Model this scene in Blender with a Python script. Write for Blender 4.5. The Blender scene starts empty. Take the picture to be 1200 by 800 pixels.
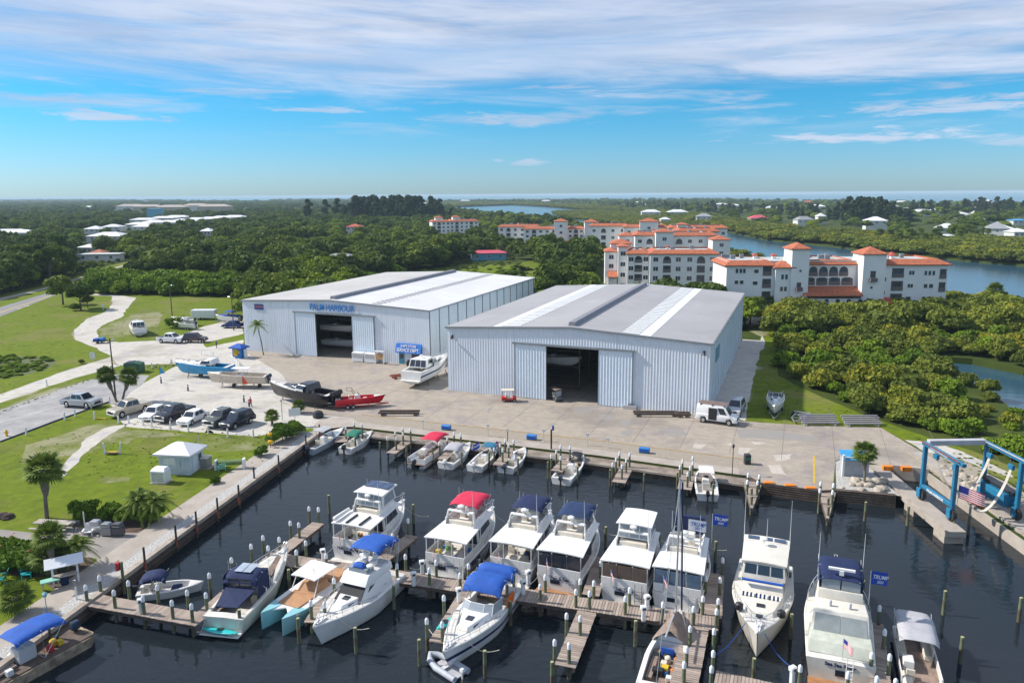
import bpy, bmesh, math, random
import numpy as np
from mathutils import Vector, Matrix, noise as mnoise
from mathutils.geometry import tessellate_polygon

# ---------------------------------------------------------------- camera
S = bpy.context.scene
COL = S.collection
FPX, CX, CY, CAMH = 870.0, 600.0, 381.0, 32.0
PITCH, ROLL = math.radians(10.0), math.radians(-0.4)
camd = bpy.data.cameras.new('camera'); cam = bpy.data.objects.new('camera', camd); COL.objects.link(cam)
S.camera = cam
camd.sensor_width = 36.0; camd.lens = FPX / 1200 * 36.0; camd.shift_y = -19.0 / 1200
camd.clip_start = 0.5; camd.clip_end = 80000
CAMR = Matrix.Rotation(math.pi / 2 - PITCH, 3, 'X') @ Matrix.Rotation(ROLL, 3, 'Z')
cam.matrix_world = Matrix.Translation((0, 0, CAMH)) @ CAMR.to_4x4()

# ---------------------------------------------------------------- light
SUN_EL, SUN_AZ = math.radians(40), math.radians(-78)      # azimuth from +Y towards +X
S.view_settings.view_transform = 'Standard'; S.view_settings.look = 'None'
S.view_settings.gamma = 1; S.view_settings.use_curve_mapping = False
S.view_settings.exposure = 0.5
S.cycles.max_bounces = 5; S.cycles.diffuse_bounces = 3; S.cycles.glossy_bounces = 3
S.cycles.transmission_bounces = 2; S.cycles.volume_bounces = 0; S.cycles.transparent_max_bounces = 6
W_ = bpy.data.worlds.new('World'); S.world = W_; W_.use_nodes = True
nt = W_.node_tree; nt.nodes.clear()
def N(t, **k):
    n = nt.nodes.new(t)
    for a, b in k.items(): setattr(n, a, b)
    return n
def Lk(a, b): nt.links.new(a, b)
def mth(op, a, b=None, clamp=False):
    n = nt.nodes.new('ShaderNodeMath'); n.operation = op; n.use_clamp = clamp
    for i, v in enumerate((a, b)):
        if v is None: continue
        if isinstance(v, (int, float)): n.inputs[i].default_value = v
        else: nt.links.new(v, n.inputs[i])
    return n.outputs[0]
sky = N('ShaderNodeTexSky', sky_type='NISHITA', sun_disc=False, sun_elevation=SUN_EL, sun_rotation=SUN_AZ, altitude=0, air_density=1.0, dust_density=0.3, ozone_density=3.0)
tint = N('ShaderNodeMix', data_type='RGBA', blend_type='MULTIPLY'); tint.inputs[0].default_value = 1
Lk(sky.outputs[0], tint.inputs[6])
tc = N('ShaderNodeTexCoord'); sep = N('ShaderNodeSeparateXYZ'); Lk(tc.outputs['Generated'], sep.inputs[0])
az = mth('ARCTAN2', sep.outputs[0], sep.outputs[1]); el = mth('ARCSINE', sep.outputs[2])
tr_ = N('ShaderNodeMapRange', interpolation_type='SMOOTHSTEP'); tr_.inputs[1].default_value = 0; tr_.inputs[2].default_value = .13; Lk(el, tr_.inputs[0])
tmix = N('ShaderNodeMix', data_type='RGBA'); Lk(tr_.outputs[0], tmix.inputs[0])
tmix.inputs[6].default_value = (0.45, 0.69, 1.04, 1); tmix.inputs[7].default_value = (0.20, 0.70, 0.98, 1); Lk(tmix.outputs[2], tint.inputs[7])
def skynoise(sa, se, off, detail=7, rough=.58, dist=.0, shear=0):
    c = N('ShaderNodeCombineXYZ'); a = mth('MULTIPLY', az, sa); e = mth('MULTIPLY', el, se)
    if shear: e = mth('ADD', e, mth('MULTIPLY', az, shear))
    Lk(a, c.inputs[0]); Lk(e, c.inputs[1]); c.inputs[2].default_value = off
    n = N('ShaderNodeTexNoise'); n.inputs['Scale'].default_value = 1; n.inputs['Detail'].default_value = detail
    n.inputs['Roughness'].default_value = rough; n.inputs['Distortion'].default_value = dist
    Lk(c.outputs[0], n.inputs['Vector']); return n.outputs[0]
def sstep(x, a, b):
    n = N('ShaderNodeMapRange', interpolation_type='SMOOTHSTEP'); Lk(x, n.inputs[0]) if not isinstance(x, float) else None
    n.inputs[1].default_value = a; n.inputs[2].default_value = b; return n.outputs[0]
n1 = skynoise(2.6, 26, 3.1, 9, .62, .5, 1.2)       # long streaks
n2 = skynoise(6, 60, 8.7, 8, .6, .4)
n3 = skynoise(1.3, 7, 1.3, 5, .5)
# high veil: grows with elevation
veil_e = sstep(mth('ADD', el, mth('MULTIPLY', mth('SUBTRACT', n1, .5), .17)), .100, .165)
veil = mth('MULTIPLY', veil_e, mth('ADD', .38, mth('MULTIPLY', mth('MULTIPLY', sstep(n3, .32, .6), sstep(n2, .15, .6)), .55)))
thin = mth('MULTIPLY', sstep(n2, .48, .70), mth('MULTIPLY', sstep(el, .06, .11), .7))
cloud = mth('MAXIMUM', veil, thin)
# a few separate puffs
def puff(a0, e0, ra, re, amt):
    da = mth('DIVIDE', mth('SUBTRACT', az, a0), ra); de = mth('DIVIDE', mth('SUBTRACT', el, e0), re)
    de = mth('MULTIPLY', de, mth('ADD', 1.0, mth('MULTIPLY', mth('LESS_THAN', de, 0), 1.2)))
    d = mth('SQRT', mth('ADD', mth('MULTIPLY', da, da), mth('MULTIPLY', de, de)))
    v = mth('ADD', mth('SUBTRACT', 1.0, d), mth('MULTIPLY', mth('SUBTRACT', n2b, .5), 3.2))
    return mth('MULTIPLY', sstep(v, .15, .85), amt)
n2b = skynoise(16, 110, 2.2, 9, .66, .6)
def azel(px, py):
    d = CAMR @ Vector(((px - CX) / FPX, (CY - py) / FPX, -1)); d.normalize()
    return math.atan2(d.x, d.y), math.asin(d.z)
for px, py, wx, wy, amt in ((120, 138, 85, 12, .8), (50, 116, 60, 9, .7), (590, 144, 130, 13, .65), (1010, 162, 150, 13, .8), (1130, 126, 130, 15, .75), (620, 191, 26, 7, .6), (380, 130, 90, 6, .6), (1180, 168, 50, 8, .5), (650, 103, 60, 6, .55), (585, 189, 12, 4, .4)):
    a0, e0 = azel(px, py)
    cloud = mth('MAXIMUM', cloud, puff(a0, e0, wx / 870, wy / 870, amt))
cloud = mth('MULTIPLY', cloud, sstep(el, .012, .05), True)
ccol = N('ShaderNodeMix', data_type='RGBA'); Lk(sstep(n1, .3, .65), ccol.inputs[0])
ccol.inputs[6].default_value = (3.5, 4.1, 5.3, 1); ccol.inputs[7].default_value = (5.0, 5.5, 6.6, 1)
mixc = N('ShaderNodeMix', data_type='RGBA'); Lk(cloud, mixc.inputs[0]); Lk(tint.outputs[2], mixc.inputs[6]); Lk(ccol.outputs[2], mixc.inputs[7])
bg = N('ShaderNodeBackground'); bg.inputs[1].default_value = 0.100; Lk(mixc.outputs[2], bg.inputs[0])
wo = N('ShaderNodeOutputWorld'); Lk(bg.outputs[0], wo.inputs[0])
sd = bpy.data.lights.new('sun', 'SUN'); sd.energy = 4.4; sd.angle = math.radians(1.5); sd.color = (1, .94, .85)
sun = bpy.data.objects.new('sun', sd); COL.objects.link(sun)
_d = Vector((math.sin(SUN_AZ) * math.cos(SUN_EL), math.cos(SUN_AZ) * math.cos(SUN_EL), math.sin(SUN_EL)))
sun.rotation_euler = (-_d).to_track_quat('-Z', 'Y').to_euler(); sun.location = (0, 0, 200)

# ---------------------------------------------------------------- helpers
def P(px, py, z=0.0):
    """ground point seen at a pixel of the 1200x800 photograph"""
    d = CAMR @ Vector(((px - CX) / FPX, (CY - py) / FPX, -1)); t = (z - CAMH) / d.z
    return Vector((d.x * t, d.y * t, z))
WZ = -1.2                                              # water level
UA = math.radians(21.5)
U = Vector((math.sin(UA), math.cos(UA), 0)); V = Vector((math.cos(UA), -math.sin(UA), 0))
def heading(a, b): v = b - a; return math.atan2(v.y, v.x)
rnd = random.Random(7)

MATS = {}
def M(name, col, rough=.6, metal=0, var=.12, scale=1.5, bump=0, bscale=20, spec=.5, col2=None, isl=0, det=4, wave=None, alpha=1, emit=None, lo=.35, hi=.65):
    if name in MATS: return MATS[name]
    m = bpy.data.materials.new(name); m.use_nodes = True; t = m.node_tree; b = t.nodes['Principled BSDF']
    b.inputs['Roughness'].default_value = rough; b.inputs['Metallic'].default_value = metal
    b.inputs['Specular IOR Level'].default_value = spec
    c1 = (*col, 1); c2 = (*(col2 if col2 else [max(0, x * (1 - var * 1.6)) for x in col]), 1)
    if var or col2:
        tcn = t.nodes.new('ShaderNodeTexCoord'); nz = t.nodes.new('ShaderNodeTexNoise')
        nz.inputs['Scale'].default_value = scale; nz.inputs['Detail'].default_value = det; nz.inputs['Roughness'].default_value = .68
        t.links.new(tcn.outputs['Object'], nz.inputs['Vector'])
        mr = t.nodes.new('ShaderNodeMapRange'); mr.inputs[1].default_value = lo; mr.inputs[2].default_value = hi
        t.links.new(nz.outputs[0], mr.inputs[0])
        fac = mr.outputs[0]
        if isl:
            g = t.nodes.new('ShaderNodeNewGeometry'); mx = t.nodes.new('ShaderNodeMix'); mx.inputs[0].default_value = isl
            t.links.new(fac, mx.inputs[2]); t.links.new(g.outputs['Random Per Island'], mx.inputs[3]); fac = mx.outputs[0]
        mix = t.nodes.new('ShaderNodeMix'); mix.data_type = 'RGBA'
        t.links.new(fac, mix.inputs[0]); mix.inputs[6].default_value = c1; mix.inputs[7].default_value = c2
        t.links.new(mix.outputs[2], b.inputs['Base Color'])
    else: b.inputs['Base Color'].default_value = c1
    if bump:
        tcn = t.nodes.new('ShaderNodeTexCoord'); nb = t.nodes.new('ShaderNodeTexNoise'); nb.inputs['Scale'].default_value = bscale
        bp = t.nodes.new('ShaderNodeBump'); bp.inputs['Strength'].default_value = bump; bp.inputs['Distance'].default_value = .1
        t.links.new(tcn.outputs['Object'], nb.inputs['Vector']); t.links.new(nb.outputs[0], bp.inputs['Height']); t.links.new(bp.outputs[0], b.inputs['Normal'])
    if wave:                                            # (axis, scale, strength)
        tcn = t.nodes.new('ShaderNodeTexCoord'); wv = t.nodes.new('ShaderNodeTexWave'); wv.bands_direction = wave[0]
        wv.inputs['Scale'].default_value = wave[1]; bp = t.nodes.new('ShaderNodeBump'); bp.inputs['Strength'].default_value = wave[2]; bp.inputs['Distance'].default_value = .05
        t.links.new(tcn.outputs['Object'], wv.inputs['Vector']); t.links.new(wv.outputs[1], bp.inputs['Height']); t.links.new(bp.outputs[0], b.inputs['Normal'])
    if emit: b.inputs['Emission Color'].default_value = (*emit[0], 1); b.inputs['Emission Strength'].default_value = emit[1]
    MATS[name] = m; return m

def tagp(o, label=None, cat=None, group=None, kind=None):
    if label: o['label'] = label
    if cat: o['category'] = cat
    if group: o['group'] = group
    if kind: o['kind'] = kind
    return o
def empty(name, loc, rz=0, label=None, cat=None, group=None):
    o = bpy.data.objects.new(name, None); COL.objects.link(o); o.location = loc; o.rotation_euler = (0, 0, rz); o.empty_display_size = .3
    return tagp(o, label, cat, group)
def copy_tree(o, parent=None):
    c = o.copy(); COL.objects.link(c)
    if parent: c.parent = parent
    for ch in list(o.children): copy_tree(ch, c)
    return c

class MB:
    def __init__(s): s.v = []; s.f = []
    def add(s, vs, fs, m=None):
        n = len(s.v)
        s.v += [tuple(m @ Vector(p)) if m else tuple(p) for p in vs]; s.f += [tuple(i + n for i in f) for f in fs]; return s
    def box(s, x0, x1, y0, y1, z0, z1, m=None):
        return s.add([(x0, y0, z0), (x1, y0, z0), (x1, y1, z0), (x0, y1, z0), (x0, y0, z1), (x1, y0, z1), (x1, y1, z1), (x0, y1, z1)],
                     [(3, 2, 1, 0), (4, 5, 6, 7), (0, 1, 5, 4), (1, 2, 6, 5), (2, 3, 7, 6), (3, 0, 4, 7)], m)
    def hexa(s, b, t):                                   # bottom 4, top 4 points ccw
        return s.add(list(b) + list(t), [(3, 2, 1, 0), (4, 5, 6, 7), (0, 1, 5, 4), (1, 2, 6, 5), (2, 3, 7, 6), (3, 0, 4, 7)])
    def prism(s, pts, z0, z1, m=None):
        n = len(pts); vs = [(p[0], p[1], z0) for p in pts] + [(p[0], p[1], z1) for p in pts]
        return s.add(vs, [tuple(range(n - 1, -1, -1)), tuple(range(n, 2 * n))] + [(i, (i + 1) % n, n + (i + 1) % n, n + i) for i in range(n)], m)
    def side(s, pts, y0, y1, m=None):                    # x-z profile extruded along y
        n = len(pts); vs = [(p[0], y0, p[1]) for p in pts] + [(p[0], y1, p[1]) for p in pts]
        return s.add(vs, [tuple(range(n)), tuple(range(2 * n - 1, n - 1, -1))] + [(i, n + i, n + (i + 1) % n, (i + 1) % n) for i in range(n)], m)
    def loft(s, rings, closed=True, cap=True, m=None):
        n = len(rings[0]); vs = [p for r in rings for p in r]; fs = []
        for j in range(len(rings) - 1):
            for i in range(n if closed else n - 1):
                a, b = j * n + i, j * n + (i + 1) % n; fs.append((a, b, b + n, a + n))
        if cap: fs.append(tuple(range(n - 1, -1, -1))); fs.append(tuple((len(rings) - 1) * n + i for i in range(n)))
        return s.add(vs, fs, m)
    def tube(s, pts, r, n=6, r1=None, m=None):
        pts = [Vector(p) for p in pts]; rings = []; k = len(pts)
        up = Vector((0, 0, 1))
        for i, p in enumerate(pts):
            d = (pts[min(i + 1, k - 1)] - pts[max(i - 1, 0)]).normalized()
            ref = up if abs(d.z) < .95 else Vector((1, 0, 0))
            a = d.cross(ref).normalized(); b = a.cross(d)
            rr = r if r1 is None else r + (r1 - r) * i / (k - 1)
            rings.append([p + (a * math.cos(2 * math.pi * j / n) + b * math.sin(2 * math.pi * j / n)) * rr for j in range(n)])
        return s.loft(rings, m=m)
    def lathe(s, prof, n=12, c=(0, 0, 0), m=None):       # (r, z)
        return s.loft([[(c[0] + r * math.cos(2 * math.pi * j / n), c[1] + r * math.sin(2 * math.pi * j / n), c[2] + z) for j in range(n)] for r, z in prof], m=m)
    def wheel(s, x, y, z, r, w, n=14):                   # axis along y
        return s.loft([[(x + rr * math.cos(2 * math.pi * j / n), yy, z + rr * math.sin(2 * math.pi * j / n)) for j in range(n)] for rr, yy in ((r * .9, y - w / 2), (r, y - w / 2 + .03), (r, y + w / 2 - .03), (r * .9, y + w / 2))])
    def panel(s, q, u0, u1, v0, v1, t=.02, inn=.02):      # slab lying on quad q = bl, br, tr, tl
        bl, br, tr, tl = [Vector(p) for p in q]
        nrm = (br - bl).cross(tl - bl).normalized()
        def at(u, v): return (bl * (1 - u) + br * u) * (1 - v) + (tl * (1 - u) + tr * u) * v
        p = [at(u0, v0), at(u1, v0), at(u1, v1), at(u0, v1)]
        return s.hexa([x - nrm * inn for x in p], [x + nrm * t for x in p])
    def build(s, name, mat, parent=None, smooth=False, bevel=0, seg=1, auto=None, mods=True):
        me = bpy.data.meshes.new(name); me.from_pydata(s.v, [], s.f); me.validate()
        bm = bmesh.new(); bm.from_mesh(me); bmesh.ops.recalc_face_normals(bm, faces=bm.faces)
        if bevel:
            try: bmesh.ops.bevel(bm, geom=[e for e in bm.edges if e.is_manifold and e.calc_face_angle(0) > .6], offset=bevel, segments=seg, affect='EDGES', profile=.6, clamp_overlap=True)
            except Exception: pass
        if smooth:
            for f in bm.faces: f.smooth = True
            for e in bm.edges:
                if e.is_manifold and e.calc_face_angle(0) > (auto or .7): e.smooth = False
        bm.to_mesh(me); bm.free(); me.materials.append(mat)
        o = bpy.data.objects.new(name, me); COL.objects.link(o)
        if parent: o.parent = parent
        return o
def jag(poly, amp, step):
    """subdivide polygon edges and roughen them"""
    out = []; n = len(poly)
    for i in range(n):
        a, b = Vector(poly[i]), Vector(poly[(i + 1) % n]); L = (b - a).length; k = max(1, int(L / step)); k = min(k, 60)
        for j in range(k):
            p = a.lerp(b, j / k)
            if amp and j: 
                q = mnoise.noise_vector(Vector((p.x * .35, p.y * .35, 3.3))) * amp + mnoise.noise_vector(Vector((p.x * 1.3, p.y * 1.3, 1.3))) * amp * .5
                p = p + Vector((q.x, q.y, 0))
            out.append(p)
    return out
def sheet(name, poly, z, mat, label=None, kind='structure', amp=0, step=2, depth=None):
    if name in FR: sheet('worn_edge', poly, z - .0025, m_dry, amp=1.7 if name != 'path' else 1.1, step=.9)
    pts = jag(poly, amp, step) if amp else [Vector(p) for p in poly]
    tr = tessellate_polygon([[Vector((p.x, p.y, 0)) for p in pts]])
    vs = [(p.x, p.y, z) for p in pts]; fs = [tuple(t) for t in tr]
    if depth is not None:
        n = len(vs); vs += [(p.x, p.y, depth) for p in pts]; fs += [(i, (i + 1) % n, n + (i + 1) % n, n + i) for i in range(n)]
    me = bpy.data.meshes.new(name); me.from_pydata(vs, [], fs); bm = bmesh.new(); bm.from_mesh(me)
    for f in bm.faces:
        f.normal_update()
        if f.normal.z < -.5: f.normal_flip()
    bm.to_mesh(me); bm.free(); me.materials.append(mat)
    o = bpy.data.objects.new(name, me); COL.objects.link(o); o['kind'] = kind
    if label: o['label'] = label
    return o
FR = ('track', 'dirt_loop', 'path', 'side_gravel', 'sandy_verge')
def PP(l, z=0): return [P(x, y, z) for x, y in l]
def text(s, size, mat, parent, mtx, name='lettering', ext=.02, align='CENTER', sx=1.0):
    c = bpy.data.curves.new(name, 'FONT'); c.offset = size * .012; c.body = s; c.size = size; c.extrude = ext; c.align_x = align; c.align_y = 'CENTER'; c.materials.append(mat)
    o = bpy.data.objects.new(name, c); COL.objects.link(o)
    if parent: o.parent = parent
    dg = bpy.context.evaluated_depsgraph_get(); me = bpy.data.meshes.new_from_object(o.evaluated_get(dg)); me.name = name
    me.transform(Matrix.Diagonal((sx, 1, 1, 1)))
    bpy.data.objects.remove(o); bpy.data.curves.remove(c)
    o = bpy.data.objects.new(name, me); COL.objects.link(o)
    if parent: o.parent = parent
    o.matrix_local = mtx; return o
def inpoly(p, poly):
    x, y = p[0], p[1]; c = False; n = len(poly); j = n - 1
    for i in range(n):
        xi, yi, xj, yj = poly[i][0], poly[i][1], poly[j][0], poly[j][1]
        if (yi > y) != (yj > y) and x < (xj - xi) * (y - yi) / (yj - yi) + xi: c = not c
        j = i
    return c
ORD = 'first second third fourth fifth sixth seventh eighth ninth tenth eleventh twelfth thirteenth fourteenth fifteenth sixteenth seventeenth eighteenth nineteenth twentieth'.split()
# ---------------------------------------------------------------- setting: water, land, roads
def water_mat(name, col, bump, sc, rough=.06):
    m = bpy.data.materials.new(name); m.use_nodes = True; t = m.node_tree; b = t.nodes['Principled BSDF']
    b.inputs['Base Color'].default_value = (*col, 1); b.inputs['Roughness'].default_value = rough; b.inputs['IOR'].default_value = 1.33
    tcn = t.nodes.new('ShaderNodeTexCoord'); bp = t.nodes.new('ShaderNodeBump'); bp.inputs['Strength'].default_value = bump; bp.inputs['Distance'].default_value = .12
    a = t.nodes.new('ShaderNodeTexNoise'); a.inputs['Scale'].default_value = sc; a.inputs['Detail'].default_value = 4
    mp = t.nodes.new('ShaderNodeMapping'); mp.inputs['Scale'].default_value = (1, 1.7, 1); mp.inputs['Rotation'].default_value = (0, 0, .4)
    t.links.new(tcn.outputs['Object'], mp.inputs[0]); t.links.new(mp.outputs[0], a.inputs[0])
    c = t.nodes.new('ShaderNodeTexNoise'); c.inputs['Scale'].default_value = .03; c.inputs['Detail'].default_value = 3; t.links.new(tcn.outputs['Object'], c.inputs[0])
    ml = t.nodes.new('ShaderNodeMath'); ml.operation = 'MULTIPLY'; t.links.new(a.outputs[0], ml.inputs[0]); t.links.new(c.outputs[0], ml.inputs[1])
    t.links.new(ml.outputs[0], bp.inputs['Height']); t.links.new(bp.outputs[0], b.inputs['Normal'])
    return m
m_sea = water_mat('river water', (.03, .08, .12), .9, .35, .16)
m_basin = water_mat('basin water', (.013, .018, .023), .6, .9, .05)
sheet('water', [Vector(p) for p in ((-30000, -300, 0), (40000, -300, 0), (40000, 45000, 0), (-30000, 45000, 0))], WZ - .004, m_sea)
basin = PP([(-500, 1100), (-60, 820), (372, 500), (900, 560), (1080, 555), (1300, 700), (1500, 1100)], WZ)
sheet('marina_water', basin, WZ, m_basin)

def grassmat(name, a, b, dry, thr):
    m = M(name, a, .92, col2=b, scale=.7, det=10, bump=.6, bscale=7, spec=.12); t = m.node_tree; bs = t.nodes['Principled BSDF']; src_ = bs.inputs['Base Color'].links[0].from_socket
    tcn = t.nodes.new('ShaderNodeTexCoord')
    for sc_, th, wd, c_, am in ((.055, thr, .10, dry, .75), (2.6, .5, .2, dry, .35), (.18, .52, .16, (b[0] * .6, b[1] * .6, b[2]), .5)):
        nz = t.nodes.new('ShaderNodeTexNoise'); nz.inputs['Scale'].default_value = sc_; nz.inputs['Detail'].default_value = 9; nz.inputs['Roughness'].default_value = .7; t.links.new(tcn.outputs['Object'], nz.inputs['Vector'])
        mr = t.nodes.new('ShaderNodeMapRange'); mr.inputs[1].default_value = th; mr.inputs[2].default_value = th + wd; mr.inputs[4].default_value = am; t.links.new(nz.outputs[0], mr.inputs[0])
        mx = t.nodes.new('ShaderNodeMix'); mx.data_type = 'RGBA'; t.links.new(mr.outputs[0], mx.inputs[0]); t.links.new(src_, mx.inputs[6]); mx.inputs[7].default_value = (*c_, 1); src_ = mx.outputs[2]
    t.links.new(src_, bs.inputs['Base Color']); return m
m_grass = grassmat('lawn grass', (.150, .195, .009), (.085, .130, .008), (.17, .165, .05), .50)
m_dry = grassmat('dry sandy grass', (.14, .165, .03), (.10, .135, .015), (.30, .28, .18), .46)
m_soil = M('woodland floor', (.035, .055, .012), .95, col2=(.07, .09, .02), scale=.05, det=8, spec=.1)
m_sand = grassmat('white shell gravel', (.55, .525, .48), (.44, .41, .365), (.33, .31, .26), .54)
m_conc = grassmat('weathered apron concrete', (.40, .345, .285), (.32, .28, .235), (.235, .21, .185), .50)
m_conc.node_tree.nodes['Principled BSDF'].inputs['Roughness'].default_value = .85
m_patch = M('dark asphalt patch', (.25, .235, .225), .95, col2=(.27, .25, .23), scale=.9, det=6)
m_pale = M('pale concrete patch', (.50, .455, .40), .95, col2=(.38, .34, .30), scale=1.2, det=6)
m_asph = M('faded asphalt', (.34, .33, .325), .95, col2=(.25, .245, .25), scale=.3, det=8, bump=.2, bscale=8, lo=.4, hi=.6)
m_road = M('road asphalt', (.23, .225, .235), .95, col2=(.18, .18, .185), scale=.2, det=6)
m_walk = M('walkway concrete', (.40, .355, .31), .9, col2=(.31, .27, .235), scale=.5, det=7)
m_patio = M('patio concrete', (.30, .275, .25), .9, col2=(.22, .20, .185), scale=.35, det=7)
m_rock = M('white rock strip', (.50, .49, .47), .95, col2=(.30, .29, .28), scale=6.0, det=9, bump=1, bscale=6, lo=.42, hi=.58)
m_gravel = M('brown gravel', (.36, .31, .25), .95, col2=(.26, .22, .175), scale=5, det=9, bump=.8, bscale=9, lo=.42, hi=.58)
m_kerb = M('yellowish kerb', (.42, .30, .12), .8, col2=(.30, .2, .1), scale=.6)
m_wp = M('white line paint', (.62, .61, .6), .8, var=.3, scale=1)
m_mulch = M('mulch', (.13, .085, .06), .95, col2=(.07, .045, .035), scale=2)
m_yel = M('yellow paint', (.6, .38, .02), .7)
m_bluep = M('blue paint', (.03, .10, .42), .6)

quayA, quayB = P(60, 738), P(381, 502.5)
qdir = (quayA - quayB).normalized()
walkU0, walkU1 = P(560, 516), P(876, 557)
UQ = [P(383, 500), P(400, 498.5), P(560, 517), P(700, 533.5), P(798, 547), P(876, 557.5)]
land = [quayB + qdir * 160, quayB] + UQ + PP([ (892, 566), (960, 575), (980, 574), (1049, 580), (1045, 548), (1088, 553), (1210, 640)])
pr = (P(1210, 640) - P(1088, 553)).normalized()
land += [P(1210, 640) + pr * 60, P(1210, 640) + pr * 60 + Vector((80, 20, 0))]
land += PP([(1290, 560), (1225, 512), (1203, 500), (1180, 474), (1150, 452), (1110, 437), (1088, 425), (1098, 417), (1140, 420), (1200, 432), (1500, 450), (1500, 395), (1200, 370), (1175, 362), (1125, 349), (1104, 337), (1000, 317), (900, 301), (845, 291), (790, 281), (740, 267), (690, 264), (658, 256), (600, 251), (560, 247), (530, 244), (505, 241), (440, 238), (420, 234.8), (345, 234.6), (300, 237), (150, 235.5), (0, 233.5)])
land += [Vector((-14000, 9000, 0)), Vector((-14000, -160, 0))]
sheet('ground', land, 0, m_soil, depth=-4)
isl = PP([(647, 248.5), (690, 247), (760, 250), (810, 258), (846, 269), (800, 268), (740, 264), (690, 258), (655, 253)])
sheet('island_ground', isl, -.6, m_soil, depth=-4)
barrier = PP([(1600, 350), (1200, 309), (1055, 297), (975, 287), (900, 280), (850, 270), (800, 258), (740, 249), (690, 246), (640, 242), (600, 240), (540, 242), (500, 238.5), (478, 237), (500, 234.5), (620, 233.2), (760, 233.6), (900, 235.5), (1060, 237), (1200, 239), (1600, 240)])
sheet('barrier_island_ground', barrier, -.4, m_soil, depth=-4)

L1, L2, L3, L4, L5 = .004, .008, .012, .016, .020
sheet('grass_ground', PP([(-400, 620), (-400, 480), (0, 345), (108, 340), (295, 346), (300, 415), (215, 440), (150, 480), (128, 500), (0, 540)]), .002, m_grass)
sheet('yard_ground', PP([(128, 470), (215, 424), (286, 408), (400, 436), (480, 470), (560, 500), (600, 512), (400, 494), (378, 495), (372, 501), (345, 503), (300, 511), (148, 500)]), .0065, m_sand)
lawn = [quayB + qdir * 150] + PP([(377, 498), (345, 503), (300, 511), (148, 500), (140, 488), (128, 471), (0, 518), (-260, 620), (-700, 1100)])
sheet('lawn', lawn, L1, m_grass, amp=.2)
sheet('dry_grass', PP([(30, 522), (128, 492), (150, 503), (300, 513), (330, 510), (330, 520), (250, 530), (215, 512), (150, 512), (110, 530), (70, 535), (20, 545)]), L2, m_dry, amp=1.2, step=1.5)
sheet('left_lawn', PP([(-200, 430), (0, 371), (50, 351), (88, 337), (107, 345), (131, 347), (131, 356), (120, 366), (87, 386), (88, 398), (108, 406), (150, 412), (200, 432), (130, 437), (110, 439), (0, 494), (-200, 560)]), L1, m_grass, amp=.3)
sheet('back_lawn', PP([(158, 349), (300, 350), (300, 375), (232, 387), (215, 402), (160, 398), (118, 398), (118, 384), (145, 372)]), L1, m_grass, amp=.3)
sheet('worn_grass', PP([(118, 384), (145, 373), (170, 360), (190, 366), (185, 398), (150, 396), (118, 396)]), L2, m_dry, amp=1.2, step=1.5)
sheet('verge', PP([(205, 412), (240, 400), (284, 392), (284, 402), (262, 414), (235, 418)]), L1, m_grass, amp=.6, step=1.2)
sheet('verge_grass', PP([(128, 437), (165, 424), (215, 420), (214, 428), (150, 436), (100, 445), (60, 462), (0, 490), (0, 478), (70, 452)]), L2, m_dry, amp=.5, step=1.2)
sheet('track', PP([(-150, 540), (0, 462), (75, 435), (125, 420), (150, 408), (170, 420), (135, 430), (87, 443), (0, 472), (-150, 560)]), L2, m_sand, amp=.4)
sheet('dirt_loop', PP([(100, 345), (106, 346), (131, 347), (132, 356), (122, 366), (100, 375), (87, 386), (88, 398), (108, 406), (130, 417), (140, 428), (215, 426), (285, 412), (285, 398), (242, 407), (238, 402), (285, 391), (285, 371), (240, 382), (215, 392), (185, 399), (140, 401), (117, 398), (113, 388), (120, 381), (142, 372), (152, 358), (160, 349), (135, 345), (108, 343)]), L3, m_sand, amp=.5, step=2)
sheet('asphalt_lane', PP([(-300, 590), (-300, 560), (0, 480), (100, 446), (140, 438), (175, 440), (165, 452), (150, 462), (140, 476), (128, 470), (0, 517), (-300, 640)]), L4, m_asph, amp=.3)
lot = PP([(128, 470), (165, 460), (190, 452), (215, 428), (285, 412), (300, 420), (330, 440), (350, 470), (356, 484), (372, 495), (345, 502), (300, 511), (148, 500), (138, 486)])
sheet('gravel_lot', lot, L3, m_sand, amp=.4)
apron = [P(285, 411) + U * 62] + PP([(285, 411), (330, 438), (352, 470), (355, 484), (570, 505), (700, 521), (780, 531.5), (876, 544.5), (892, 566), (960, 575), (976, 573.5), (979, 540), (992, 535), (1040, 547), (1088, 553), (1080, 529), (1032, 501), (940, 498), (870, 493.5), (831, 484)]) + [P(831, 484) + U * 4, P(526, 457) + U * 62]
sheet('apron', apron, L5, m_conc)
# patches and paint on the apron
for k, pl in enumerate([[(862, 503), (900, 504), (960, 512), (948, 517), (900, 514), (866, 513)], [(672, 477), (700, 476), (690, 484), (674, 483)], [(700, 485), (722, 487), (718, 492), (703, 491)], [(725, 493), (741, 492), (735, 501), (727, 498)], [(770, 502), (800, 503), (805, 510), (785, 511)], [(572, 478), (580, 476), (574, 484)], [(606, 487), (616, 482), (608, 488)], [(640, 480), (650, 475), (652, 480)], [(728, 505), (740, 503), (740, 509), (728, 509)], [(745, 508), (758, 508), (756, 513)]]):
    sheet('asphalt_patch', PP(pl), L5 + .004, m_patch, amp=.35, step=.8)
for pl in [[(905, 533), (928, 532), (926, 538), (908, 540)], [(865, 524), (884, 526), (874, 534), (866, 531)], [(815, 519), (828, 521), (822, 526), (812, 525)], [(880, 517), (900, 519), (884, 521)], [(900, 545), (915, 544), (922, 556), (905, 555)], [(850, 520), (858, 519), (858, 524)]]:
    sheet('pale_patch', PP(pl), L5 + .004, m_pale, amp=.4, step=.7)
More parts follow.
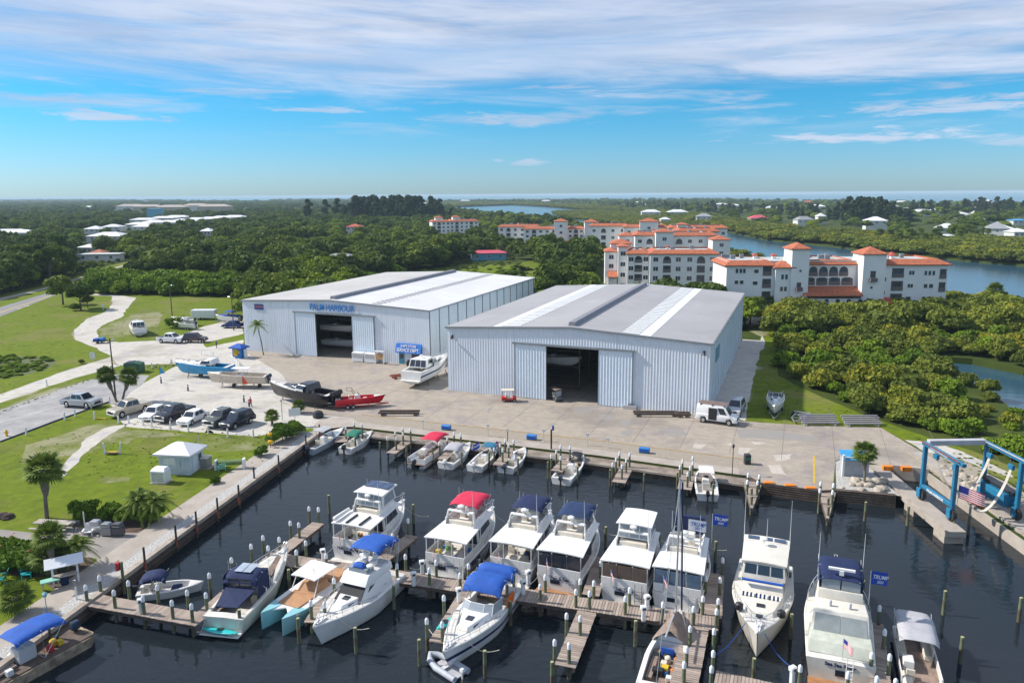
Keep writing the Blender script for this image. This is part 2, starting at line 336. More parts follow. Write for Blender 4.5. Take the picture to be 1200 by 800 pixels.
sheet('yellow_line', PP([(953, 534), (955, 534), (955, 566), (953, 566)]), L5 + .004, m_yel)
for a, b in (((20, 478), (120, 449)), ((0, 495), (90, 470)), ((40, 497), (118, 475))):
    A, B = P(*a), P(*b); n = (B - A).normalized().cross(Vector((0, 0, 1))) * .09
    sheet('painted_line', [A - n, B - n, B + n, A + n], L4 + .004, m_wp)
sheet('path', PP([(150, 497), (128, 509), (106, 525), (84, 548), (71, 561), (74, 545), (95, 519), (110, 509), (128, 500)]), L3, m_sand, amp=.5, step=1)
for pl in ([(130, 513), (140, 510), (158, 514), (150, 520), (138, 519)], [(117, 560), (125, 557), (152, 561), (148, 566), (120, 565)], [(242, 504), (250, 506), (246, 513), (238, 512)]):
    sheet('bare_sand', PP(pl), L3, m_dry, amp=.9, step=.5)
sheet('patio', PP([(-60, 616), (0, 620), (40, 624), (60, 615), (178, 625), (150, 646), (117, 668), (113, 654), (92, 652), (60, 650), (40, 646), (22, 640), (30, 632), (0, 629), (-60, 626)]), L3, m_patio)
sheet('mulch_bed', PP([(88, 612), (110, 608), (195, 611), (178, 625), (150, 624), (100, 620)]), L4, m_mulch, amp=.4, step=1)
sheet('mulch_bed', PP([(85, 655), (108, 653), (114, 668), (98, 678), (78, 692), (62, 690), (50, 680), (70, 668)]), L4, m_mulch, amp=.4, step=1)
sheet('mulch_bed', PP([(-20, 655), (20, 650), (45, 665), (55, 675), (30, 676), (0, 668)]), L2, m_mulch, amp=.4, step=1)
sheet('pond_hollow', PP([(-40, 420), (0, 417), (40, 417), (63, 421), (66, 427), (50, 434), (20, 441), (-40, 450)]), L2, M('marsh', (.065, .11, .012), .9, col2=(.09, .08, .04), scale=.3, det=8), amp=.8)

def offs(pts, d):                                    # parallel copy of a polyline, d metres to the left of its direction
    out = []
    for i, p in enumerate(pts):
        a = pts[max(i - 1, 0)]; b = pts[min(i + 1, len(pts) - 1)]; t = (b - a).normalized(); out.append(p + Vector((-t.y, t.x, 0)) * d)
    return out
def strip(name, pts, d0, d1, z, mat, **k):
    return sheet(name, offs(pts, d0) + offs(pts, d1)[::-1], z, mat, **k)
LQ = [quayB + qdir * 75, quayB + qdir * 30, quayB + qdir * 15, quayB + qdir * 1.5]
strip('walkway', LQ, 1.75, 4.3, L5, m_walk)
strip('quay_gravel', LQ, .35, 1.75, L5 - .002, m_rock)
strip('upper_walkway', UQ, 0.02, 2.1, L5 + .004, m_walk)
strip('kerb_gravel', UQ[1:], 2.1, 5.4, L5 + .006, m_gravel, amp=.15)
strip('yellow_kerb', UQ[1:], 5.4, 5.6, .06, m_kerb, depth=0)
sheet('corner_walkway', PP([(368, 498), (377, 490), (410, 489), (430, 500), (402, 500), (381, 503), (366, 510)]), L5 + .008, m_walk)
sheet('rocky_ground', PP([(979, 541), (992, 536), (1020, 549), (1055, 581), (1046, 580), (980, 574)]), L5 + .004, m_rock)
sheet('rocky_bank', PP([(1092, 554), (1085, 531), (1110, 528), (1140, 545), (1180, 565), (1240, 600), (1250, 660)]), L2, m_gravel, amp=.5, step=1.2)
sheet('sandy_verge', PP([(1060, 515), (1085, 530), (1110, 532), (1150, 548), (1190, 560), (1180, 552), (1130, 530), (1095, 518)]), L3, m_sand, amp=.4, step=1)
glawn = PP([(885, 380), (905, 372), (912, 440), (930, 450), (965, 466), (1010, 485), (1090, 513), (1140, 528), (1200, 552), (1330, 600), (1330, 640), (1200, 572), (1150, 550), (1085, 530), (1032, 501), (940, 498), (870, 494), (880, 450), (888, 420), (892, 395), (893, 380)])
sheet('side_lawn', glawn, L1, m_grass, amp=.2)
sheet('side_gravel', [P(831, 484) + U * .2] + PP([(873, 493), (876, 475), (884, 440), (890, 415), (897, 402), (892, 392)]) + [P(831, 484) + U * 60 + V * 4, P(831, 484) + U * 60], L3, m_sand, amp=.4, step=1.4)
sheet('far_grass', PP([(860, 372), (905, 370), (905, 385), (893, 395), (878, 388)]), L2, m_dry, amp=.5)
sheet('field', PP([(415, 345), (440, 330), (470, 322), (520, 314), (545, 309), (610, 311), (640, 320), (620, 326), (560, 322), (520, 330), (470, 345), (420, 352), (300, 350)]), L1, m_grass, amp=1.5)
sheet('meadow', PP([(600, 310), (632, 303), (634, 316), (612, 318)]), L1, m_grass, amp=1)
# public road on the far left, with its pavement
sheet('road_verge', PP([(-400, 520), (-150, 395), (0, 345), (60, 333), (110, 316), (165, 302), (180, 306), (165, 316), (108, 330), (105, 346), (60, 362), (0, 385), (-150, 450), (-400, 600)]), L2 - .001, m_grass, amp=.4)
sheet('road', PP([(-400, 520), (0, 360), (60, 342), (100, 330.5), (140, 317), (168, 308.5), (178, 305.5), (180, 306.5), (168, 312), (140, 320.5), (108, 331), (88, 337.5), (50, 351.5), (0, 371), (-400, 560)]), L4, m_road)
sheet('pavement', PP([(-400, 480), (0, 349), (50, 337.5), (110, 320), (168, 304), (168, 305.2), (110, 322), (50, 340), (0, 352), (-400, 490)]), L3, m_walk)
A, B = P(-200, 440), P(100, 330.5); 
sheet('centre_line', [P(0, 366), P(60, 346), P(60, 346.5), P(0, 366.7)], L5, m_yel)
for px, py in ((20, 362), (26, 360)):
    sheet('lane_mark', PP([(px, py), (px + 8, py - 2.4), (px + 8.4, py - 2), (px + .4, py + .5)]), L5, m_wp)
sheet('park_path', PP([(865, 346), (905, 380), (900, 380), (870, 374), (885, 377), (900, 374), (905, 376), (880, 383), (868, 378)]), L3, m_walk)

# quay walls and ledges (structure)
m_tim = M('weathered dark timber', (.115, .085, .062), .9, col2=(.05, .036, .03), scale=1.2, det=8, wave=('Z', 1.2, .4))
m_cap = M('quay cap concrete', (.42, .37, .31), .9, col2=(.28, .23, .19), scale=.8, det=6)
def wallrun(name, pts, off, th, z0, z1, mat):
    """wall following pts; off metres to the right (water side)"""
    mb = MB()
    a = offs(pts, -off); b = offs(pts, -(off + th))
    for i in range(len(pts) - 1): mb.prism([a[i], b[i], b[i + 1], a[i + 1]][::-1], z0, z1)
    o = mb.build(name, mat); o['kind'] = 'structure'; return o
LQ2 = [quayB + qdir * 75, quayB]
wallrun('quay_wall', LQ2, .0, .12, -3, -.25, m_tim)
wallrun('quay_cap', LQ2, -.35, .5, -.2, .16, m_cap)
wallrun('quay_waler', LQ2, .12, .16, -.75, -.5, m_tim)
UQ2 = UQ
wallrun('upper_ledge', UQ2, .01, 1.9, -.5, -.28, M('grey ledge boards', (.30, .25, .21), .9, col2=(.18, .145, .12), scale=.8, det=7, lo=.4, hi=.6))
wallrun('upper_wall', UQ2, 1.75, .14, -3, -.5, m_tim)
wallrun('upper_waler', UQ2, 1.9, .16, -.55, -.3, m_cap)
RB = PP([(892, 566), (960, 575), (980, 574), (1049, 580)])
wallrun('ramp_wall', [P(876, 557.5), P(892, 566), P(960, 575), P(980, 574)], .0, .25, -3, .10, m_tim)
wallrun('rock_wall', [P(980, 574), P(1049, 580)], -.1, .6, -3, .15, m_tim)
wallrun('slip_wall', [P(1045, 548), P(1088, 553)], -.1, .4, -3, .45, m_walk)

m_joint = M('dark slab joint', (.20, .175, .15), .95)
for k in range(-12, 9):
    a = P(979, 541) + V * (k * 6.1) - U * 1.5; b = a + U * 24
    pts = [a, b]
    n = V * .03; sheet('slab_joint', [a - n, b - n, b + n, a + n], L5 + .008, m_joint)
for k in range(1, 4):
    a = P(979, 541) + U * (k * 6.1 - 1.5) - V * 70; b = a + V * 84; n = U * .03; sheet('slab_joint', [a - n, a + n, b + n, b - n], L5 + .008, m_joint)
wallrun('slip_side_wall', [P(1088, 553), P(1210, 640), P(1210, 640) + pr * 60], -.1, .3, -3, -.01, m_walk)
sheet('ramp_corner', PP([(866, 541), (880, 543), (893, 566), (876, 557.5), (866, 556)]), L5 + .012, m_conc)
# ---------------------------------------------------------------- hangars
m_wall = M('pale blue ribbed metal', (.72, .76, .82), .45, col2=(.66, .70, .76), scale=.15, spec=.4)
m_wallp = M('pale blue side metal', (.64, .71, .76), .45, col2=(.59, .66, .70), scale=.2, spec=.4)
m_trim = M('dark trim metal', (.16, .18, .20), .5)
m_rgrey = M('grey standing seam roof', (.37, .36, .365), .55, col2=(.31, .30, .31), scale=.08, det=8, wave=('Y', 1.0, .25))
m_rtan = M('pale tan seam roof', (.52, .50, .48), .55, col2=(.42, .40, .385), scale=.07, det=8, wave=('Y', 1.0, .25))
m_rwhite = M('white seam roof', (.68, .68, .68), .5, col2=(.6, .59, .6), scale=.1, wave=('Y', 1.0, .2))
m_sky = M('white skylight', (.80, .81, .80), .4)
m_dark = M('dark interior', (.05, .05, .055), .9)
m_steel = M('galvanised steel', (.32, .34, .36), .4, metal=.5)
def streak(m, c, sc, th, am):
    t = m.node_tree; bs = t.nodes['Principled BSDF']; s_ = bs.inputs['Base Color'].links[0].from_socket; tcn = t.nodes.new('ShaderNodeTexCoord'); mp = t.nodes.new('ShaderNodeMapping'); mp.inputs['Scale'].default_value = sc
    nz = t.nodes.new('ShaderNodeTexNoise'); nz.inputs['Scale'].default_value = 1; nz.inputs['Detail'].default_value = 8; nz.inputs['Roughness'].default_value = .7; t.links.new(tcn.outputs['Object'], mp.inputs[0]); t.links.new(mp.outputs[0], nz.inputs[0])
    mr = t.nodes.new('ShaderNodeMapRange'); mr.inputs[1].default_value = th; mr.inputs[2].default_value = th + .18; mr.inputs[4].default_value = am; t.links.new(nz.outputs[0], mr.inputs[0])
    mx = t.nodes.new('ShaderNodeMix'); mx.data_type = 'RGBA'; t.links.new(mr.outputs[0], mx.inputs[0]); t.links.new(s_, mx.inputs[6]); mx.inputs[7].default_value = (*c, 1); t.links.new(mx.outputs[2], bs.inputs['Base Color'])
for m_ in (m_wall, m_wallp): streak(m_, (.44, .42, .40), (1.6, 1.6, .09), .53, .5); streak(m_, (.40, .36, .32), (.3, .3, .5), .56, .3)
for m_ in (m_rgrey, m_rtan, m_rwhite): streak(m_, (.24, .225, .21), (.07, 1.3, 1), .52, .4); streak(m_, (.5, .49, .47), (.3, .06, 1), .55, .3)
def hangar(name, org, W, D, H, RH, d0, d1, dh, pw, label, roofs, sky_strips, vent):
    t = empty(name, org, -UA, label, 'boat storage hall')
    def z_at(x): return H + (RH - H) * (1 - abs(x - W / 2) / (W / 2))
    # front wall with corrugation, as x-strips
    mb = MB(); pitch = .44; x = 0
    def prof(x0, x1, z0):                              # one ribbed span of wall between x0 and x1 from z0 up to the roof
        n = max(1, int((x1 - x0) / pitch)); xs = []
        for i in range(n):
            b = x0 + (x1 - x0) * i / n; w = (x1 - x0) / n
            xs += [(b, 0), (b + w * .62, 0), (b + w * .70, -.03), (b + w * .92, -.03)]
        xs.append((x1, 0)); k = len(xs)
        zt = z_at if z0 < dh + .01 or True else None
        vs = [(a, y, z0) for a, y in xs] + [(a, y, z_at(a) - .05) for a, y in xs]
        mb.add(vs, [(i, i + 1, k + i + 1, k + i) for i in range(k - 1)])
    prof(0, d0, 0); prof(d1, W, 0); prof(d0, W / 2 if d0 < W / 2 < d1 else d1, dh)
    if d0 < W / 2 < d1: prof(W / 2, d1, dh)
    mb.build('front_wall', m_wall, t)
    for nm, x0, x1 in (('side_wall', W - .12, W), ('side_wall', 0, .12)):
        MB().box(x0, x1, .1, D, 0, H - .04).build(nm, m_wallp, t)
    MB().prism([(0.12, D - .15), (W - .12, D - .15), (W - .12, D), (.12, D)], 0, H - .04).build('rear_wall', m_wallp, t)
    for xa, xb in ((W, W + .1), (-.1, 0)):
        for k in range(15):
            y = D * k / 14; y = min(max(y, .16), D - .16); MB().box(xa, xb, y - .09, y + .09, 0, H - .1).build('wall_post', m_trim if roofs[2] else m_wallp, t)
    # roof slabs
    for s, mt in ((0, roofs[0]), (1, roofs[1])):
        xa, xb = (-.25, W / 2) if s == 0 else (W / 2, W + .25)
        za, zb = (H - .01, RH) if s == 0 else (RH, H - .01)
        MB().hexa([(xa, -.25, za), (xb, -.25, zb), (xb, D + .2, zb), (xa, D + .2, za)], [(xa, -.25, za + .16), (xb, -.25, zb + .16), (xb, D + .2, zb + .16), (xa, D + .2, za + .16)]).build('roof', mt, t)
    mb = MB()
    for xa, xb in ((-.27, W / 2), (W / 2, W + .27)):
        za, zb = (H, RH) if xa < 0 else (RH, H)
        mb.hexa([(xa, -.33, za - .12), (xb, -.33, zb - .12), (xb, -.26, zb - .12), (xa, -.26, za - .12)], [(xa, -.33, za + .17), (xb, -.33, zb + .17), (xb, -.26, zb + .17), (xa, -.26, za + .17)])
    mb.box(W + .255, W + .4, -.25, D + .2, H - .1, H + .1); mb.box(-.4, -.255, -.25, D + .2, H - .1, H + .1)
    mb.build('gutter', M('gutter grey', (.25, .27, .29), .5), t)
    y0, y1 = vent
    mb = MB(); mb.hexa([(W / 2 - .65, y0, RH), (W / 2 + .65, y0, RH), (W / 2 + .65, y1, RH), (W / 2 - .65, y1, RH)], [(W / 2 - .45, y0, RH + .75), (W / 2 + .45, y0, RH + .75), (W / 2 + .45, y1, RH + .75), (W / 2 - .45, y1, RH + .75)])
    mb.build('ridge_vent', M('ridge vent grey', (.24, .24, .27), .6), t)
    for x0, x1, kind in sky_strips:
        zz = lambda x: z_at(x) + .165
        mb = MB(); n = 34
        if kind == 'plain': mb.hexa([(x0, -.2, zz(x0)), (x1, -.2, zz(x1)), (x1, D, zz(x1)), (x0, D, zz(x0))], [(x0, -.2, zz(x0) + .03), (x1, -.2, zz(x1) + .03), (x1, D, zz(x1) + .03), (x0, D, zz(x0) + .03)])
        else:
            for k in range(n):
                ya = .6 + (D - 1.2) * k / n; yb = ya + (D - 1.2) / n * (.55 if kind == 'slats' else .38)
                mb.hexa([(x0, ya, zz(x0)), (x1, ya, zz(x1)), (x1, yb, zz(x1)), (x0, yb, zz(x0))], [(x0, ya, zz(x0) + .05), (x1, ya, zz(x1) + .05), (x1, yb, zz(x1) + .05), (x0, yb, zz(x0) + .05)])
        mb.build('skylight_strip', m_sky if kind != 'dark' else M('dull skylight', (.20, .20, .22), .5), t)
    # sliding doors, track, jambs
    for x0, x1 in ((d0 - pw, d0), (d1, d1 + pw)):
        mb = MB(); n = int(pw / .45); k = 0; pts = []
        for i in range(n):
            b = x0 + pw * i / n; w = pw / n; pts += [(b, -.22), (b + w * .6, -.22), (b + w * .7, -.26), (b + w * .9, -.26)]
        pts.append((x1, -.22)); pts += [(x1, -.12), (x0, -.12)]
        mb.prism(pts, .08, dh + .1); d = mb.build('sliding_door', M('door pale blue', (.70, .78, .86), .45, var=.05), t)
        [MB().box(xe - .03, xe + .03, -.28, -.1, .08, dh + .1).build('door_edge', m_trim, d) for xe in (x0 - .03, x1 + .03)]
    MB().box(d0 - pw - .4, d1 + pw + .4, -.42, -.05, dh + .12, dh + .4).build('door_track', m_steel, t)
    # inside: steel columns and rafters
    mb = MB()
    for k in range(8):
        y = 2 + k * (D - 4) / 7
        for x in (.5, W - .5): mb.box(x - .15, x + .15, y - .15, y + .15, 0, H - .3)
        for (xa, xb) in ((.3, W / 2), (W / 2, W - .3)):
            za, zb = z_at(xa) - .5, z_at(xb) - .5
            mb.hexa([(xa, y - .1, za), (xb, y - .1, zb), (xb, y + .1, zb), (xa, y + .1, za)], [(xa, y - .1, za + .4), (xb, y - .1, zb + .4), (xb, y + .1, zb + .4), (xa, y + .1, za + .4)])
    mb.build('steel_frame', m_steel, t)
    return t
def locx(org, px, py): return (P(px, py) - org).dot(V)
H2 = P(526, 457); H2W = (P(831, 484) - H2).length
a, b = locx(H2, 642, 467), locx(H2, 703, 472.5)
hg2 = hangar('boat_storage_hall', H2, H2W, 58, 10.6, 11.8, a, b, 8.6, 5.2, 'pale blue metal hall with grey roof and two white skylight strips',
       (m_rgrey, m_rgrey, False), [(8.2, 9.6, 'plain'), (9.6, 12.6, 'slats'), (29.0, 31.6, 'slats'), (31.7, 33.4, 'plain')], (.8, 56))
H1 = Vector((-56.2, 153.3, 0)); H1W = 43.7
a1 = (Vector(P(372, 420)) - H1).dot(V); b1 = (P(414, 424) - H1).dot(V)
hg1 = hangar('boat_storage_hall', H1, H1W, 58, 10.6, 11.6, 18.2, 26.8, 8.7, 4.9, 'pale blue metal hall with whitish roof and blue lettering over its door',
       (m_rtan, m_rwhite, True), [(31, 33, 'dark')], (.8, 56))
m_sign = M('sign blue', (.01, .18, .52), .5); m_wtext = M('white lettering', (.8, .8, .8), .5)
text('PALM HARBOUR', 1.8, m_sign, hg1, Matrix.Translation((22.3, -.33, 10.1)) @ Matrix.Rotation(math.pi / 2, 4, 'X'), ext=.04, sx=.78)
MB().box(3.2, 5.4, -.16, -.06, 8.9, 10.0).build('wall_board', M('navy board', (.03, .04, .22), .5), hg1)
text('YACHTS', .5, M('orange lettering', (.7, .2, .03), .5), hg1, Matrix.Translation((4.3, -.165, 9.5)) @ Matrix.Rotation(math.pi / 2, 4, 'X'), ext=.01)
# ---------------------------------------------------------------- condominiums and houses
m_stuc = M('white stucco', (.82, .80, .78), .85, col2=(.76, .74, .72), scale=.2, spec=.2)
m_tile = M('orange clay tile', (.50, .15, .065), .8, col2=(.30, .085, .045), scale=1.4, det=6, wave=('X', 1.6, .5))
m_tile2 = M('red clay tile', (.50, .10, .06), .8, col2=(.34, .07, .045), scale=1.4, det=6)
m_flat = M('pale flat roof', (.50, .53, .53), .8, col2=(.36, .40, .41), scale=.5)
m_glass = M('dark window glass', (.05, .065, .085), .12, var=.3, scale=.3, spec=.8)
m_void = M('painted balcony shade', (.10, .09, .09), .9)  # dark colour stands for the shade inside balcony openings
m_rail = M('brown balcony rail', (.16, .13, .13), .7)
m_ac = M('rooftop unit grey', (.24, .27, .30), .6)
def hip(mb, x0, x1, y0, y1, z, h, ov=.4, ridge=None):
    x0 -= ov; x1 += ov; y0 -= ov; y1 += ov; w, d = x1 - x0, y1 - y0
    if w >= d: r0, r1 = (x0 + d / 2, (y0 + y1) / 2), (x1 - d / 2, (y0 + y1) / 2)
    else: r0, r1 = ((x0 + x1) / 2, y0 + w / 2), ((x0 + x1) / 2, y1 - w / 2)
    v = [(x0, y0, z), (x1, y0, z), (x1, y1, z), (x0, y1, z), (r0[0], r0[1], z + h), (r1[0], r1[1], z + h), (x0, y0, z - .2), (x1, y0, z - .2), (x1, y1, z - .2), (x0, y1, z - .2)]
    if w >= d: f = [(0, 1, 5, 4), (1, 2, 5), (2, 3, 4, 5), (3, 0, 4)]
    else: f = [(0, 1, 4), (1, 2, 5, 4), (2, 3, 5), (3, 0, 4, 5)]
    mb.add(v, f + [(9, 8, 7, 6), (0, 6, 7, 1), (1, 7, 8, 2), (2, 8, 9, 3), (3, 9, 6, 0)])
def skirt(mb, x0, x1, y0, y1, z, h, wd=1.6, ov=.6):
    h *= .78; wd *= .85
    """tiled mansard band round a flat roof"""
    o = [(x0 - ov, y0 - ov), (x1 + ov, y0 - ov), (x1 + ov, y1 + ov), (x0 - ov, y1 + ov)]; i = [(x0 + wd, y0 + wd), (x1 - wd, y0 + wd), (x1 - wd, y1 - wd), (x0 + wd, y1 - wd)]
    v = [(*p, z) for p in o] + [(*p, z + h) for p in i] + [(*p, z - .25) for p in o] + [(*p, z - .1) for p in i]
    f = []
    for a in range(4):
        b = (a + 1) % 4; f += [(a, b, 4 + b, 4 + a), (8 + a, 8 + b, b, a), (4 + a, 4 + b, 12 + b, 12 + a), (12 + a, 12 + b, 8 + b, 8 + a)]
    mb.add(v, f)
def win(t, x0, x1, z0, z1, y, frame=True, face='y'):
    """a window: frame proud of the wall, pane set in it; face y = the front, face x = a wall at x = y"""
    fw = .09; mb = MB(); pb = MB()
    if face == 'y':
        for a, b, c, d in ((x0 - fw, x0, z0 - fw, z1 + fw), (x1, x1 + fw, z0 - fw, z1 + fw), (x0, x1, z0 - fw, z0), (x0, x1, z1, z1 + fw)): mb.box(a, b, y - .08, y + .05, c, d)
        if x1 - x0 > 1.3: mb.box((x0 + x1) / 2 - .04, (x0 + x1) / 2 + .04, y - .07, y - .03, z0, z1)
        pb.box(x0, x1, y - .035, y + .05, z0, z1)
    else:
        for a, b, c, d in ((x0 - fw, x0, z0 - fw, z1 + fw), (x1, x1 + fw, z0 - fw, z1 + fw), (x0, x1, z0 - fw, z0), (x0, x1, z1, z1 + fw)): mb.box(y - .05, y + .08, a, b, c, d)
        pb.box(y - .05, y + .035, x0, x1, z0, z1)
    o = mb.build('window', m_stuc, t); pb.build('pane', m_glass, o); return o
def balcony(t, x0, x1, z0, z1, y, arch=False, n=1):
    """balcony: dark slab on the wall, coloured as recess shade, with rail and door"""
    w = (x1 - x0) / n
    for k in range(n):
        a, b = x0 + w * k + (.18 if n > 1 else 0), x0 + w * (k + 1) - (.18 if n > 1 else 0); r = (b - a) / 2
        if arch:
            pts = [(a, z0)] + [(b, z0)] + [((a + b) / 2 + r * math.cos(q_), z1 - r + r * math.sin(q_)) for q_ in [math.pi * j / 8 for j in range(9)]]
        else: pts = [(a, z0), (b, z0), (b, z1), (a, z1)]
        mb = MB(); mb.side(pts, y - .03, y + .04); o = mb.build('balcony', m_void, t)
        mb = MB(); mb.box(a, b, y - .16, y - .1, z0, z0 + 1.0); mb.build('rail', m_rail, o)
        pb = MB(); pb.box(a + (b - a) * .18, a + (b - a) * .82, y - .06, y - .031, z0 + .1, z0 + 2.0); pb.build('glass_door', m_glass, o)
def chimney(t, x, y, z, s=1.0):
    o = MB().box(x - .6 * s, x + .6 * s, y - .6 * s, y + .6 * s, z, z + 1.3 * s).build('chimney', m_stuc, t)
    mb = MB(); hip(mb, x - .6 * s, x + .6 * s, y - .6 * s, y + .6 * s, z + 1.3 * s, .7 * s, .25); mb.build('chimney_cap', m_tile2, o)
def units(t, x0, x1, y0, y1, z, n, seed):
    q = random.Random(seed)
    for k in range(n):
        x, y = q.uniform(x0, x1), q.uniform(y0, y1); s = q.uniform(.5, .8)
        MB().box(x - s, x + s, y - s * .7, y + s * .7, z, z + 1.1).build('rooftop_unit', m_ac, t, bevel=.06)

# --- the large white block right of the halls. local metres from pixels of its facade
cbase = P(849, 374); KX = 55.2 / 254.5; KZ = .222
def fx(px): return (px - 849) * KX
def fz(py): return max(0, (374.5 - py) * KZ)
cd = empty('apartment_building', cbase, -math.radians(2.2), 'four storey white apartment block with two orange roofed towers by the river', 'building')
def wallbox(t, x0, x1, y0, y1, z1, name='wall', z0=0, mat=None): return MB().box(x0, x1, y0, y1, z0, z1).build(name, mat or m_stuc, t)
E1 = fz(312)
mb = MB(); mb.box(fx(849), fx(905), 0, 15, 0, E1); mb.box(fx(905), fx(1010), 1.6, 16, 0, E1 - .02); mb.box(fx(1030), fx(1103), 0, 16, 0, E1 + .01); mb.box(fx(904), fx(924), -1.4, 3, 0, E1 - .5); mb.box(fx(1028), fx(1037.5), -.9, 3, 0, E1 - 1)
mb.build('wall', m_stuc, cd)
MB().box(fx(921), fx(941), -1.9, 4.5, 0, fz(294)).build('tower_wall', m_stuc, cd)
MB().box(fx(1002), fx(1027.5), -2.2, 4.5, 0, fz(300)).build('tower_wall', m_stuc, cd)
MB().box(fx(937), fx(1001.5), -2.6, 1.6, 0, fz(349)).build('arcade_wall', m_stuc, cd)
mb = MB(); skirt(mb, fx(849), fx(904), 0, 15, E1, 1.5); mb.build('roof', m_tile, cd)
mb = MB(); skirt(mb, fx(941.5), fx(1001.5), 1.6, 16, E1 + .05, 1.5, 1.5, .5); mb.build('roof', m_tile, cd)
mb = MB(); skirt(mb, fx(1028), fx(1103.5), 0, 16, E1 + .08, 1.6, 2.2); mb.build('roof', m_tile, cd)
mb = MB(); hip(mb, fx(904), fx(924), -1.4, 3.5, E1 - .4, 1.5, .6); mb.build('roof', m_tile, cd)
mb = MB(); hip(mb, fx(921), fx(941), -1.9, 4.5, fz(294) + .25, 1.35, .4); mb.build('tower_roof', m_tile, cd)
mb = MB(); hip(mb, fx(1002), fx(1027.5), -2.2, 4.5, fz(300) + .25, 1.6, .4); mb.build('tower_roof', m_tile, cd)
mb = MB(); mb.hexa([(fx(936), -3.4, fz(346)), (fx(1002), -3.4, fz(346)), (fx(1002), 1.55, fz(338.5)), (fx(936), 1.55, fz(338.5))], [(fx(936), -3.4, fz(345)), (fx(1002), -3.4, fz(345)), (fx(1002), 1.55, fz(337)), (fx(936), 1.55, fz(337))]); mb.build('lower_roof', m_tile, cd)
for a, b, z0, z1 in ((922, 937, 354, 347.5), (1023.5, 1037.5, 354, 349)):
    mb = MB(); y = -2.4 if a < 1000 else -2.7; mb.hexa([(fx(a), y - .8, fz(z0)), (fx(b), y - .8, fz(z0)), (fx(b), y + 1.2, fz(z1)), (fx(a), y + 1.2, fz(z1))], [(fx(a), y - .8, fz(z0) + .2), (fx(b), y - .8, fz(z0) + .2), (fx(b), y + 1.2, fz(z1) + .2), (fx(a), y + 1.2, fz(z1) + .2)]); mb.build('porch_roof', m_tile2, cd)
    MB().box(fx(a) + .3, fx(b) - .3, y - .4, y + 1.6, 0, fz(z0)).build('porch_wall', m_stuc, cd)
MB().box(fx(852), fx(1100), 2, 14, E1 - .1, E1 + .9).build('flat_roof', m_flat, cd)
mb = MB(); mb.box(fx(941.5), fx(1001), 1.2, 1.6, fz(339), fz(338)); mb.box(fx(941.5), fx(1001), 1.15, 1.6, E1 - .5, E1 - .3); mb.build('cornice', m_stuc, cd)
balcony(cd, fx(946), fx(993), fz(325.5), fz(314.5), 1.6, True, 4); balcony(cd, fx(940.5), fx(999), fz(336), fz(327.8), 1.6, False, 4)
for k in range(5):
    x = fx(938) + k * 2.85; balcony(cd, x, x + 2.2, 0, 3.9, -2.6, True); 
for k in range(5):
    x = fx(949.5) + k * 2.75; MB().lathe([(.5, 0), (.5, .1)], 14, m=Matrix.Translation((x, -2.62, 5.1)) @ Matrix.Rotation(math.pi / 2, 4, 'X')).build('round_window', m_glass, cd)
for x0, x1, zs in ((1039.5, 1053, ((326.5, 316), (341.5, 330.5), (356, 345))), (1094, 1101.5, ((328, 317), (343, 332)))):
    for a, b in zs: balcony(cd, fx(x0), fx(x1), fz(a), fz(b), 0)
for x0, x1, z0, z1, y in ((1059, 1065, 323.5, 319, 0), (1058.5, 1064.5, 338, 334, 0), (1057.5, 1063, 353, 348.5, 0), (1076.5, 1079.5, 324, 319, 0), (1081, 1084, 324, 319, 0), (1085.5, 1088.5, 324, 319, 0), (1077, 1081, 338.5, 334, 0), (1083, 1087.5, 338.5, 334, 0), (1076, 1080, 353, 348.5, 0), (1082, 1086.5, 353, 348.5, 0),
                          (1028.5, 1031.5, 330.5, 326, -.9), (1028, 1031, 345, 341.5, -.9), (910.5, 913.5, 327.5, 322, -1.4), (915, 918, 327.5, 322, -1.4), (910, 913, 341, 336, -1.4), (914.5, 917.5, 341, 336, -1.4), (912, 914.5, 355, 350, -1.4), (930, 932.5, 319, 316.5, -1.9), (929.5, 932, 351, 347.5, -1.9), (1011.5, 1014, 338, 335.5, -2.2), (1029, 1032, 359, 357, -3.1), (928, 931, 363.5, 359, -2.8),
                          (859.5, 862.5, 318.5, 313.5, 0), (864, 867, 318.5, 313.5, 0), (868, 871, 318.5, 313.5, 0), (881, 886, 318.5, 314.5, 0), (859, 863, 331, 327, 0), (865, 869, 331, 327, 0), (880, 885.5, 332, 328, 0)):
    win(cd, fx(x0), fx(x1), fz(z0 + (2.5 if x0 < 905 and x0 > 850 and x0 < 890 else 0)), fz(z1 + (2.5 if x0 < 890 else 0)), y)
for a, b, c, d in ((1010.5, 1016.5, 329.5, 318), (928, 933, 340, 331)):
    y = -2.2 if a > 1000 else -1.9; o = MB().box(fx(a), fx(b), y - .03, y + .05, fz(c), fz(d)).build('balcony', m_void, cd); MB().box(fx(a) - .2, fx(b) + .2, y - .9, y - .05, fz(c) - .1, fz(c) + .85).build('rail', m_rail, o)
for a, b in ((891, 899), (893, 903)):
    pass
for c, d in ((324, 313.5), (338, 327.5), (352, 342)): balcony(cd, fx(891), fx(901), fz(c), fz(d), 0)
for x, y in ((914, 8), (942, 10), (1028, 9), (1033, 6), (1053, 7), (1063, 12), (893, 9)): chimney(cd, fx(x), y, E1 + .9, .75)
units(cd, fx(856), fx(890), 4, 12, E1 + .9, 4, 1); units(cd, fx(958), fx(985), 5, 12, E1 + .9, 5, 2); units(cd, fx(1045), fx(1085), 5, 12, E1 + .9, 3, 3)
for i, z in enumerate((330, 344)):
    for y in (3, 7.5, 12): win(cd, y - .9, y + .9, fz(z + 6), fz(z), fx(1103), face='x')

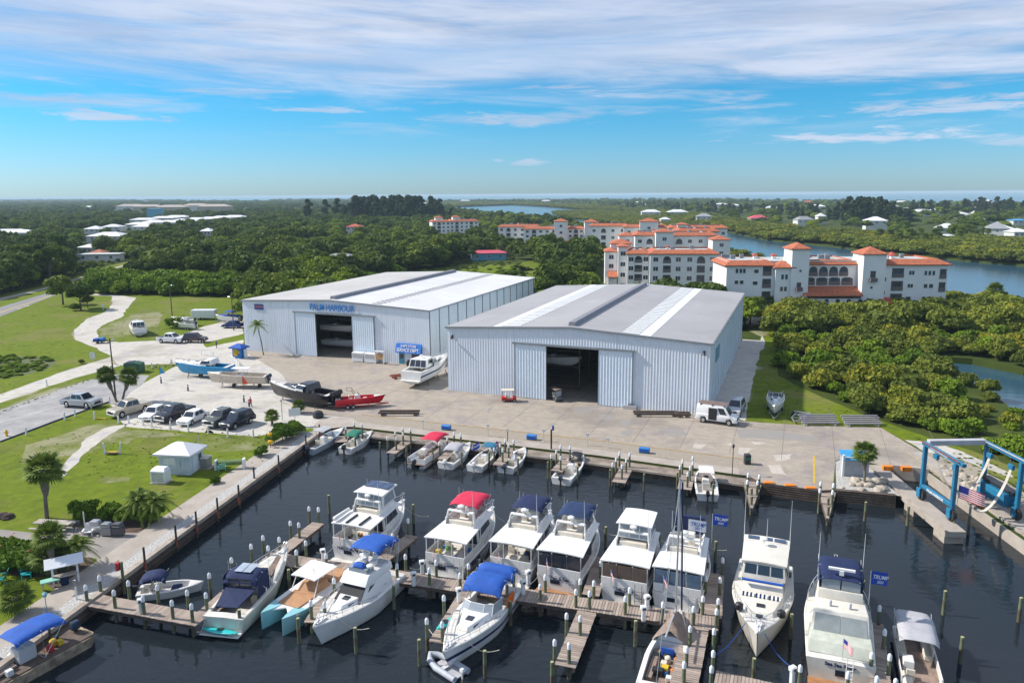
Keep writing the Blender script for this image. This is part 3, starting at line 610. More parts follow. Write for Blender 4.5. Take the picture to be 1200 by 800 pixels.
# --- generic clustered blocks further off
def cluster(name, base, rz, blocks, label, seed, k=1.0):
    """blocks: x0, x1, y0, depth, eave, roof ('s' mansard band, 'h' hip), storeys, bays"""
    t = empty(name, base, rz, label, 'building'); q = random.Random(seed)
    for (x0, x1, y0, dp, ev, rf, st, bays) in blocks:
        MB().box(x0, x1, y0, y0 + dp, 0, ev).build('wall', m_stuc, t)
        mb = MB()
        if rf == 's':
            skirt(mb, x0, x1, y0, y0 + dp, ev + .02, 1.6, 2.0); MB().box(x0 + 2, x1 - 2, y0 + 2, y0 + dp - 2, ev - .1, ev + .8).build('flat_roof', m_flat, t)
            units(t, x0 + 3, x1 - 3, y0 + 3, y0 + dp - 3, ev + .8, max(1, int((x1 - x0) / 6)), int(x0 * 7) + 3)
            if x1 - x0 > 10: chimney(t, q.uniform(x0 + 2, x1 - 2), y0 + dp * .5, ev + .8, .8)
        else: hip(mb, x0, x1, y0, y0 + dp, ev + .02, min(1.6, (x1 - x0) * .2), .4)
        mb.build('roof', m_tile, t)
        sh = (ev - .4) / st
        for s in range(st):
            for b in range(bays):
                cx_ = x0 + (x1 - x0) * (b + .5) / bays; z = s * sh + .9
                if bays >= 3 and b % 3 == 1: balcony(t, cx_ - 1.25, cx_ + 1.25, z - .5, z + 1.75, y0, arch=(s == st - 1))
                else: win(t, cx_ - .75, cx_ + .75, z, z + 1.35, y0)
    return t
mid = P(734, 342); mk = .268
def c2(px): return (px - 734) * mk
t2 = cluster('apartment_building', mid, -math.radians(6), [
    (c2(762), c2(843), 0, 15, 12.6, 's', 4, 6), (c2(735), c2(762), 2.5, 14, 12.4, 's', 4, 3), (c2(724), c2(736), 5, 8, 14.6, 'h', 4, 1), (c2(708), c2(724), 9, 12, 12.6, 'h', 4, 1), (c2(716), c2(742), 16, 10, 14.8, 'h', 4, 1)],
    'white apartment block with a curved orange roof behind the grey hall', 4)
mb = MB(); mb.hexa([(c2(711), 4.2, 4.2), (c2(724), 4.2, 4.2), (c2(724), 9, 5.8), (c2(711), 9, 5.8)], [(c2(711), 4.2, 4.4), (c2(724), 4.2, 4.4), (c2(724), 9, 6.0), (c2(711), 9, 6.0)]); mb.build('porch_roof', m_tile, t2)
MB().box(c2(712), c2(723), 5.2, 9, 0, 4.2).build('porch_wall', m_stuc, t2)
p3 = P(745, 320)
t3 = cluster('apartment_building', p3, -math.radians(4), [
    (0, 12, 6, 14, 15, 's', 4, 3), (12, 34, 10, 14, 14.6, 's', 4, 5), (8, 15, 2, 7, 16.5, 'h', 4, 1), (20, 38, 26, 14, 15.5, 's', 4, 4), (-6, 1, 12, 8, 14.5, 'h', 4, 1), (30, 37, -2, 9, 13.6, 'h', 4, 1)], 'white orange roofed apartment block directly behind the curved one', 6)
p4 = P(783, 303)
t4 = cluster('apartment_building', p4, -math.radians(8), [
    (0, 28, 0, 16, 15, 's', 4, 7), (-22, 0, 12, 16, 15, 's', 4, 4), (-14, -5, 6, 7, 18, 'h', 4, 1), (4, 9, -2, 7, 16.8, 'h', 4, 1), (-40, -20, 26, 14, 15, 's', 4, 4)], 'white apartment block with orange roofs at the river bend', 8)
p5 = P(583, 291); 
t5 = cluster('apartment_building', p5, -math.radians(3), [
    (0, 25, 8, 16, 12.5, 's', 4, 6), (16, 36, 0, 16, 11.5, 's', 4, 5), (34, 42, -3, 9, 16, 'h', 4, 1), (42, 52, 1, 16, 11.5, 's', 4, 3), (52, 60, -3, 9, 15.5, 'h', 4, 1), (60, 80, 2, 16, 12, 's', 4, 5)], 'long white apartment block with two orange capped towers beyond the wood', 9)
MB().box(36, 56, -7, 0, 0, 3.2).build('porch_wall', m_stuc, t5); mb = MB(); hip(mb, 36, 56, -7.5, -.2, 3.2, 1.6, .5); mb.build('porch_roof', m_tile, t5)
p6 = P(507, 277.5)
t6 = cluster('apartment_building', p6, -math.radians(-14), [
    (0, 14, 0, 16, 11.5, 's', 4, 4), (14, 37, 3, 16, 11.5, 's', 4, 6), (3, 9, 4, 6, 14.6, 'h', 4, 1), (17, 23, 6, 6, 14.8, 'h', 4, 1)], 'farthest white apartment block, alone above the dark wood', 10)

# --- houses
def house(px, py, w, d, h, rz, wall, roof, label, rh=1.8, n=3, name='house', far=False, zz=0):
    p = P(px, py); h += .9; rh *= 1.1; t = empty(name, (p.x, p.y, zz), rz, label, 'house')
    if abs(px) < 3000 and label: t['group'] = None; del t['group']
    MB().box(-w / 2, w / 2, 0, d, 0, h).build('wall', wall, t)
    mb = MB(); hip(mb, -w / 2, w / 2, 0, d, h + .02, rh, .6); mb.build('roof', roof, t)
    if not far:
        for k in range(n): x = -w / 2 + w * (k + .5) / n; win(t, x - .7, x + .7, h - 2.2, h - .9, 0)
    HOUSES.append((p.x, p.y, max(w, d) * .62 + 3))
    return t
HOUSES = []
m_wr = M('white metal roof', (.72, .73, .75), .5, col2=(.62, .63, .66), scale=.2)
m_gr = M('grey shingle roof', (.30, .31, .33), .8); m_tanw = M('tan house wall', (.48, .38, .28), .8); m_ww = M('white house wall', (.66, .66, .64), .8); m_gw = M('green pale wall', (.28, .42, .32), .8)
m_red = M('coral red roof', (.60, .09, .14), .7); m_bl = M('blue roof', (.05, .32, .62), .6); m_cyan = M('cyan wall', (.12, .42, .60), .7); m_tanr = M('tan shingle roof', (.42, .36, .32), .8)
for px, py, w, d, h, a, wl, rf, lb, rh in (
    (108, 275, 14, 12, 4, .1, m_ww, m_wr, 'white roofed house with a blue grey wall in the wood by the road', 2.2), (122, 285, 26, 16, 4, .1, m_ww, m_wr, 'broad white roofed clubhouse behind the roadside pines', 2.4),
    (8, 280, 30, 14, 4, 0, m_ww, m_wr, 'white roofed long house at the photo edge behind dark wood', 2.4), (25, 280, 16, 12, 4, .1, m_ww, m_wr, 'small white roofed house beside the long house', 2), (130, 272, 16, 12, 4, 0, m_ww, m_wr, 'white roofed house in front of the long white rows', 2),
    (160, 269, 28, 14, 4, .3, m_ww, m_wr, 'first white roofed house of the bright row', 2), (178, 266, 28, 14, 4, .3, m_ww, m_wr, 'second white roofed house of the bright row', 2), (196, 266, 28, 14, 4, .3, m_ww, m_wr, 'third white roofed house of the bright row', 2), (213, 264, 30, 14, 4, .3, m_ww, m_wr, 'fourth white roofed house of the bright row', 2),
    (228, 262, 30, 14, 4, .3, m_ww, m_wr, 'fifth white roofed house of the bright row', 2), (244, 261, 30, 14, 4, .3, m_ww, m_wr, 'sixth white roofed house of the bright row', 2), (258, 259.5, 32, 14, 4, .3, m_ww, m_wr, 'seventh white roofed house of the bright row', 2), (272, 258.5, 32, 14, 4, .3, m_ww, m_wr, 'last white roofed house of the bright row', 2),
    (165, 262.5, 30, 14, 4, .2, m_ww, m_wr, 'white roof behind the near end of the bright row', 2), (190, 260, 34, 14, 4, .2, m_ww, m_wr, 'white roof behind the middle of the bright row', 2), (205, 258.5, 34, 14, 4, .2, m_ww, m_wr, 'white roof behind the far end of the bright row', 2), (167, 272, 22, 12, 4, .2, m_ww, m_wr, 'low white roofed house below the bright row', 2),
    (152, 248, 60, 24, 11, 0, m_ww, m_tanr, 'tan roofed apartment block, first of the distant skyline row', 4), (172, 248, 60, 24, 10, 0, m_tanw, m_tanr, 'tan roofed apartment block, second of the distant skyline row', 4), (200, 249, 60, 24, 10, 0, m_tanw, m_tanr, 'tan roofed apartment block near the cyan wall', 4), (228, 248, 55, 24, 12, 0, m_ww, m_tanr, 'tan roofed apartment block with the highest roof', 4), (250, 250, 60, 24, 12, 0, m_tanw, m_tanr, 'last tan roofed apartment block of the distant row', 4),
    (181, 255.5, 22, 10, 13, 0, m_cyan, m_cyan, 'bright cyan walled building among the distant blocks', .3), (104, 246, 30, 16, 6, 0, m_ww, m_wr, 'small white house alone in the dark wood', 3),
    (114, 307, 20, 8, 3, -.1, m_ww, m_flat, 'low white walled building beside the road behind the pines', .4), (100, 298, 9, 8, 3, .2, m_ww, m_wr, 'small white house between roadside pines', 1.5), (241, 280, 9, 8, 5, .2, m_ww, m_wr, 'white gabled house between palms', 2),
    (114, 305, 6, 6, 3, 0, m_ww, m_tile, 'orange roofed gate house', 1.5), (6, 309, 8, 6, 3, .1, m_ww, m_wr, 'white shed under the roadside wood', 1),
    (414, 274, 12, 12, 5, .1, m_ww, m_tile2, 'small orange roofed house in the middle of the wood', 2.2), (573, 305, 17, 6, 2.6, -.12, m_cyan, m_red, 'long low cottage with striped red and white roof', 1.2), (397, 310, 12, 8, 3, 0, m_ww, m_gr, 'grey roofed cabin at the edge of the meadow', 1), (309, 309, 7, 6, 2.4, 0, m_ww, m_flat, 'pale shed in the wood behind the hall', .4)):
    house(px, py, w, d, h, -a, wl, rf, lb, rh)
# barrier island houses across the river
for px, py, w, d, h, a, wl, rf, lb, rh in (
    (825, 262, 16, 12, 7, .2, m_ww, m_gr, 'white two storey house at the river bend', 3), (795, 254, 26, 16, 6, 0, m_ww, m_wr, 'wide white roofed house behind the island', 3), (763, 254, 26, 16, 6, .1, m_ww, m_wr, 'white roofed house beside the wide one', 3), (846, 246, 26, 18, 10, 0, m_ww, m_wr, 'tall white house before the sea', 2), (862, 247, 24, 18, 9, 0, m_ww, m_wr, 'second tall white house before the sea', 2),
    (890, 262, 18, 12, 5, 0, m_gw, m_red, 'house with a coral red roof', 3), (905, 248, 20, 12, 6, .1, m_ww, m_wr, 'low white roofed house beyond the red roof', 2.5), (949, 241, 26, 16, 8, 0, m_tanw, m_tile2, 'terracotta coloured house on the beach', 3), (958, 247, 26, 16, 7, .2, m_ww, m_wr, 'broad white roofed house below the beach row', 3), (935, 248, 14, 12, 6, 0, m_ww, m_gr, 'grey roofed house among casuarinas', 3),
    (944, 265, 16, 10, 5.5, -.1, m_ww, m_gr, 'white house with a dark grey roof on the far bank', 3), (963, 262, 8, 8, 7, 0, m_ww, m_wr, 'narrow white house with a cupola', 3), (1027, 269, 17, 14, 7, .25, m_ww, m_wr, 'large white roofed house with many windows across the river', 3), (1046, 248, 22, 14, 8, 0, m_ww, m_tanr, 'white house with tan roof before the sea', 3), (1058, 240.5, 28, 14, 7, 0, m_ww, m_wr, 'white roofed beach house', 3), (1064, 250, 18, 12, 5, 0, m_ww, m_wr, 'low white roofed house', 2.5),
    (1083, 253, 26, 14, 5, 0, m_ww, m_wr, 'wide white roof beneath the casuarinas', 3), (1103, 252, 18, 14, 6, 0, m_ww, m_wr, 'white hipped house beneath the casuarinas', 3), (1150, 250, 20, 14, 7, .1, m_ww, m_wr, 'white house with long gabled wall', 2), (1160, 244, 16, 14, 9, 0, m_ww, m_wr, 'steep white roofed house', 6), (1112, 276, 12, 10, 5, .1, m_ww, m_wr, 'white house with dormer on the far bank', 3),
    (1168, 277, 14, 14, 5, .5, m_ww, m_gr, 'grey roofed house with steep gable', 4.5), (1180, 276, 12, 12, 4, 0, m_ww, m_wr, 'small house beside the steep gable', 3), (1197, 284, 10, 10, 6, 0, m_ww, m_wr, 'white house at the photo edge on the bank', 2), (1155, 262, 18, 10, 4, 0, m_gw, m_flat, 'flat green roofed house', .6), (1196, 264, 14, 10, 4, 0, m_ww, m_bl, 'house with a bright blue roof', 1.2), (1112, 283, 8, 6, 3, 0, m_ww, m_wr, 'boathouse at the mangrove edge', 1), (1128, 255, 16, 12, 4, 0, m_ww, m_wr, 'white cottage among palms', 2), (1140, 257, 14, 12, 4, 0, m_ww, m_gr, 'grey cottage among palms', 2), (780, 262, 10, 8, 4, 0, m_ww, m_wr, 'small white cottage at the island side', 2),
    (640, 238.5, 30, 14, 8, 0, m_ww, m_wr, 'white house on the far shore', 3), (760, 243, 20, 12, 6, 0, m_ww, m_wr, 'white roofed beach cottage', 3), (750, 240.5, 30, 12, 6, 0, m_ww, m_wr, 'second white roofed beach cottage', 3), (495, 241, 26, 14, 6, 0, m_ww, m_wr, 'white house on the far point', 3), (508, 239.5, 26, 14, 6, 0, m_ww, m_wr, 'second white house on the far point', 3), (545, 237.5, 40, 14, 7, 0, m_ww, m_wr, 'white beach house beyond the lagoon', 3)):
    house(px, py, w, d, h, -a, wl, rf, lb, rh, zz=-.4)
# ---------------------------------------------------------------- vegetation
def leafmat(name, c1, c2, c3=None, trans=.25):
    m = bpy.data.materials.new(name); m.use_nodes = True; t = m.node_tree; b = t.nodes['Principled BSDF']
    b.inputs['Roughness'].default_value = .7; b.inputs['Specular IOR Level'].default_value = .2
    g = t.nodes.new('ShaderNodeNewGeometry'); oi = t.nodes.new('ShaderNodeObjectInfo')
    cr = t.nodes.new('ShaderNodeValToRGB'); e = cr.color_ramp.elements
    e[0].color = (*c1, 1); e[1].color = (*c2, 1); e[0].position = .0; e[1].position = .8
    if c3: x = e.new(1.0); x.color = (*c3, 1)
    a = t.nodes.new('ShaderNodeMath'); a.operation = 'MULTIPLY'; a.inputs[1].default_value = .45; t.links.new(g.outputs['Random Per Island'], a.inputs[0])
    c = t.nodes.new('ShaderNodeMath'); c.operation = 'MULTIPLY'; c.inputs[1].default_value = .62; t.links.new(oi.outputs['Random'], c.inputs[0])
    d = t.nodes.new('ShaderNodeMath'); d.operation = 'ADD'; t.links.new(a.outputs[0], d.inputs[0]); t.links.new(c.outputs[0], d.inputs[1])
    t.links.new(d.outputs[0], cr.inputs[0]); t.links.new(cr.outputs[0], b.inputs['Base Color'])
    tl = t.nodes.new('ShaderNodeBsdfTranslucent'); t.links.new(cr.outputs[0], tl.inputs[0]); mx = t.nodes.new('ShaderNodeMixShader'); mx.inputs[0].default_value = trans
    t.links.new(b.outputs[0], mx.inputs[1]); t.links.new(tl.outputs[0], mx.inputs[2]); t.links.new(mx.outputs[0], t.nodes['Material Output'].inputs[0])
    return m
lf_broad = leafmat('broadleaf', (.075, .125, .010), (.20, .27, .020), (.30, .35, .02))
lf_mang = leafmat('mangrove leaf', (.065, .095, .018), (.20, .235, .030), (.32, .28, .02))
lf_dark = leafmat('dark wood leaf', (.040, .080, .014), (.115, .165, .022), (.19, .23, .022))
lf_pine = leafmat('casuarina needle', (.020, .042, .018), (.045, .075, .028))
lf_palm = leafmat('palm leaf', (.065, .11, .022), (.16, .22, .035), trans=.15)
lf_bright = leafmat('bright leaf', (.07, .13, .010), (.17, .26, .018), (.26, .34, .02))
lf_shrub = leafmat('shrub leaf', (.045, .10, .008), (.12, .20, .015))
m_bark = M('bark', (.16, .13, .10), .95, col2=(.08, .065, .05), scale=3)
m_ptrunk = M('palm trunk', (.24, .20, .17), .95, col2=(.12, .10, .085), scale=4, wave=('Z', 3, .5))

def crown_mesh(name, mat, lobes, n, leaf, seed, core=.72, aspect=1.6):
    rs = np.random.RandomState(seed); vs = []; fs = []
    w = np.array([(a * b + b * c + a * c) for _, _, _, a, b, c in lobes]); w = w / w.sum()
    ids = rs.choice(len(lobes), n, p=w); L = np.array(lobes)[ids]
    d = rs.normal(size=(n, 3)); d /= np.linalg.norm(d, axis=1)[:, None]; d[:, 2] = np.where(d[:, 2] < -.35, -d[:, 2] * .6, d[:, 2])
    rad = .78 + .3 * rs.rand(n) ** 1.0
    # clumps: bumpy radius
    rad += .10 * np.sin(d[:, 0] * 7 + ids * 2.1) * np.cos(d[:, 1] * 6 + ids) + .07 * np.sin(d[:, 2] * 11 + ids)
    p = L[:, :3] + d * L[:, 3:] * rad[:, None]
    nr = d * .9 + rs.normal(size=(n, 3)) * .55; nr /= np.linalg.norm(nr, axis=1)[:, None]
    t = np.cross(nr, rs.normal(size=(n, 3))); t /= np.linalg.norm(t, axis=1)[:, None]; b = np.cross(nr, t)
    s = leaf * (.55 + .9 * rs.rand(n))[:, None]
    v = np.stack([p - t * s * aspect * .5, p - b * s * .5 + nr * s * .12, p + t * s * aspect * .5, p + b * s * .5 - nr * s * .12], 1).reshape(-1, 3)
    vs = [tuple(x) for x in v]; fs = [(4 * i, 4 * i + 1, 4 * i + 2, 4 * i + 3) for i in range(n)]
    if core:
        for (x, y, z, a, bb, c) in lobes:
            bm = bmesh.new(); bmesh.ops.create_icosphere(bm, subdivisions=2, radius=1)
            k = len(vs)
            for q in bm.verts:
                f = core * (1 + .25 * mnoise.noise(q.co * 2.2 + Vector((x, y, z + seed)))); vs.append((x + q.co.x * a * f, y + q.co.y * bb * f, z + q.co.z * c * f))
            for q in bm.faces: fs.append(tuple(u.index + k for u in q.verts))
            bm.free()
    me = bpy.data.meshes.new(name); me.from_pydata(vs, [], fs); me.materials.append(mat); return me
def trunk_mesh(h, r, seed, limbs=4, reach=1.5, mat=None):
    mb = MB(); q = random.Random(seed)
    mb.tube([(0, 0, -.3), (q.uniform(-.1, .1), q.uniform(-.1, .1), h * .5), (q.uniform(-.3, .3), q.uniform(-.3, .3), h)], r, 7, r * .45)
    for i in range(limbs):
        a = i * 6.28 / limbs + q.random(); z = h * q.uniform(.45, .8)
        mb.tube([(0, 0, z), (math.cos(a) * reach * .5, math.sin(a) * reach * .5, z + reach * .45), (math.cos(a) * reach, math.sin(a) * reach, z + reach * .7)], r * .45, 5, r * .12)
    me = bpy.data.meshes.new('trunk'); me.from_pydata(mb.v, [], mb.f); me.materials.append(mat or m_bark)
    for f in me.polygons: f.use_smooth = True
    return me
def lobeset(seed, R, H, z0, n, flat=.75):
    q = random.Random(seed); out = [(0, 0, z0 + H * .55, R * .62, R * .62, H * .45)]
    for i in range(n):
        a = i * 6.283 / n + q.uniform(-.4, .4); r = R * q.uniform(.42, .68); s = R * q.uniform(.28, .46)
        out.append((math.cos(a) * r, math.sin(a) * r, z0 + H * q.uniform(.25, .75), s, s, s * flat))
    return out
PROTO = {}
def proto(kind, crown, trunk): PROTO.setdefault(kind, []).append((crown, trunk))
for i in range(4):
    proto('broad', crown_mesh('crown', lf_broad, lobeset(i, 4.2, 5.5, 2.2, 8), 2600, .62, i), trunk_mesh(4.5, .28, i, 4, 2.2))
    proto('bright', crown_mesh('crown', lf_bright, lobeset(120 + i, 3.2, 4.0, .3, 9), 2600, .5, 130 + i), trunk_mesh(2.6, .16, i, 5, 1.6))
    proto('mang', crown_mesh('crown', lf_mang, lobeset(20 + i, 3.2, 3.6, .5, 8), 3000, .42, 30 + i), trunk_mesh(2.6, .16, i, 5, 1.6))
for i in range(3):
    proto('dark', crown_mesh('crown', lf_dark, lobeset(50 + i, 4.4, 7, 2.4, 9), 2200, .75, 50 + i), trunk_mesh(6, .3, i, 4, 2.4))
    lob = [(random.Random(i * 9 + k).uniform(-1.7, 1.7), random.Random(i * 5 + k).uniform(-1.7, 1.7), 3.0 + k * 1.75 + random.Random(i + k * 3).uniform(-.5, .5), 3.1 - k * .22 + random.Random(i * 11 + k).uniform(-.5, .5), 2.9 - k * .2, 1.5) for k in range(8)]
    proto('pine', crown_mesh('crown', lf_pine, lob, 2200, .7, 70 + i, core=.5, aspect=2.6), trunk_mesh(15, .3, i, 3, 1.5))
    proto('shrub', crown_mesh('crown', lf_shrub, lobeset(80 + i, 1.25, 1.5, .05, 6), 1100, .24, 80 + i), trunk_mesh(.9, .06, i, 4, .6))
    # open, stumpy pine of the verge
    lob = [(random.Random(i * 3 + k).uniform(-2.4, 2.4), random.Random(i * 7 + k + 1).uniform(-2, 2), 5.2 + (k % 4) * 1.1, 1.6, 1.6, .95) for k in range(8)]
    proto('umbrella', crown_mesh('crown', lf_dark, lob, 2400, .42, 90 + i, core=.5, aspect=2), trunk_mesh(8.2, .36, i, 6, 2.3))

def palm_meshes(seed, h, kind='sabal', n=34, fl=1.9, r=.2):
    q = random.Random(seed); mb = MB(); lean = (q.uniform(-.3, .3), q.uniform(-.3, .3)) if kind != 'slim' else (q.uniform(-1.2, -.8), q.uniform(-.2, .2))
    mb.tube([(0, 0, -.2), (lean[0] * .3, lean[1] * .3, h * .4), (lean[0], lean[1], h)], r * 1.1, 9, r * .85)
    if kind == 'sabal': mb.lathe([(r, h * .45), (r * 1.9, h * .6), (r * 2.2, h * .9), (r * 1.2, h + .1)], 10, (lean[0] * .8, lean[1] * .8, 0))
    tr = bpy.data.meshes.new('trunk'); tr.from_pydata(mb.v, [], mb.f); tr.materials.append(m_ptrunk)
    mb = MB(); o = Vector((lean[0], lean[1], h + .1))
    for i in range(n):
        a = i * 2.39996; e = math.radians(80 - 125 * (i / n) ** .85 if kind == 'sabal' else 70 - 100 * (i / n))
        d = Vector((math.cos(a) * math.cos(e), math.sin(a) * math.cos(e), math.sin(e))); L = fl * q.uniform(.85, 1.1)
        s = d.cross(Vector((0, 0, 1))).normalized()
        if kind == 'sabal':                             # fan leaf on a stalk
            st = o + d * L * .45 + Vector((0, 0, -.04)); mb.tube([o, st], .025, 3)
            up = s.cross(d)
            for k in range(13):
                g = (k - 6) / 6 * 1.5; dd = (d * math.cos(g) + s * math.sin(g)); e2 = st + dd * L * .62 + Vector((0, 0, -.22 * L * (.4 + abs(g) * .35)))
                w = up.cross(dd).normalized() * .055 * L; mid = st.lerp(e2, .5) + Vector((0, 0, .06 * L))
                mb.add([st, mid - w, e2, mid + w], [(0, 1, 2, 3)])
        else:                                           # feather leaf
            pts = [o + d * L * t_ + Vector((0, 0, -L * .55 * t_ ** 2.2)) for t_ in (0, .2, .4, .6, .8, 1)]
            mb.tube(pts, .03, 3, .01)
            for k in range(5):
                for m_ in range(5):
                    t_ = (m_ + .5) / 5; p = pts[k].lerp(pts[k + 1], t_); tg = (pts[k + 1] - pts[k]).normalized(); wl = L * .27 * (1 - abs((k + t_) / 5 - .4) * 1.1)
                    for sg in (-1, 1):
                        e2 = p + (s * sg + tg * .55 + Vector((0, 0, -.5))).normalized() * wl
                        mb.add([p - tg * .045 * L * .5, p + tg * .045 * L * .5, e2], [(0, 1, 2)])
    cr = bpy.data.meshes.new('crown'); cr.from_pydata(mb.v, [], mb.f); cr.materials.append(lf_palm)
    return cr, tr
for i in range(3): PROTO.setdefault('sabal', []).append(palm_meshes(i, 5.2, 'sabal', 36, 2.1, .2))
for i in range(2): PROTO.setdefault('slim', []).append(palm_meshes(40 + i, 6.6, 'slim', 16, 2.6, .12))
for i in range(2): PROTO.setdefault('lowpalm', []).append(palm_meshes(60 + i, 1.5, 'sabal', 34, 1.5, .2))
for i in range(2): PROTO.setdefault('date', []).append(palm_meshes(70 + i, 2.4, 'feather', 30, 2.3, .13))
KN = {'bright': 'broadleaf_tree', 'broad': 'broadleaf_tree', 'mang': 'mangrove_tree', 'dark': 'oak_tree', 'pine': 'casuarina_tree', 'shrub': 'shrub', 'umbrella': 'pine_tree', 'sabal': 'palm_tree', 'slim': 'palm_tree', 'lowpalm': 'palm_tree', 'date': 'palm_tree'}
def plant(kind, pos, sc, label, cat, group=None, k=None, zs=1.0, name=None, rz=None):
    c, t = PROTO[kind][(k if k is not None else rnd.randrange(99)) % len(PROTO[kind])]
    e = empty(name or ('mangrove_tree' if 'mangrove' in label else KN[kind]), pos, rnd.uniform(0, 6.28) if rz is None else rz, label, cat, group); e.scale = (sc, sc, sc * zs)
    for nm, me in (('crown', c), ('trunk' if kind != 'shrub' else 'stem', t)):
        o = bpy.data.objects.new(nm, me); COL.objects.link(o); o.parent = e
    return e

def scatter_group():
    g = bpy.data.node_groups.new('scatter', 'GeometryNodeTree')
    g.interface.new_socket('Geometry', in_out='INPUT', socket_type='NodeSocketGeometry'); g.interface.new_socket('Object', in_out='INPUT', socket_type='NodeSocketObject')
    g.interface.new_socket('Geometry', in_out='OUTPUT', socket_type='NodeSocketGeometry')
    i = g.nodes.new('NodeGroupInput'); o = g.nodes.new('NodeGroupOutput'); s = g.nodes.new('GeometryNodeInstanceOnPoints'); ob = g.nodes.new('GeometryNodeObjectInfo')
    ob.transform_space = 'ORIGINAL'; ob.inputs['As Instance'].default_value = True
    sc = g.nodes.new('GeometryNodeInputNamedAttribute'); sc.data_type = 'FLOAT_VECTOR'; sc.inputs[0].default_value = 'sc'
    ro = g.nodes.new('GeometryNodeInputNamedAttribute'); ro.data_type = 'FLOAT_VECTOR'; ro.inputs[0].default_value = 'rot'
    L = g.links.new; L(i.outputs[0], s.inputs['Points']); L(i.outputs[1], ob.inputs[0]); L(ob.outputs['Geometry'], s.inputs['Instance'])
    L(ro.outputs[0], s.inputs['Rotation']); L(sc.outputs[0], s.inputs['Scale']); L(s.outputs[0], o.inputs[0]); return g
SG = scatter_group()
def scatter(name, pts, src, label):                     # pts: x, y, z, s, zs
    me = bpy.data.meshes.new(name); me.from_pydata([p[:3] for p in pts], [], [])
    a = me.attributes.new('sc', 'FLOAT_VECTOR', 'POINT'); b = me.attributes.new('rot', 'FLOAT_VECTOR', 'POINT')
    a.data.foreach_set('vector', [c for p in pts for c in (p[3], p[3], p[3] * p[4])]); b.data.foreach_set('vector', [c for p in pts for c in (0, 0, rnd.uniform(0, 6.28))])
    o = bpy.data.objects.new(name, me); COL.objects.link(o); o['kind'] = 'stuff'; o['label'] = label
    md = o.modifiers.new('scatter', 'NODES'); md.node_group = SG
    for it in SG.interface.items_tree:
        if it.in_out == 'INPUT' and it.name == 'Object': md[it.identifier] = src
    return o

def fan(n, y0, y1, seed, margin=1.08):
    """points spread evenly over the ground fan between two distances"""
    q = random.Random(seed); out = []
    for _ in range(n):
        y = math.sqrt(q.uniform(y0 * y0, y1 * y1)); x = q.uniform(-1, 1) * y * .70 * margin; out.append((x, y))
    return out
def grid_pts(poly, step, jit, seed):
    q = random.Random(seed); xs = [p[0] for p in poly]; ys = [p[1] for p in poly]; out = []
    y = min(ys)
    while y < max(ys):
        x = min(xs)
        while x < max(xs):
            p = (x + q.uniform(-jit, jit) * step, y + q.uniform(-jit, jit) * step)
            if inpoly(p, poly): out.append(p)
            x += step
        y += step
    return out
# exclusion areas (world)
EX = [PP(l) for l in (
    [(-400, 620), (-400, 470), (0, 345), (60, 333), (110, 317), (170, 301), (186, 305), (160, 322), (108, 340), (140, 344), (165, 345), (290, 345), (300, 430), (0, 560)],
    [(385, 354), (425, 332), (470, 321), (520, 313), (545, 307), (612, 306), (640, 318), (662, 345), (600, 354)],
    [(600, 310), (630, 304), (634, 316), (612, 318)],
    [(848, 345), (1106, 345), (1106, 380), (905, 376), (848, 382)],
    [(700, 297), (845, 297), (845, 362), (730, 362), (690, 340)],
    [(580, 276), (745, 276), (740, 303), (580, 303)], [(503, 270), (572, 270), (572, 283), (503, 284)],
    [(545, 303), (595, 303), (595, 312), (545, 312)],
)]
EX.append([H1 - V * 4 - U * 30, H1 + V * (H1W + 2) - U * 60, H1 + V * (H1W + 2) + U * 61, H1 - V * 4 + U * 61])
EX.append([H2 - V * 4 - U * 30, H2 + V * (H2W + 11) - U * 20, H2 + V * (H2W + 11) + U * 61, H2 - V * 4 + U * 61])
FLATS = []
COVE = PP([(1088, 425), (1200, 432), (1400, 450), (1400, 540), (1225, 512), (1203, 500), (1180, 474), (1150, 452)])
MANG = PP([(907, 376), (914, 440), (932, 448), (967, 464), (1012, 483), (1092, 511), (1142, 526), (1200, 549), (1330, 590), (1290, 562), (1225, 513), (1200, 503), (1178, 475), (1148, 454), (1108, 439), (1084, 425), (1096, 415), (1140, 418), (1200, 430), (1500, 448), (1500, 400), (1200, 372), (1150, 360), (1106, 372), (908, 376)])
import collections
_hg = collections.defaultdict(list)
for hx, hy, hr in HOUSES:
    for gx in range(int((hx - 60) // 60), int((hx + 60) // 60) + 1):
        for gy in range(int((hy - 110) // 60), int((hy + 60) // 60) + 1): _hg[gx, gy].append((hx, hy, hr))
def clear_of_houses(p, r=0):
    for hx, hy, hr in _hg.get((int(p[0] // 60), int(p[1] // 60)), ()):
        if (p[0] - hx) ** 2 + (p[1] - hy - 4) ** 2 < (hr + r) ** 2: return False
    return True
def low(p):
    for gy in (0, 1, 2, 3, 4):
        for hx, hy, hr in _hg.get((int(p[0] // 60), int(p[1] // 60) + gy), ()):
            if hy - .2 * hy < p[1] < hy + 4 and abs(p[0] * hy / p[1] - hx) < hr * 1.0: return .28
    return 1.0
RIV = PP([(560, 247), (530, 244), (600, 240), (660, 240), (740, 247), (800, 257), (850, 270), (900, 280), (975, 287), (1200, 309), (1200, 372), (1104, 347), (900, 300), (845, 291), (790, 281), (740, 267), (690, 264), (658, 256), (600, 251)])
def riv(p):
    q_ = (p[0] * 1.13, p[1] * 1.13)
    return .45 if inpoly(q_, RIV) or inpoly((p[0] * 1.25, p[1] * 1.25), RIV) else 1.0
def free(p): return clear_of_houses(p) and not any(inpoly(p, e) for e in EX)
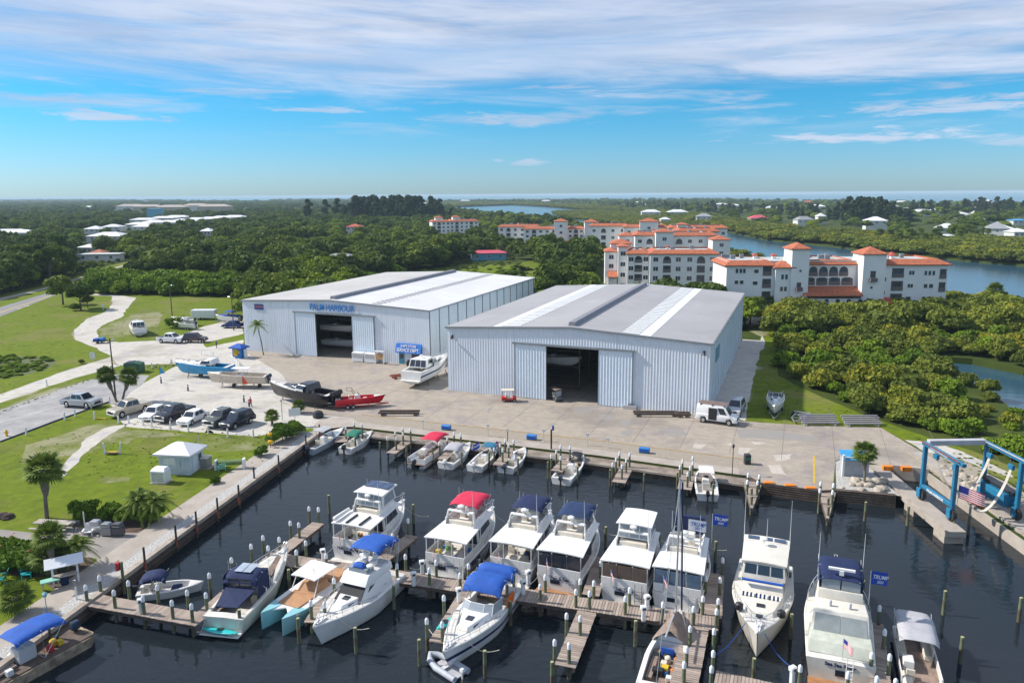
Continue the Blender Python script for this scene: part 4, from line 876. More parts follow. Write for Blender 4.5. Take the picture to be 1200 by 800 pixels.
# 1. mangrove and buttonwood thicket beside the hall: single trees, largest first
mp = [p for p in grid_pts(MANG, 3.9, .42, 11)]
mp.sort(key=lambda p: p[1])
near = mp[:285]; rest = mp[285:]
for i, p in enumerate(near):
    nn = mnoise.noise(Vector((p[0] * .07, p[1] * .07, 2))); s = rnd.uniform(.55, 1.1) * (1 + .5 * nn) * (.5 if any(inpoly((p[0] * f_, p[1] * f_), COVE) for f_ in (1.05, 1.1, 1.15)) else 1)
    kk = 'bright' if nn < -.18 or rnd.random() < .12 else 'mang'
    plant(kk, (p[0], p[1], -.2), s * (.92 if kk == 'mang' else .85), 'dense green mangrove tree in the thicket between hall and river', 'tree', 'mangrove trees in the riverside thicket', zs=rnd.uniform(.8, 1.15))
srcm = [o for o in COL.objects if o.name.startswith('crown') and o.data is PROTO['mang'][0][0]][0]
srcm2 = [o for o in COL.objects if o.name.startswith('crown') and o.data is PROTO['mang'][1][0]][0]
river_mang = grid_pts(isl, 6, .4, 5) + []
bn = PP([(1600, 350), (1200, 309), (1055, 297), (975, 287), (900, 280), (850, 270), (800, 258), (740, 249), (690, 246), (640, 242), (600, 240), (540, 242), (500, 238.5), (500, 237.3), (600, 238.2), (700, 241.5), (800, 250), (860, 261), (930, 270), (1040, 278), (1200, 286), (1600, 310)])
bank = [p for p in grid_pts(bn, 6.5, .4, 6) if clear_of_houses(p)]
nb = PP([(1104, 337), (1000, 317), (900, 301), (845, 291), (790, 281), (740, 267), (690, 264), (658, 256), (600, 251), (560, 247), (530, 244), (530, 246), (600, 254), (690, 268), (740, 275), (845, 297), (900, 306), (1104, 345)])
bank2 = [p for p in grid_pts(nb, 6, .4, 9)]
tip = grid_pts(PP([(1104, 350), (1125, 349), (1175, 362), (1200, 370), (1200, 366), (1120, 346)]), 4, .4, 2)
allm = [(*p, -.3, rnd.uniform(1.1, 1.6), rnd.uniform(.8, 1.1)) for p in rest] + [(*p, -.5, rnd.uniform(1.5, 2.1), rnd.uniform(.45, .8)) for p in bank] + [(*p, -.5, rnd.uniform(1.2, 1.7), rnd.uniform(.4, .6)) for p in river_mang] + [(*p, -.5, rnd.uniform(.6, .9), rnd.uniform(.5, .75)) for p in bank2 + tip]
rnd.shuffle(allm)
scatter('mangrove_foliage', allm[::2], srcm, 'green mangrove belt along both river banks'); scatter('mangrove_foliage', allm[1::2], srcm2, 'green mangrove belt along both river banks')
# 2. woodland beyond the halls: nearest trees single, the rest as far-off wood
wood = []
HEDGE = PP([(108, 346), (140, 344), (180, 345), (290, 349), (290, 330), (200, 325), (120, 330)])
for (x, y) in fan(5200, 175, 420, 21) + fan(13000, 420, 1100, 22) + fan(11000, 1100, 3200, 23) + fan(7000, 3200, 9000, 24):
    p = (x, y)
    if not inpoly(p, land) or inpoly(p, MANG) or not free(p): continue
    if any(inpoly(p, e) for e in FLATS): continue
    if x > y * .27 and x > 60 and y < 420: continue                   # condominium grounds
    nz = mnoise.noise(Vector((x * .006, y * .004, 0)))
    left = x < -y * .3
    kind = 'dark' if (left and nz > -.25) or nz > .30 else 'broad'
    if rnd.random() < .2: kind = 'dark' if kind == 'broad' else 'broad'
    if y > 700 and x < -y * .05 and rnd.random() < .6: kind = 'dark'
    if kind == 'broad' and mnoise.noise(Vector((x * .02, y * .012, 5))) > .0: kind = 'bright'
    if inpoly(p, HEDGE): continue
    wood.append((x, y, kind))
wood.sort(key=lambda w: w[1])
src = {}
cnt = {'broad': 0, 'dark': 0, 'bright': 0}; far = {'broad': [], 'dark': [], 'bright': []}
LB = {'bright': ('light green leafy tree in the wood behind the halls', 'light green trees of the wood'), 'broad': ('round green broadleaf tree in the wood behind the halls', 'broadleaf trees of the wood'), 'dark': ('dark green oak in the wood beyond the road and halls', 'dark oaks of the wood')}
for x, y, k in wood:
    if cnt[k] < {'broad': 85, 'bright': 65, 'dark': 190}[k]:
        cnt[k] += 1; e = plant(k, (x, y, -.2), low((x, y)) * rnd.uniform(.65, 1.25), LB[k][0], 'tree', LB[k][1], zs=rnd.uniform(.75, 1.1))
        src.setdefault(k, []).append(e.children[0] if e.children[0].name.startswith('crown') else e.children[1])
    else:
        big = 1 + max(0, y - 1000) / 1500
        lw = low((x, y)) * riv((x, y)); far[k].append((x, y, -.5, lw * rnd.uniform(.75, 1.35) * min(big, 3.5), rnd.uniform(.7, 1.1) / min(big, 3.5) ** .75))
for k in far:
    for j in range(3): scatter('far_woods', far[k][j::3], src[k][j * 7 + 1], 'far-off green wood reaching to the horizon')
# 3. casuarinas: clump in the middle distance, and along the barrier island
cas = []
q = random.Random(5)
for px, py, n, w, s in ((450, 262, 60, 62, 1.5), (425, 262, 22, 36, 1.25), (500, 262, 18, 30, 1.2)):
    for _ in range(n):
        p = P(px + q.gauss(0, w * .45), py + q.uniform(-3, 2)); cas.append((p.x, p.y, s * q.uniform(.8, 1.1) * (1.15 if px == 450 else 1)))
pts = []
for c in [(1010, 263, 20, 1.35), (990, 258, 14, 1.1), (1035, 257, 14, 1.1), (1100, 252, 18, 1.1), (1150, 250, 22, 1.1), (950, 254, 14, .9), (830, 248, 14, .9), (800, 246, 12, .8), (740, 244, 6, .7), (900, 250, 10, .8), (1195, 252, 14, 1.2), (870, 250, 10, .8), (1060, 262, 5, .9), (915, 250, 8, .9), (1180, 247, 8, 1.0), (765, 245, 4, .8)]:
    for _ in range(c[2]):
        p = P(c[0] + q.gauss(0, 13), c[1] + q.uniform(-2, 2)); cas.append((p.x, p.y, c[3] * q.uniform(.7, 1.25)))
cas.sort(key=lambda c: c[1])
for x, y, s in cas: plant('pine', (x, y, -.3), s, 'tall dark feathery casuarina rising above the lower wood', 'tree', 'tall dark casuarinas')
srcb = src['broad'][3]
bg_ = PP([(1600, 310), (1200, 288), (1040, 279), (930, 271), (860, 261), (800, 250), (700, 241), (600, 238), (500, 237), (500, 234.6), (620, 233.4), (760, 233.8), (900, 236), (1060, 238), (1200, 240), (1600, 240)])
bgp = [(*p, -.5, rnd.uniform(1.0, 1.9), rnd.uniform(.55, .85)) for p in fan(7000, 450, 3500, 31) if inpoly(p, bg_) and clear_of_houses(p)]
scatter('far_woods', bgp[::2], srcb, 'wood on the barrier island'); scatter('far_woods', bgp[1::2], src['dark'][4], 'dark wood on the barrier island')
# palms in the middle distance
for i in range(110):
    px, py = q.choice([(560, 297), (545, 302), (600, 296), (520, 300), (640, 296), (380, 322), (420, 322), (400, 330), (670, 300), (250, 290), (220, 296), (190, 300), (470, 312), (1060, 282), (1090, 284), (1130, 282), (580, 300)])
    p = P(px + q.gauss(0, 14), py + q.gauss(0, 2.5))
    if inpoly(p, land) or py < 290: plant('sabal', (p.x, p.y, -.2), q.uniform(1.0, 1.5), 'sabal palm standing among the trees of the wood', 'palm tree', 'palms among the woodland trees')
# hedge belt behind the dirt lot, pale green
for i in range(120):
    px = q.uniform(112, 300); p = P(px, 341 + q.uniform(-7, 4) + (px - 112) * .015); plant('bright', (p.x, p.y, -.2), q.uniform(1.1, 1.6), 'bright green leafy tree in the belt behind the dirt yard', 'tree', 'bright belt of trees behind the dirt yard', zs=q.uniform(.9, 1.15))

for i in range(60):
    px = q.uniform(-40, 120) if i < 40 else q.uniform(120, 330); p = P(px, q.uniform(300, 338) if i < 40 else q.uniform(285, 322))
    if free(p): plant('umbrella', (p.x, p.y, -.2), q.uniform(1.0, 1.5), 'spreading dark pine rising out of the roadside wood', 'tree', 'pines of the roadside wood')
srcs = [o for o in COL.objects if o.data is PROTO['shrub'][1][0]] if 0 else None
e = plant('bright', P(96, 426), .2, 'low weed bush beside the shell track', 'bush', name='bush'); srcs = [c for c in e.children if c.name.startswith('crown')][0]
tf = []; PATH = PP([(155, 492), (130, 512), (106, 530), (84, 552), (66, 566), (74, 540), (92, 515), (128, 496)])
for pl, n, s0 in (([(-60, 420), (0, 415), (63, 421), (50, 434), (20, 441), (-60, 452)], 260, .3), ([(88, 366), (150, 345), (160, 352), (113, 390), (90, 398)], 60, .05), ([(0, 486), (70, 458), (130, 437), (215, 421), (215, 428), (100, 446), (0, 482)], 260, .06), ([(118, 384), (185, 360), (190, 398), (118, 398)], 240, .05), ([(20, 520), (150, 492), (330, 510), (320, 540), (100, 560), (20, 560)], 420, .045), ([(0, 380), (90, 350), (80, 400), (0, 470)], 200, .045), ([(890, 400), (905, 380), (915, 440), (960, 468), (1080, 515), (1060, 520), (1030, 500), (880, 492)], 250, .05), ([(1092, 530), (1140, 532), (1200, 560), (1200, 590), (1140, 560)], 90, .08), ([(430, 330), (545, 308), (612, 308), (640, 320), (560, 330), (470, 345)], 200, .45)):
    W2 = PP(pl); xs = [a.x for a in W2]; ys = [a.y for a in W2]; k = 0
    for _ in range(n * 8):
        c = (q.uniform(min(xs), max(xs)), q.uniform(min(ys), max(ys)))
        if inpoly(c, W2) and not inpoly(c, PATH): tf.append((*c, -.02, (s0 if s0 > .5 else s0 * .6) * q.uniform(.4, 1.8), q.uniform(.3, .6))); k += 1
        if k >= n: break
scatter('weeds', tf, srcs, 'low weeds and tufts along lawns and tracks')
# ---------------------------------------------------------------- docks and pilings
m_plank = M('weathered dock plank', (.42, .345, .29), .9, col2=(.22, .17, .145), scale=2.5, isl=.65, det=6)
m_beam = M('dock beam', (.14, .10, .08), .9, col2=(.08, .06, .05), scale=2)
m_pile = M('greenish treated piling', (.13, .155, .085), .85, col2=(.085, .06, .04), scale=.9, det=5, lo=.45, hi=.6)
m_pcap = M('white piling cap', (.78, .80, .82), .45, var=.08)
m_ptop = M('cut piling top', (.36, .38, .20), .8, col2=(.25, .24, .12), scale=6)
def dock(label, a, b, w, taper=None, name='dock', z=0, group=None):
    """boarded walk from a to b (world), width w"""
    L = (b - a).length; rz = heading(a, b); t = empty(name, (a.x, a.y, z), rz, label, 'dock', group)
    mb = MB(); q = random.Random(int(L * 97)); x = 0
    while x < L:
        w0 = w if taper is None else w + (taper - w) * x / L
        bw = min(.235, L - x); mb.box(x, x + bw - .025, -w0 / 2 - q.uniform(0, .04), w0 / 2 + q.uniform(0, .04), -.05, q.uniform(-.004, .006)); x += .24
    mb.build('deck', m_plank, t)
    if taper is None:
        for s in (-1, 1): MB().box(0, L, s * (w / 2 - .12) - .06, s * (w / 2 - .12) + .06, -.36, -.055).build('beam', m_beam, t)
    else:
        for s in (-1, 1): MB().hexa([(0, s * w / 2 - .06, -.35), (L, s * taper / 2 - .06, -.35), (L, s * taper / 2 + .06, -.35), (0, s * w / 2 + .06, -.35)], [(0, s * w / 2 - .06, -.055), (L, s * taper / 2 - .06, -.055), (L, s * taper / 2 + .06, -.055), (0, s * w / 2 + .06, -.055)]).build('beam', m_beam, t)
    return t
def uv(p): return p.dot(U), p.dot(V)
mA, mB = P(318, 653), P(842, 730)
mdir = (mB - mA).normalized()
dock('long main dock of weathered boards crossing the basin between the yachts', mA - mdir * .6, mB, 1.9)
dock('first length of boarded dock running out from the quay corner', P(111, 703), P(238, 726), 1.65)
dock('boarded dock length joining quay dock to main dock beside the blue canvas cruiser', P(237, 722) , P(307, 660), 1.55, z=-.012)
def finger(a, b, w, lb, **k): dock(lb, P(*a), P(*b), w, name='finger_dock', **k)
finger((322, 652), (373, 612), 1.3, 'finger dock with blue tipped piling beside the empty slip', z=-.016)
finger((447, 656), (483, 627), 1.25, 'finger dock beside the yacht with solar panels')
finger((553, 678), (590, 644), 1.1, 'finger dock between red topped yacht and first navy topped yacht')
finger((692, 697), (706, 652), 1.35, 'finger dock between navy topped yacht and white hardtop yacht')
finger((833, 722), (837, 671), 1.6, 'finger dock carrying a blue cooler beside the flag yacht', z=-.016)
finger((402, 668), (365, 729), 1.2, 'finger dock between catamaran and white bridge cruiser', z=-.016)
finger((548, 692), (512, 752), 1.25, 'finger dock beside the blue canopied cruiser above the dinghy', z=-.016)
finger((688, 716), (662, 780), 1.45, 'empty finger dock in two lengths below the main dock', z=-.016)
dock('wide boarded dock leading down beside the covered sailboat', mB - mdir * 1.5, mB - mdir * 1.2 - U * 16, 1.75, z=-.02)
d3 = P(838, 793); dock('cross dock below the bow of the big white yacht', d3, d3 + V * 9 , 1.6, z=-.03)
finger((1024, 729), (1033, 812), 1.25, 'finger dock with dock box beside the navy topped trawler')
FG = 'short finger docks under the upper quay'
for k, (a, b, w) in enumerate((((402, 509), (399, 516), 1.6), ((476, 516), (458, 529), 1.3), ((531, 524), (518, 536), 1.2), ((598, 527), (583, 543), 1.3), ((664, 537), (652, 550), 1.4), ((733, 548), (725, 563), 1.5), ((806, 555), (802, 571), 1.5))):
    finger(a, b, w, ORD[k] + ' short finger dock of the upper quay, counting from the corner', group=FG, z=-.2)
finger((882, 563), (881, 594), 2.0, 'pointed triangular finger dock beside the orange fenders', taper=.15, z=-.1)
finger((969, 571), (970, 606), 1.9, 'pointed triangular finger dock beside the rock patch', taper=.15, z=-.1)

PILE = {}
def mkpile(cap, r=.135):
    t = empty('mooring_piling', (0, 0, 0)); top = 1.45 if cap else .85
    mb = MB(); mb.lathe([(r * 1.08, -4), (r * 1.05, -1.2), (r, 0), (r * .93, top)], 10); mb.build('post', m_pile, t, smooth=True)
    if cap: mb = MB(); mb.lathe([(r * 1.04, top - .38), (r * 1.06, top - .05), (r * .8, top + .04), (.02, top + .12)], 12); mb.build('cap', m_pcap, t, smooth=True)
    else: mb = MB(); mb.lathe([(r * .95, top - .02), (r * .9, top + .02)], 10); mb.build('cut_top', m_ptop, t)
    return t
USED = set()
def pile(px, py, cap, lb, grp, z=None, s=1.0):
    z = 1.45 if cap else .85
    key = (cap,)
    if key not in USED: USED.add(key); PILE[key] = mkpile(cap); o = PILE[key]
    else: o = copy_tree(PILE[key])
    p = P(px, py, z); o.location = (p.x, p.y, 0); o.scale = (s, s, 1); o.rotation_euler.z = rnd.uniform(0, 6)
    tagp(o, lb, 'piling', grp); return o
def row(l, cap, where, grp, **k):
    for i, (x, y) in enumerate(l):
        n = ORD[i] if i < len(ORD) else 'number %d' % (i + 1)
        pile(x, y, cap, '%s %s piling %s' % (n, 'white capped' if cap else 'bare green', where), grp, **k)
row([(100, 686), (133, 692), (167, 699), (201, 704), (224, 708)], True, 'along the near edge of the quay dock', 'white capped pilings of the quay dock')
row([(116, 675), (150, 681), (184, 686), (219, 692)], True, 'along the far edge of the quay dock', 'white capped pilings of the quay dock')
row([(241, 695), (245, 672), (271, 654), (294, 638), (314, 640)], True, 'up the sloping dock beside the blue canvas cruiser', 'white capped pilings of the sloping dock')
row([(308, 628), (327, 630), (340, 611), (350, 613), (362, 594), (373, 595), (358, 634)], True, 'round the finger dock of the empty slip', 'white capped pilings at the empty slip')
row([(280, 714), (349, 724), (338, 667), (385, 580), (416, 735), (461, 686), (484, 591), (491, 749)], False, 'in open water around the lower boats, from the quay outward', 'bare mooring pilings')
row([(347, 645), (382, 649), (426, 648), (439, 646), (465, 661), (475, 650), (503, 666)], True, 'on the main dock between catamaran and red topped yacht', 'white capped pilings of the main dock')
row([(364, 704), (380, 706), (391, 678)], True, 'of the finger dock beside the catamaran', 'white capped pilings beside the catamaran')
row([(447, 630), (460, 626), (478, 608), (511, 657)], True, 'of the finger dock beside the solar yacht', 'white capped pilings beside the solar yacht')
row([(539, 672), (549, 661), (554, 674), (563, 662), (594, 679), (602, 668), (633, 685), (639, 674), (675, 691), (680, 679), (691, 693), (696, 681)], True, 'along the main dock behind the navy topped yachts', 'white capped pilings of the main dock')
row([(500, 725), (518, 729), (520, 698)], True, 'of the finger dock beside the blue canopied cruiser', 'white capped pilings beside the blue canopied cruiser')
row([(664, 719), (680, 722), (650, 750), (667, 754)], True, 'of the empty finger dock below the main dock', 'white capped pilings of the empty finger dock')
row([(598, 704), (568, 762), (647, 775), (710, 617), (745, 727), (773, 625), (839, 634)], False, 'in the water among the middle yachts', 'bare mooring pilings')
row([(704, 658), (733, 699), (738, 689), (777, 706), (813, 711), (824, 699), (842, 702), (840, 714)], True, 'on the main dock behind the white hardtop and flag yachts', 'white capped pilings of the main dock')
row([(830, 653), (847, 654), (844, 677), (827, 675)], True, 'of the finger dock beside the flag yacht', 'white capped pilings beside the flag yacht')
row([(809, 734), (837, 737), (805, 758), (836, 763), (802, 776), (834, 781)], True, 'of the wide dock beside the covered sailboat', 'white capped pilings of the wide dock')
row([(926, 670), (928, 719), (884, 771), (1012, 680), (1108, 692), (1128, 746), (1197, 700)], False, 'in the open water around the two big yachts', 'bare mooring pilings')
row([(938, 780), (994, 788), (1031, 710), (1037, 738), (1022, 765), (1043, 767), (1028, 793), (1050, 796)], True, 'around the trawler and its finger dock', 'white capped pilings beside the navy topped trawler')
row([(405, 500), (415, 495), (424, 497), (454, 512), (463, 506), (464, 512), (472, 501), (472, 507), (481, 502), (515, 518), (524, 513), (532, 507), (540, 508)], True, 'under the upper quay from the corner to the grey canvas boat', 'white capped pilings under the upper quay', s=.9)
row([(579, 525), (586, 520), (589, 526), (592, 515), (596, 521), (602, 516), (646, 533), (652, 528), (657, 535), (657, 522), (668, 523)], True, 'under the upper quay around the open white boats', 'white capped pilings under the upper quay', s=.9)
row([(718, 543), (722, 537), (729, 545), (726, 530), (734, 538), (738, 531), (797, 546), (800, 539), (806, 554), (809, 547), (812, 541), (812, 535)], True, 'under the upper quay at the two empty slips', 'white capped pilings under the upper quay', s=.9)
row([(416, 512), (445, 518), (476, 521), (507, 524), (541, 529), (573, 530), (607, 537), (642, 541), (677, 546), (715, 550), (755, 555), (794, 553), (836, 567)], False, 'in the slips below the upper quay, from the corner', 'bare mooring pilings of the upper slips', s=.85)
row([(876, 563), (877, 555), (888, 564), (890, 557), (961, 573), (962, 565), (976, 575), (977, 567)], True, 'at the roots of the two pointed docks', 'white capped pilings at the pointed docks')
row([(881, 572), (881, 581), (971, 583), (971, 593), (1015, 588)], False, 'at the tips of the two pointed docks', 'bare pilings at the pointed docks')
row([(1065, 593), (1119, 604), (1137, 603)], False, 'standing against the concrete lift pier', 'bare pilings at the lift pier')
# dark quay pilings with rusty collars
m_dk = M('dark creosoted post', (.07, .06, .05), .9, col2=(.04, .03, .03), scale=2); m_rust = M('rusty red collar', (.34, .10, .05), .85, col2=(.2, .07, .05), scale=3)
QG = 'dark posts along the grassy quay'
for k, (x, y) in enumerate(((168, 641), (205, 615), (229, 599), (254, 583), (279, 568), (297, 547), (326, 533), (358, 509), (374, 497))):
    p = P(x, y, 1.5); t = empty('quay_post', (p.x, p.y, 0), 0, ORD[k] + ' dark post along the grassy quay, counting from the dock', 'post', QG)
    MB().lathe([(.11, -3), (.11, -.4), (.10, 1.5)], 8).build('post', m_dk, t); MB().lathe([(.125, -.7), (.125, .15)], 8).build('collar', m_rust, t)
p = P(142, 658, 1.7); t = empty('quay_post', (p.x, p.y, 0), 0, 'green quay post carrying a red life ring box', 'post')
MB().lathe([(.14, -3), (.12, 1.7)], 8).build('post', m_pile, t); MB().box(-.48, -.14, -.16, .16, .95, 1.65).build('ring_box', M('red box', (.55, .02, .02), .5), t, bevel=.04)

# power pedestals on the docks
m_ped = M('white pedestal plastic', (.74, .75, .76), .4, var=.05)
def pedestal(px, py, lb):
    p = P(px, py); t = empty('power_pedestal', (p.x, p.y, 0), rnd.uniform(-.3, .3) + .35, lb, 'power pedestal', 'dock power pedestals')
    mb = MB(); mb.box(-.15, .15, -.13, .13, 0, .95); mb.build('post', m_ped, t, bevel=.03); mb = MB(); mb.box(-.24, .24, -.2, .2, .9, 1.25); mb.build('head', m_ped, t, bevel=.06)
    mb = MB(); mb.box(-.12, .12, -.215, -.2, .98, 1.15); mb.build('socket_plate', m_dk, t)
for k, (x, y, w) in enumerate(((166, 718, 'on the quay dock'), (369, 672, 'beside the catamaran hardtop'), (379, 658, 'below the solar yacht stern'), (425, 664, 'behind the blue bimini'), (485, 686, 'between bridge cruiser and red topped yacht, nearer the edge'), (495, 672, 'between bridge cruiser and red topped yacht, farther back'), (613, 696, 'behind the blue canopied cruiser'), (619, 684, 'behind the first navy topped yacht'), (754, 727, 'on the dock edge behind the white hardtop yacht'), (758, 714, 'between the white hardtop and flag yachts'), (538, 705, 'beside the blue canopied cruiser bow rail'), (928, 800, 'on the cross dock near the trawler'), (604, 540, 'on a finger dock under the upper quay'))):
    pedestal(x, y, 'white power pedestal ' + w)
# ---------------------------------------------------------------- boats
gel = M('white gelcoat', (.78, .77, .75), .25, var=.06, scale=.8)
gelc = M('cream gelcoat', (.72, .68, .60), .35, var=.1, scale=.8)
m_deckw = M('offwhite deck', (.66, .64, .60), .6, var=.12, scale=1.5)
m_glassb = M('tinted boat glass', (.025, .03, .045), .1, var=0, spec=.8)
m_glassl = M('pale clear vinyl', (.30, .34, .38), .2, var=.1, spec=.6)
m_chrome = M('stainless rail', (.62, .63, .65), .25, metal=.6, var=0)
m_teak = M('teak deck', (.42, .20, .08), .7, col2=(.30, .14, .06), scale=2)
m_navy = M('navy canvas', (.007, .020, .085), .85, var=.2, scale=1.5, bump=.3, bscale=3); m_royal = M('royal blue canvas', (.01, .09, .42), .8, var=.15, scale=1.5, bump=.3, bscale=3)
m_cred = M('red canvas', (.62, .02, .07), .8, var=.15, scale=1.5); m_cgreen = M('green canvas', (.01, .17, .11), .8, var=.15); m_cgrey = M('grey canvas', (.42, .42, .45), .85, var=.12); m_cteal = M('teal blue canvas', (.02, .16, .28), .8, var=.15)
m_tan = M('tan tarpaulin', (.30, .22, .175), .9, var=.25, scale=1.5, bump=.5, bscale=2); m_tanb = M('brown upholstery', (.46, .25, .13), .75, var=.15)
m_black = M('black plastic', (.02, .02, .024), .4, var=0); m_eng = M('outboard navy', (.03, .045, .08), .3, var=0); m_engg = M('outboard light grey', (.5, .51, .53), .3, var=0)
m_seat = M('cream seat vinyl', (.66, .60, .50), .6, var=.08); m_cabbrown = M('cabin interior brown', (.12, .085, .065), .8)  # flat brown used for the hardtop yacht's vinyl curtains
m_solar = M('solar panel', (.04, .07, .15), .15, var=.2, scale=2, spec=.8)
stripes = {'navy': M('navy hull stripe', (.015, .02, .10), .4, var=0), 'blue': M('blue hull stripe', (.02, .12, .35), .4, var=0), 'red': M('red bottom paint', (.32, .03, .03), .6), 'black': m_black, 'teal': M('light teal hull', (.25, .52, .58), .3, var=.05)}

def stations(L, B, f0, f1, fine=2.0, n=14, start=.42, tr=.93):
    out = []
    for i in range(n + 1):
        t = i / n; k = max(0, (t - start) / (1 - start)); w = B / 2 * (tr + (1 - tr) * min(1, t / start)) * (1 - k ** fine) if t > start else B / 2 * (tr + (1 - tr) * t / start)
        w = max(w, .03); z = f0 + (f1 - f0) * t ** 1.7; out.append((t * L, w, z, t))
    return out
def hull(t, L, B, f0, f1, mat, fine=2.0, rake=.9, draft=.5, start=.42, cockpit=None, floor=.35, deckmat=None, coam=.32, keel=0, stripe=None, boot=None, stripe_z=(.72, .86)):
    """hull with flare, gunwale, decks and (x0, x1) open cockpit with a sunk floor"""
    st = stations(L, B, f0, f1, fine, start=start); N_ = len(st)
    def rx(x, z, tt): return x + rake * max(0, z) / f1 * max(0, (tt - .6) / .4) ** 1.2 - (rake * .35 * max(0, (tt - .7) / .3) if z < 0 else 0)
    rings = []
    for (x, w, z, tt) in st:
        c = .88 - .38 * max(0, (tt - .45) / .55); kz = -draft * (1 - max(0, (tt - .75) / .25) ** 2 * .6) - keel
        pts = [(rx(x, kz, tt), 0, kz), (rx(x, -.1, tt), w * c * .9, -.12), (rx(x, .15, tt), w * c, .12), (rx(x, z * .6, tt), w * (c * .45 + .55), z * .62), (rx(x, z, tt), w, z), (rx(x, z, tt), max(w - .07, .01), z + .05)]
        rings.append(pts + [(a, -b, c2) for a, b, c2 in pts[::-1][:-1]])
    r0 = rings[0]; n0 = len(r0); mb = MB(); mb.add([p_ for r_ in rings for p_ in r_], [(j * n0 + i, j * n0 + (i + 1) % n0, (j + 1) * n0 + (i + 1) % n0, (j + 1) * n0 + i) for j in range(len(rings) - 1) for i in range(n0) if i != 5])
    mb.add(r0, [tuple(range(n0))])
    h = mb.build('hull', mat, t, smooth=True, auto=.9)
    # decks
    def deck_at(x0, x1, zf, wf, name, m_):
        xs = [x0] + [s[0] for s in st if x0 < s[0] < x1] + [x1]; vs = []; fs = []
        for x in xs:
            tt = min(1, x / L); w = np.interp(tt, [s[3] for s in st], [s[1] for s in st]); z = np.interp(tt, [s[3] for s in st], [s[2] for s in st])
            zz = zf(z, tt); ww = max(.01, w - wf); xx = rx(x, zz, tt); vs += [(xx, -ww, zz), (xx, 0, zz + (.05 if wf < .2 else 0)), (xx, ww, zz)]
        for i in range(len(xs) - 1):
            a = i * 3; fs += [(a, a + 3, a + 4, a + 1), (a + 1, a + 4, a + 5, a + 2)]
        o = MB().add(vs, fs).build(name, m_, t); return o
    dm = deckmat or m_deckw
    if cockpit:
        x0, x1 = cockpit
        if x1 < L: deck_at(x1, L * .995, lambda z, tt: z + .04, .06, 'deck', dm)
        if x0 > .1: deck_at(0, x0, lambda z, tt: z + .03, .06, 'aft_deck', dm)
        deck_at(x0, x1, lambda z, tt: floor, coam, 'cockpit_floor', dm)
        mb = MB()                                       # side decks and inner walls
        for s in (-1, 1):
            xs = [x0] + [q_[0] for q_ in st if x0 < q_[0] < x1] + [x1]; vs = []; k = len(xs)
            for x in xs:
                tt = x / L; w = np.interp(tt, [q_[3] for q_ in st], [q_[1] for q_ in st]); z = np.interp(tt, [q_[3] for q_ in st], [q_[2] for q_ in st]) + .045
                xx = rx(x, z, tt); vs += [(xx, s * (w - .05), z), (xx, s * max(.02, w - coam), z), (xx, s * max(.02, w - coam), floor)]
            fs = []
            for i in range(k - 1): a = i * 3; fs += [(a, a + 3, a + 4, a + 1), (a + 1, a + 4, a + 5, a + 2)]
            mb.add(vs, fs)
        for xe in (x0, x1):
            tt = xe / L; w = np.interp(tt, [q_[3] for q_ in st], [q_[1] for q_ in st]) - coam; z = np.interp(tt, [q_[3] for q_ in st], [q_[2] for q_ in st]) + .045
            if w > .1: mb.add([(xe, -w, floor), (xe, w, floor), (rx(xe, z, tt), w, z), (rx(xe, z, tt), -w, z)], [(0, 1, 2, 3)])
        mb.build('coaming', mat if mat not in (m_black,) else m_cgrey, t)
    else: deck_at(0, L * .995, lambda z, tt: z + .04, .06, 'deck', dm)
    def band(za, zb, m_, name, rel=True):
        for s in (-1, 1):
            vs = []
            for (x, w, z, tt) in st:
                c = .88 - .38 * max(0, (tt - .45) / .55)
                for f in (za, zb):
                    zz = f * z if rel else f; q_ = np.interp(zz, [-.12, .12, z * .62, z], [w * c * .9, w * c, w * (c * .45 + .55), w]); vs.append((rx(x, zz, tt) + .0, s * (q_ + .018), zz))
            k = len(st); MB().add(vs, [(2 * i, 2 * i + 2, 2 * i + 3, 2 * i + 1) for i in range(k - 1)]).build(name, m_, t)
    if stripe: band(stripe_z[0], stripe_z[1], stripe, 'hull_stripe')
    if boot: band(-.08, .09, boot, 'boot_stripe', False)
    t['L'] = L
    def sheer(x): tt = x / L; return float(np.interp(tt, [q_[3] for q_ in st], [q_[1] for q_ in st])), float(np.interp(tt, [q_[3] for q_ in st], [q_[2] for q_ in st])), rx(x, 1, tt)
    return sheer
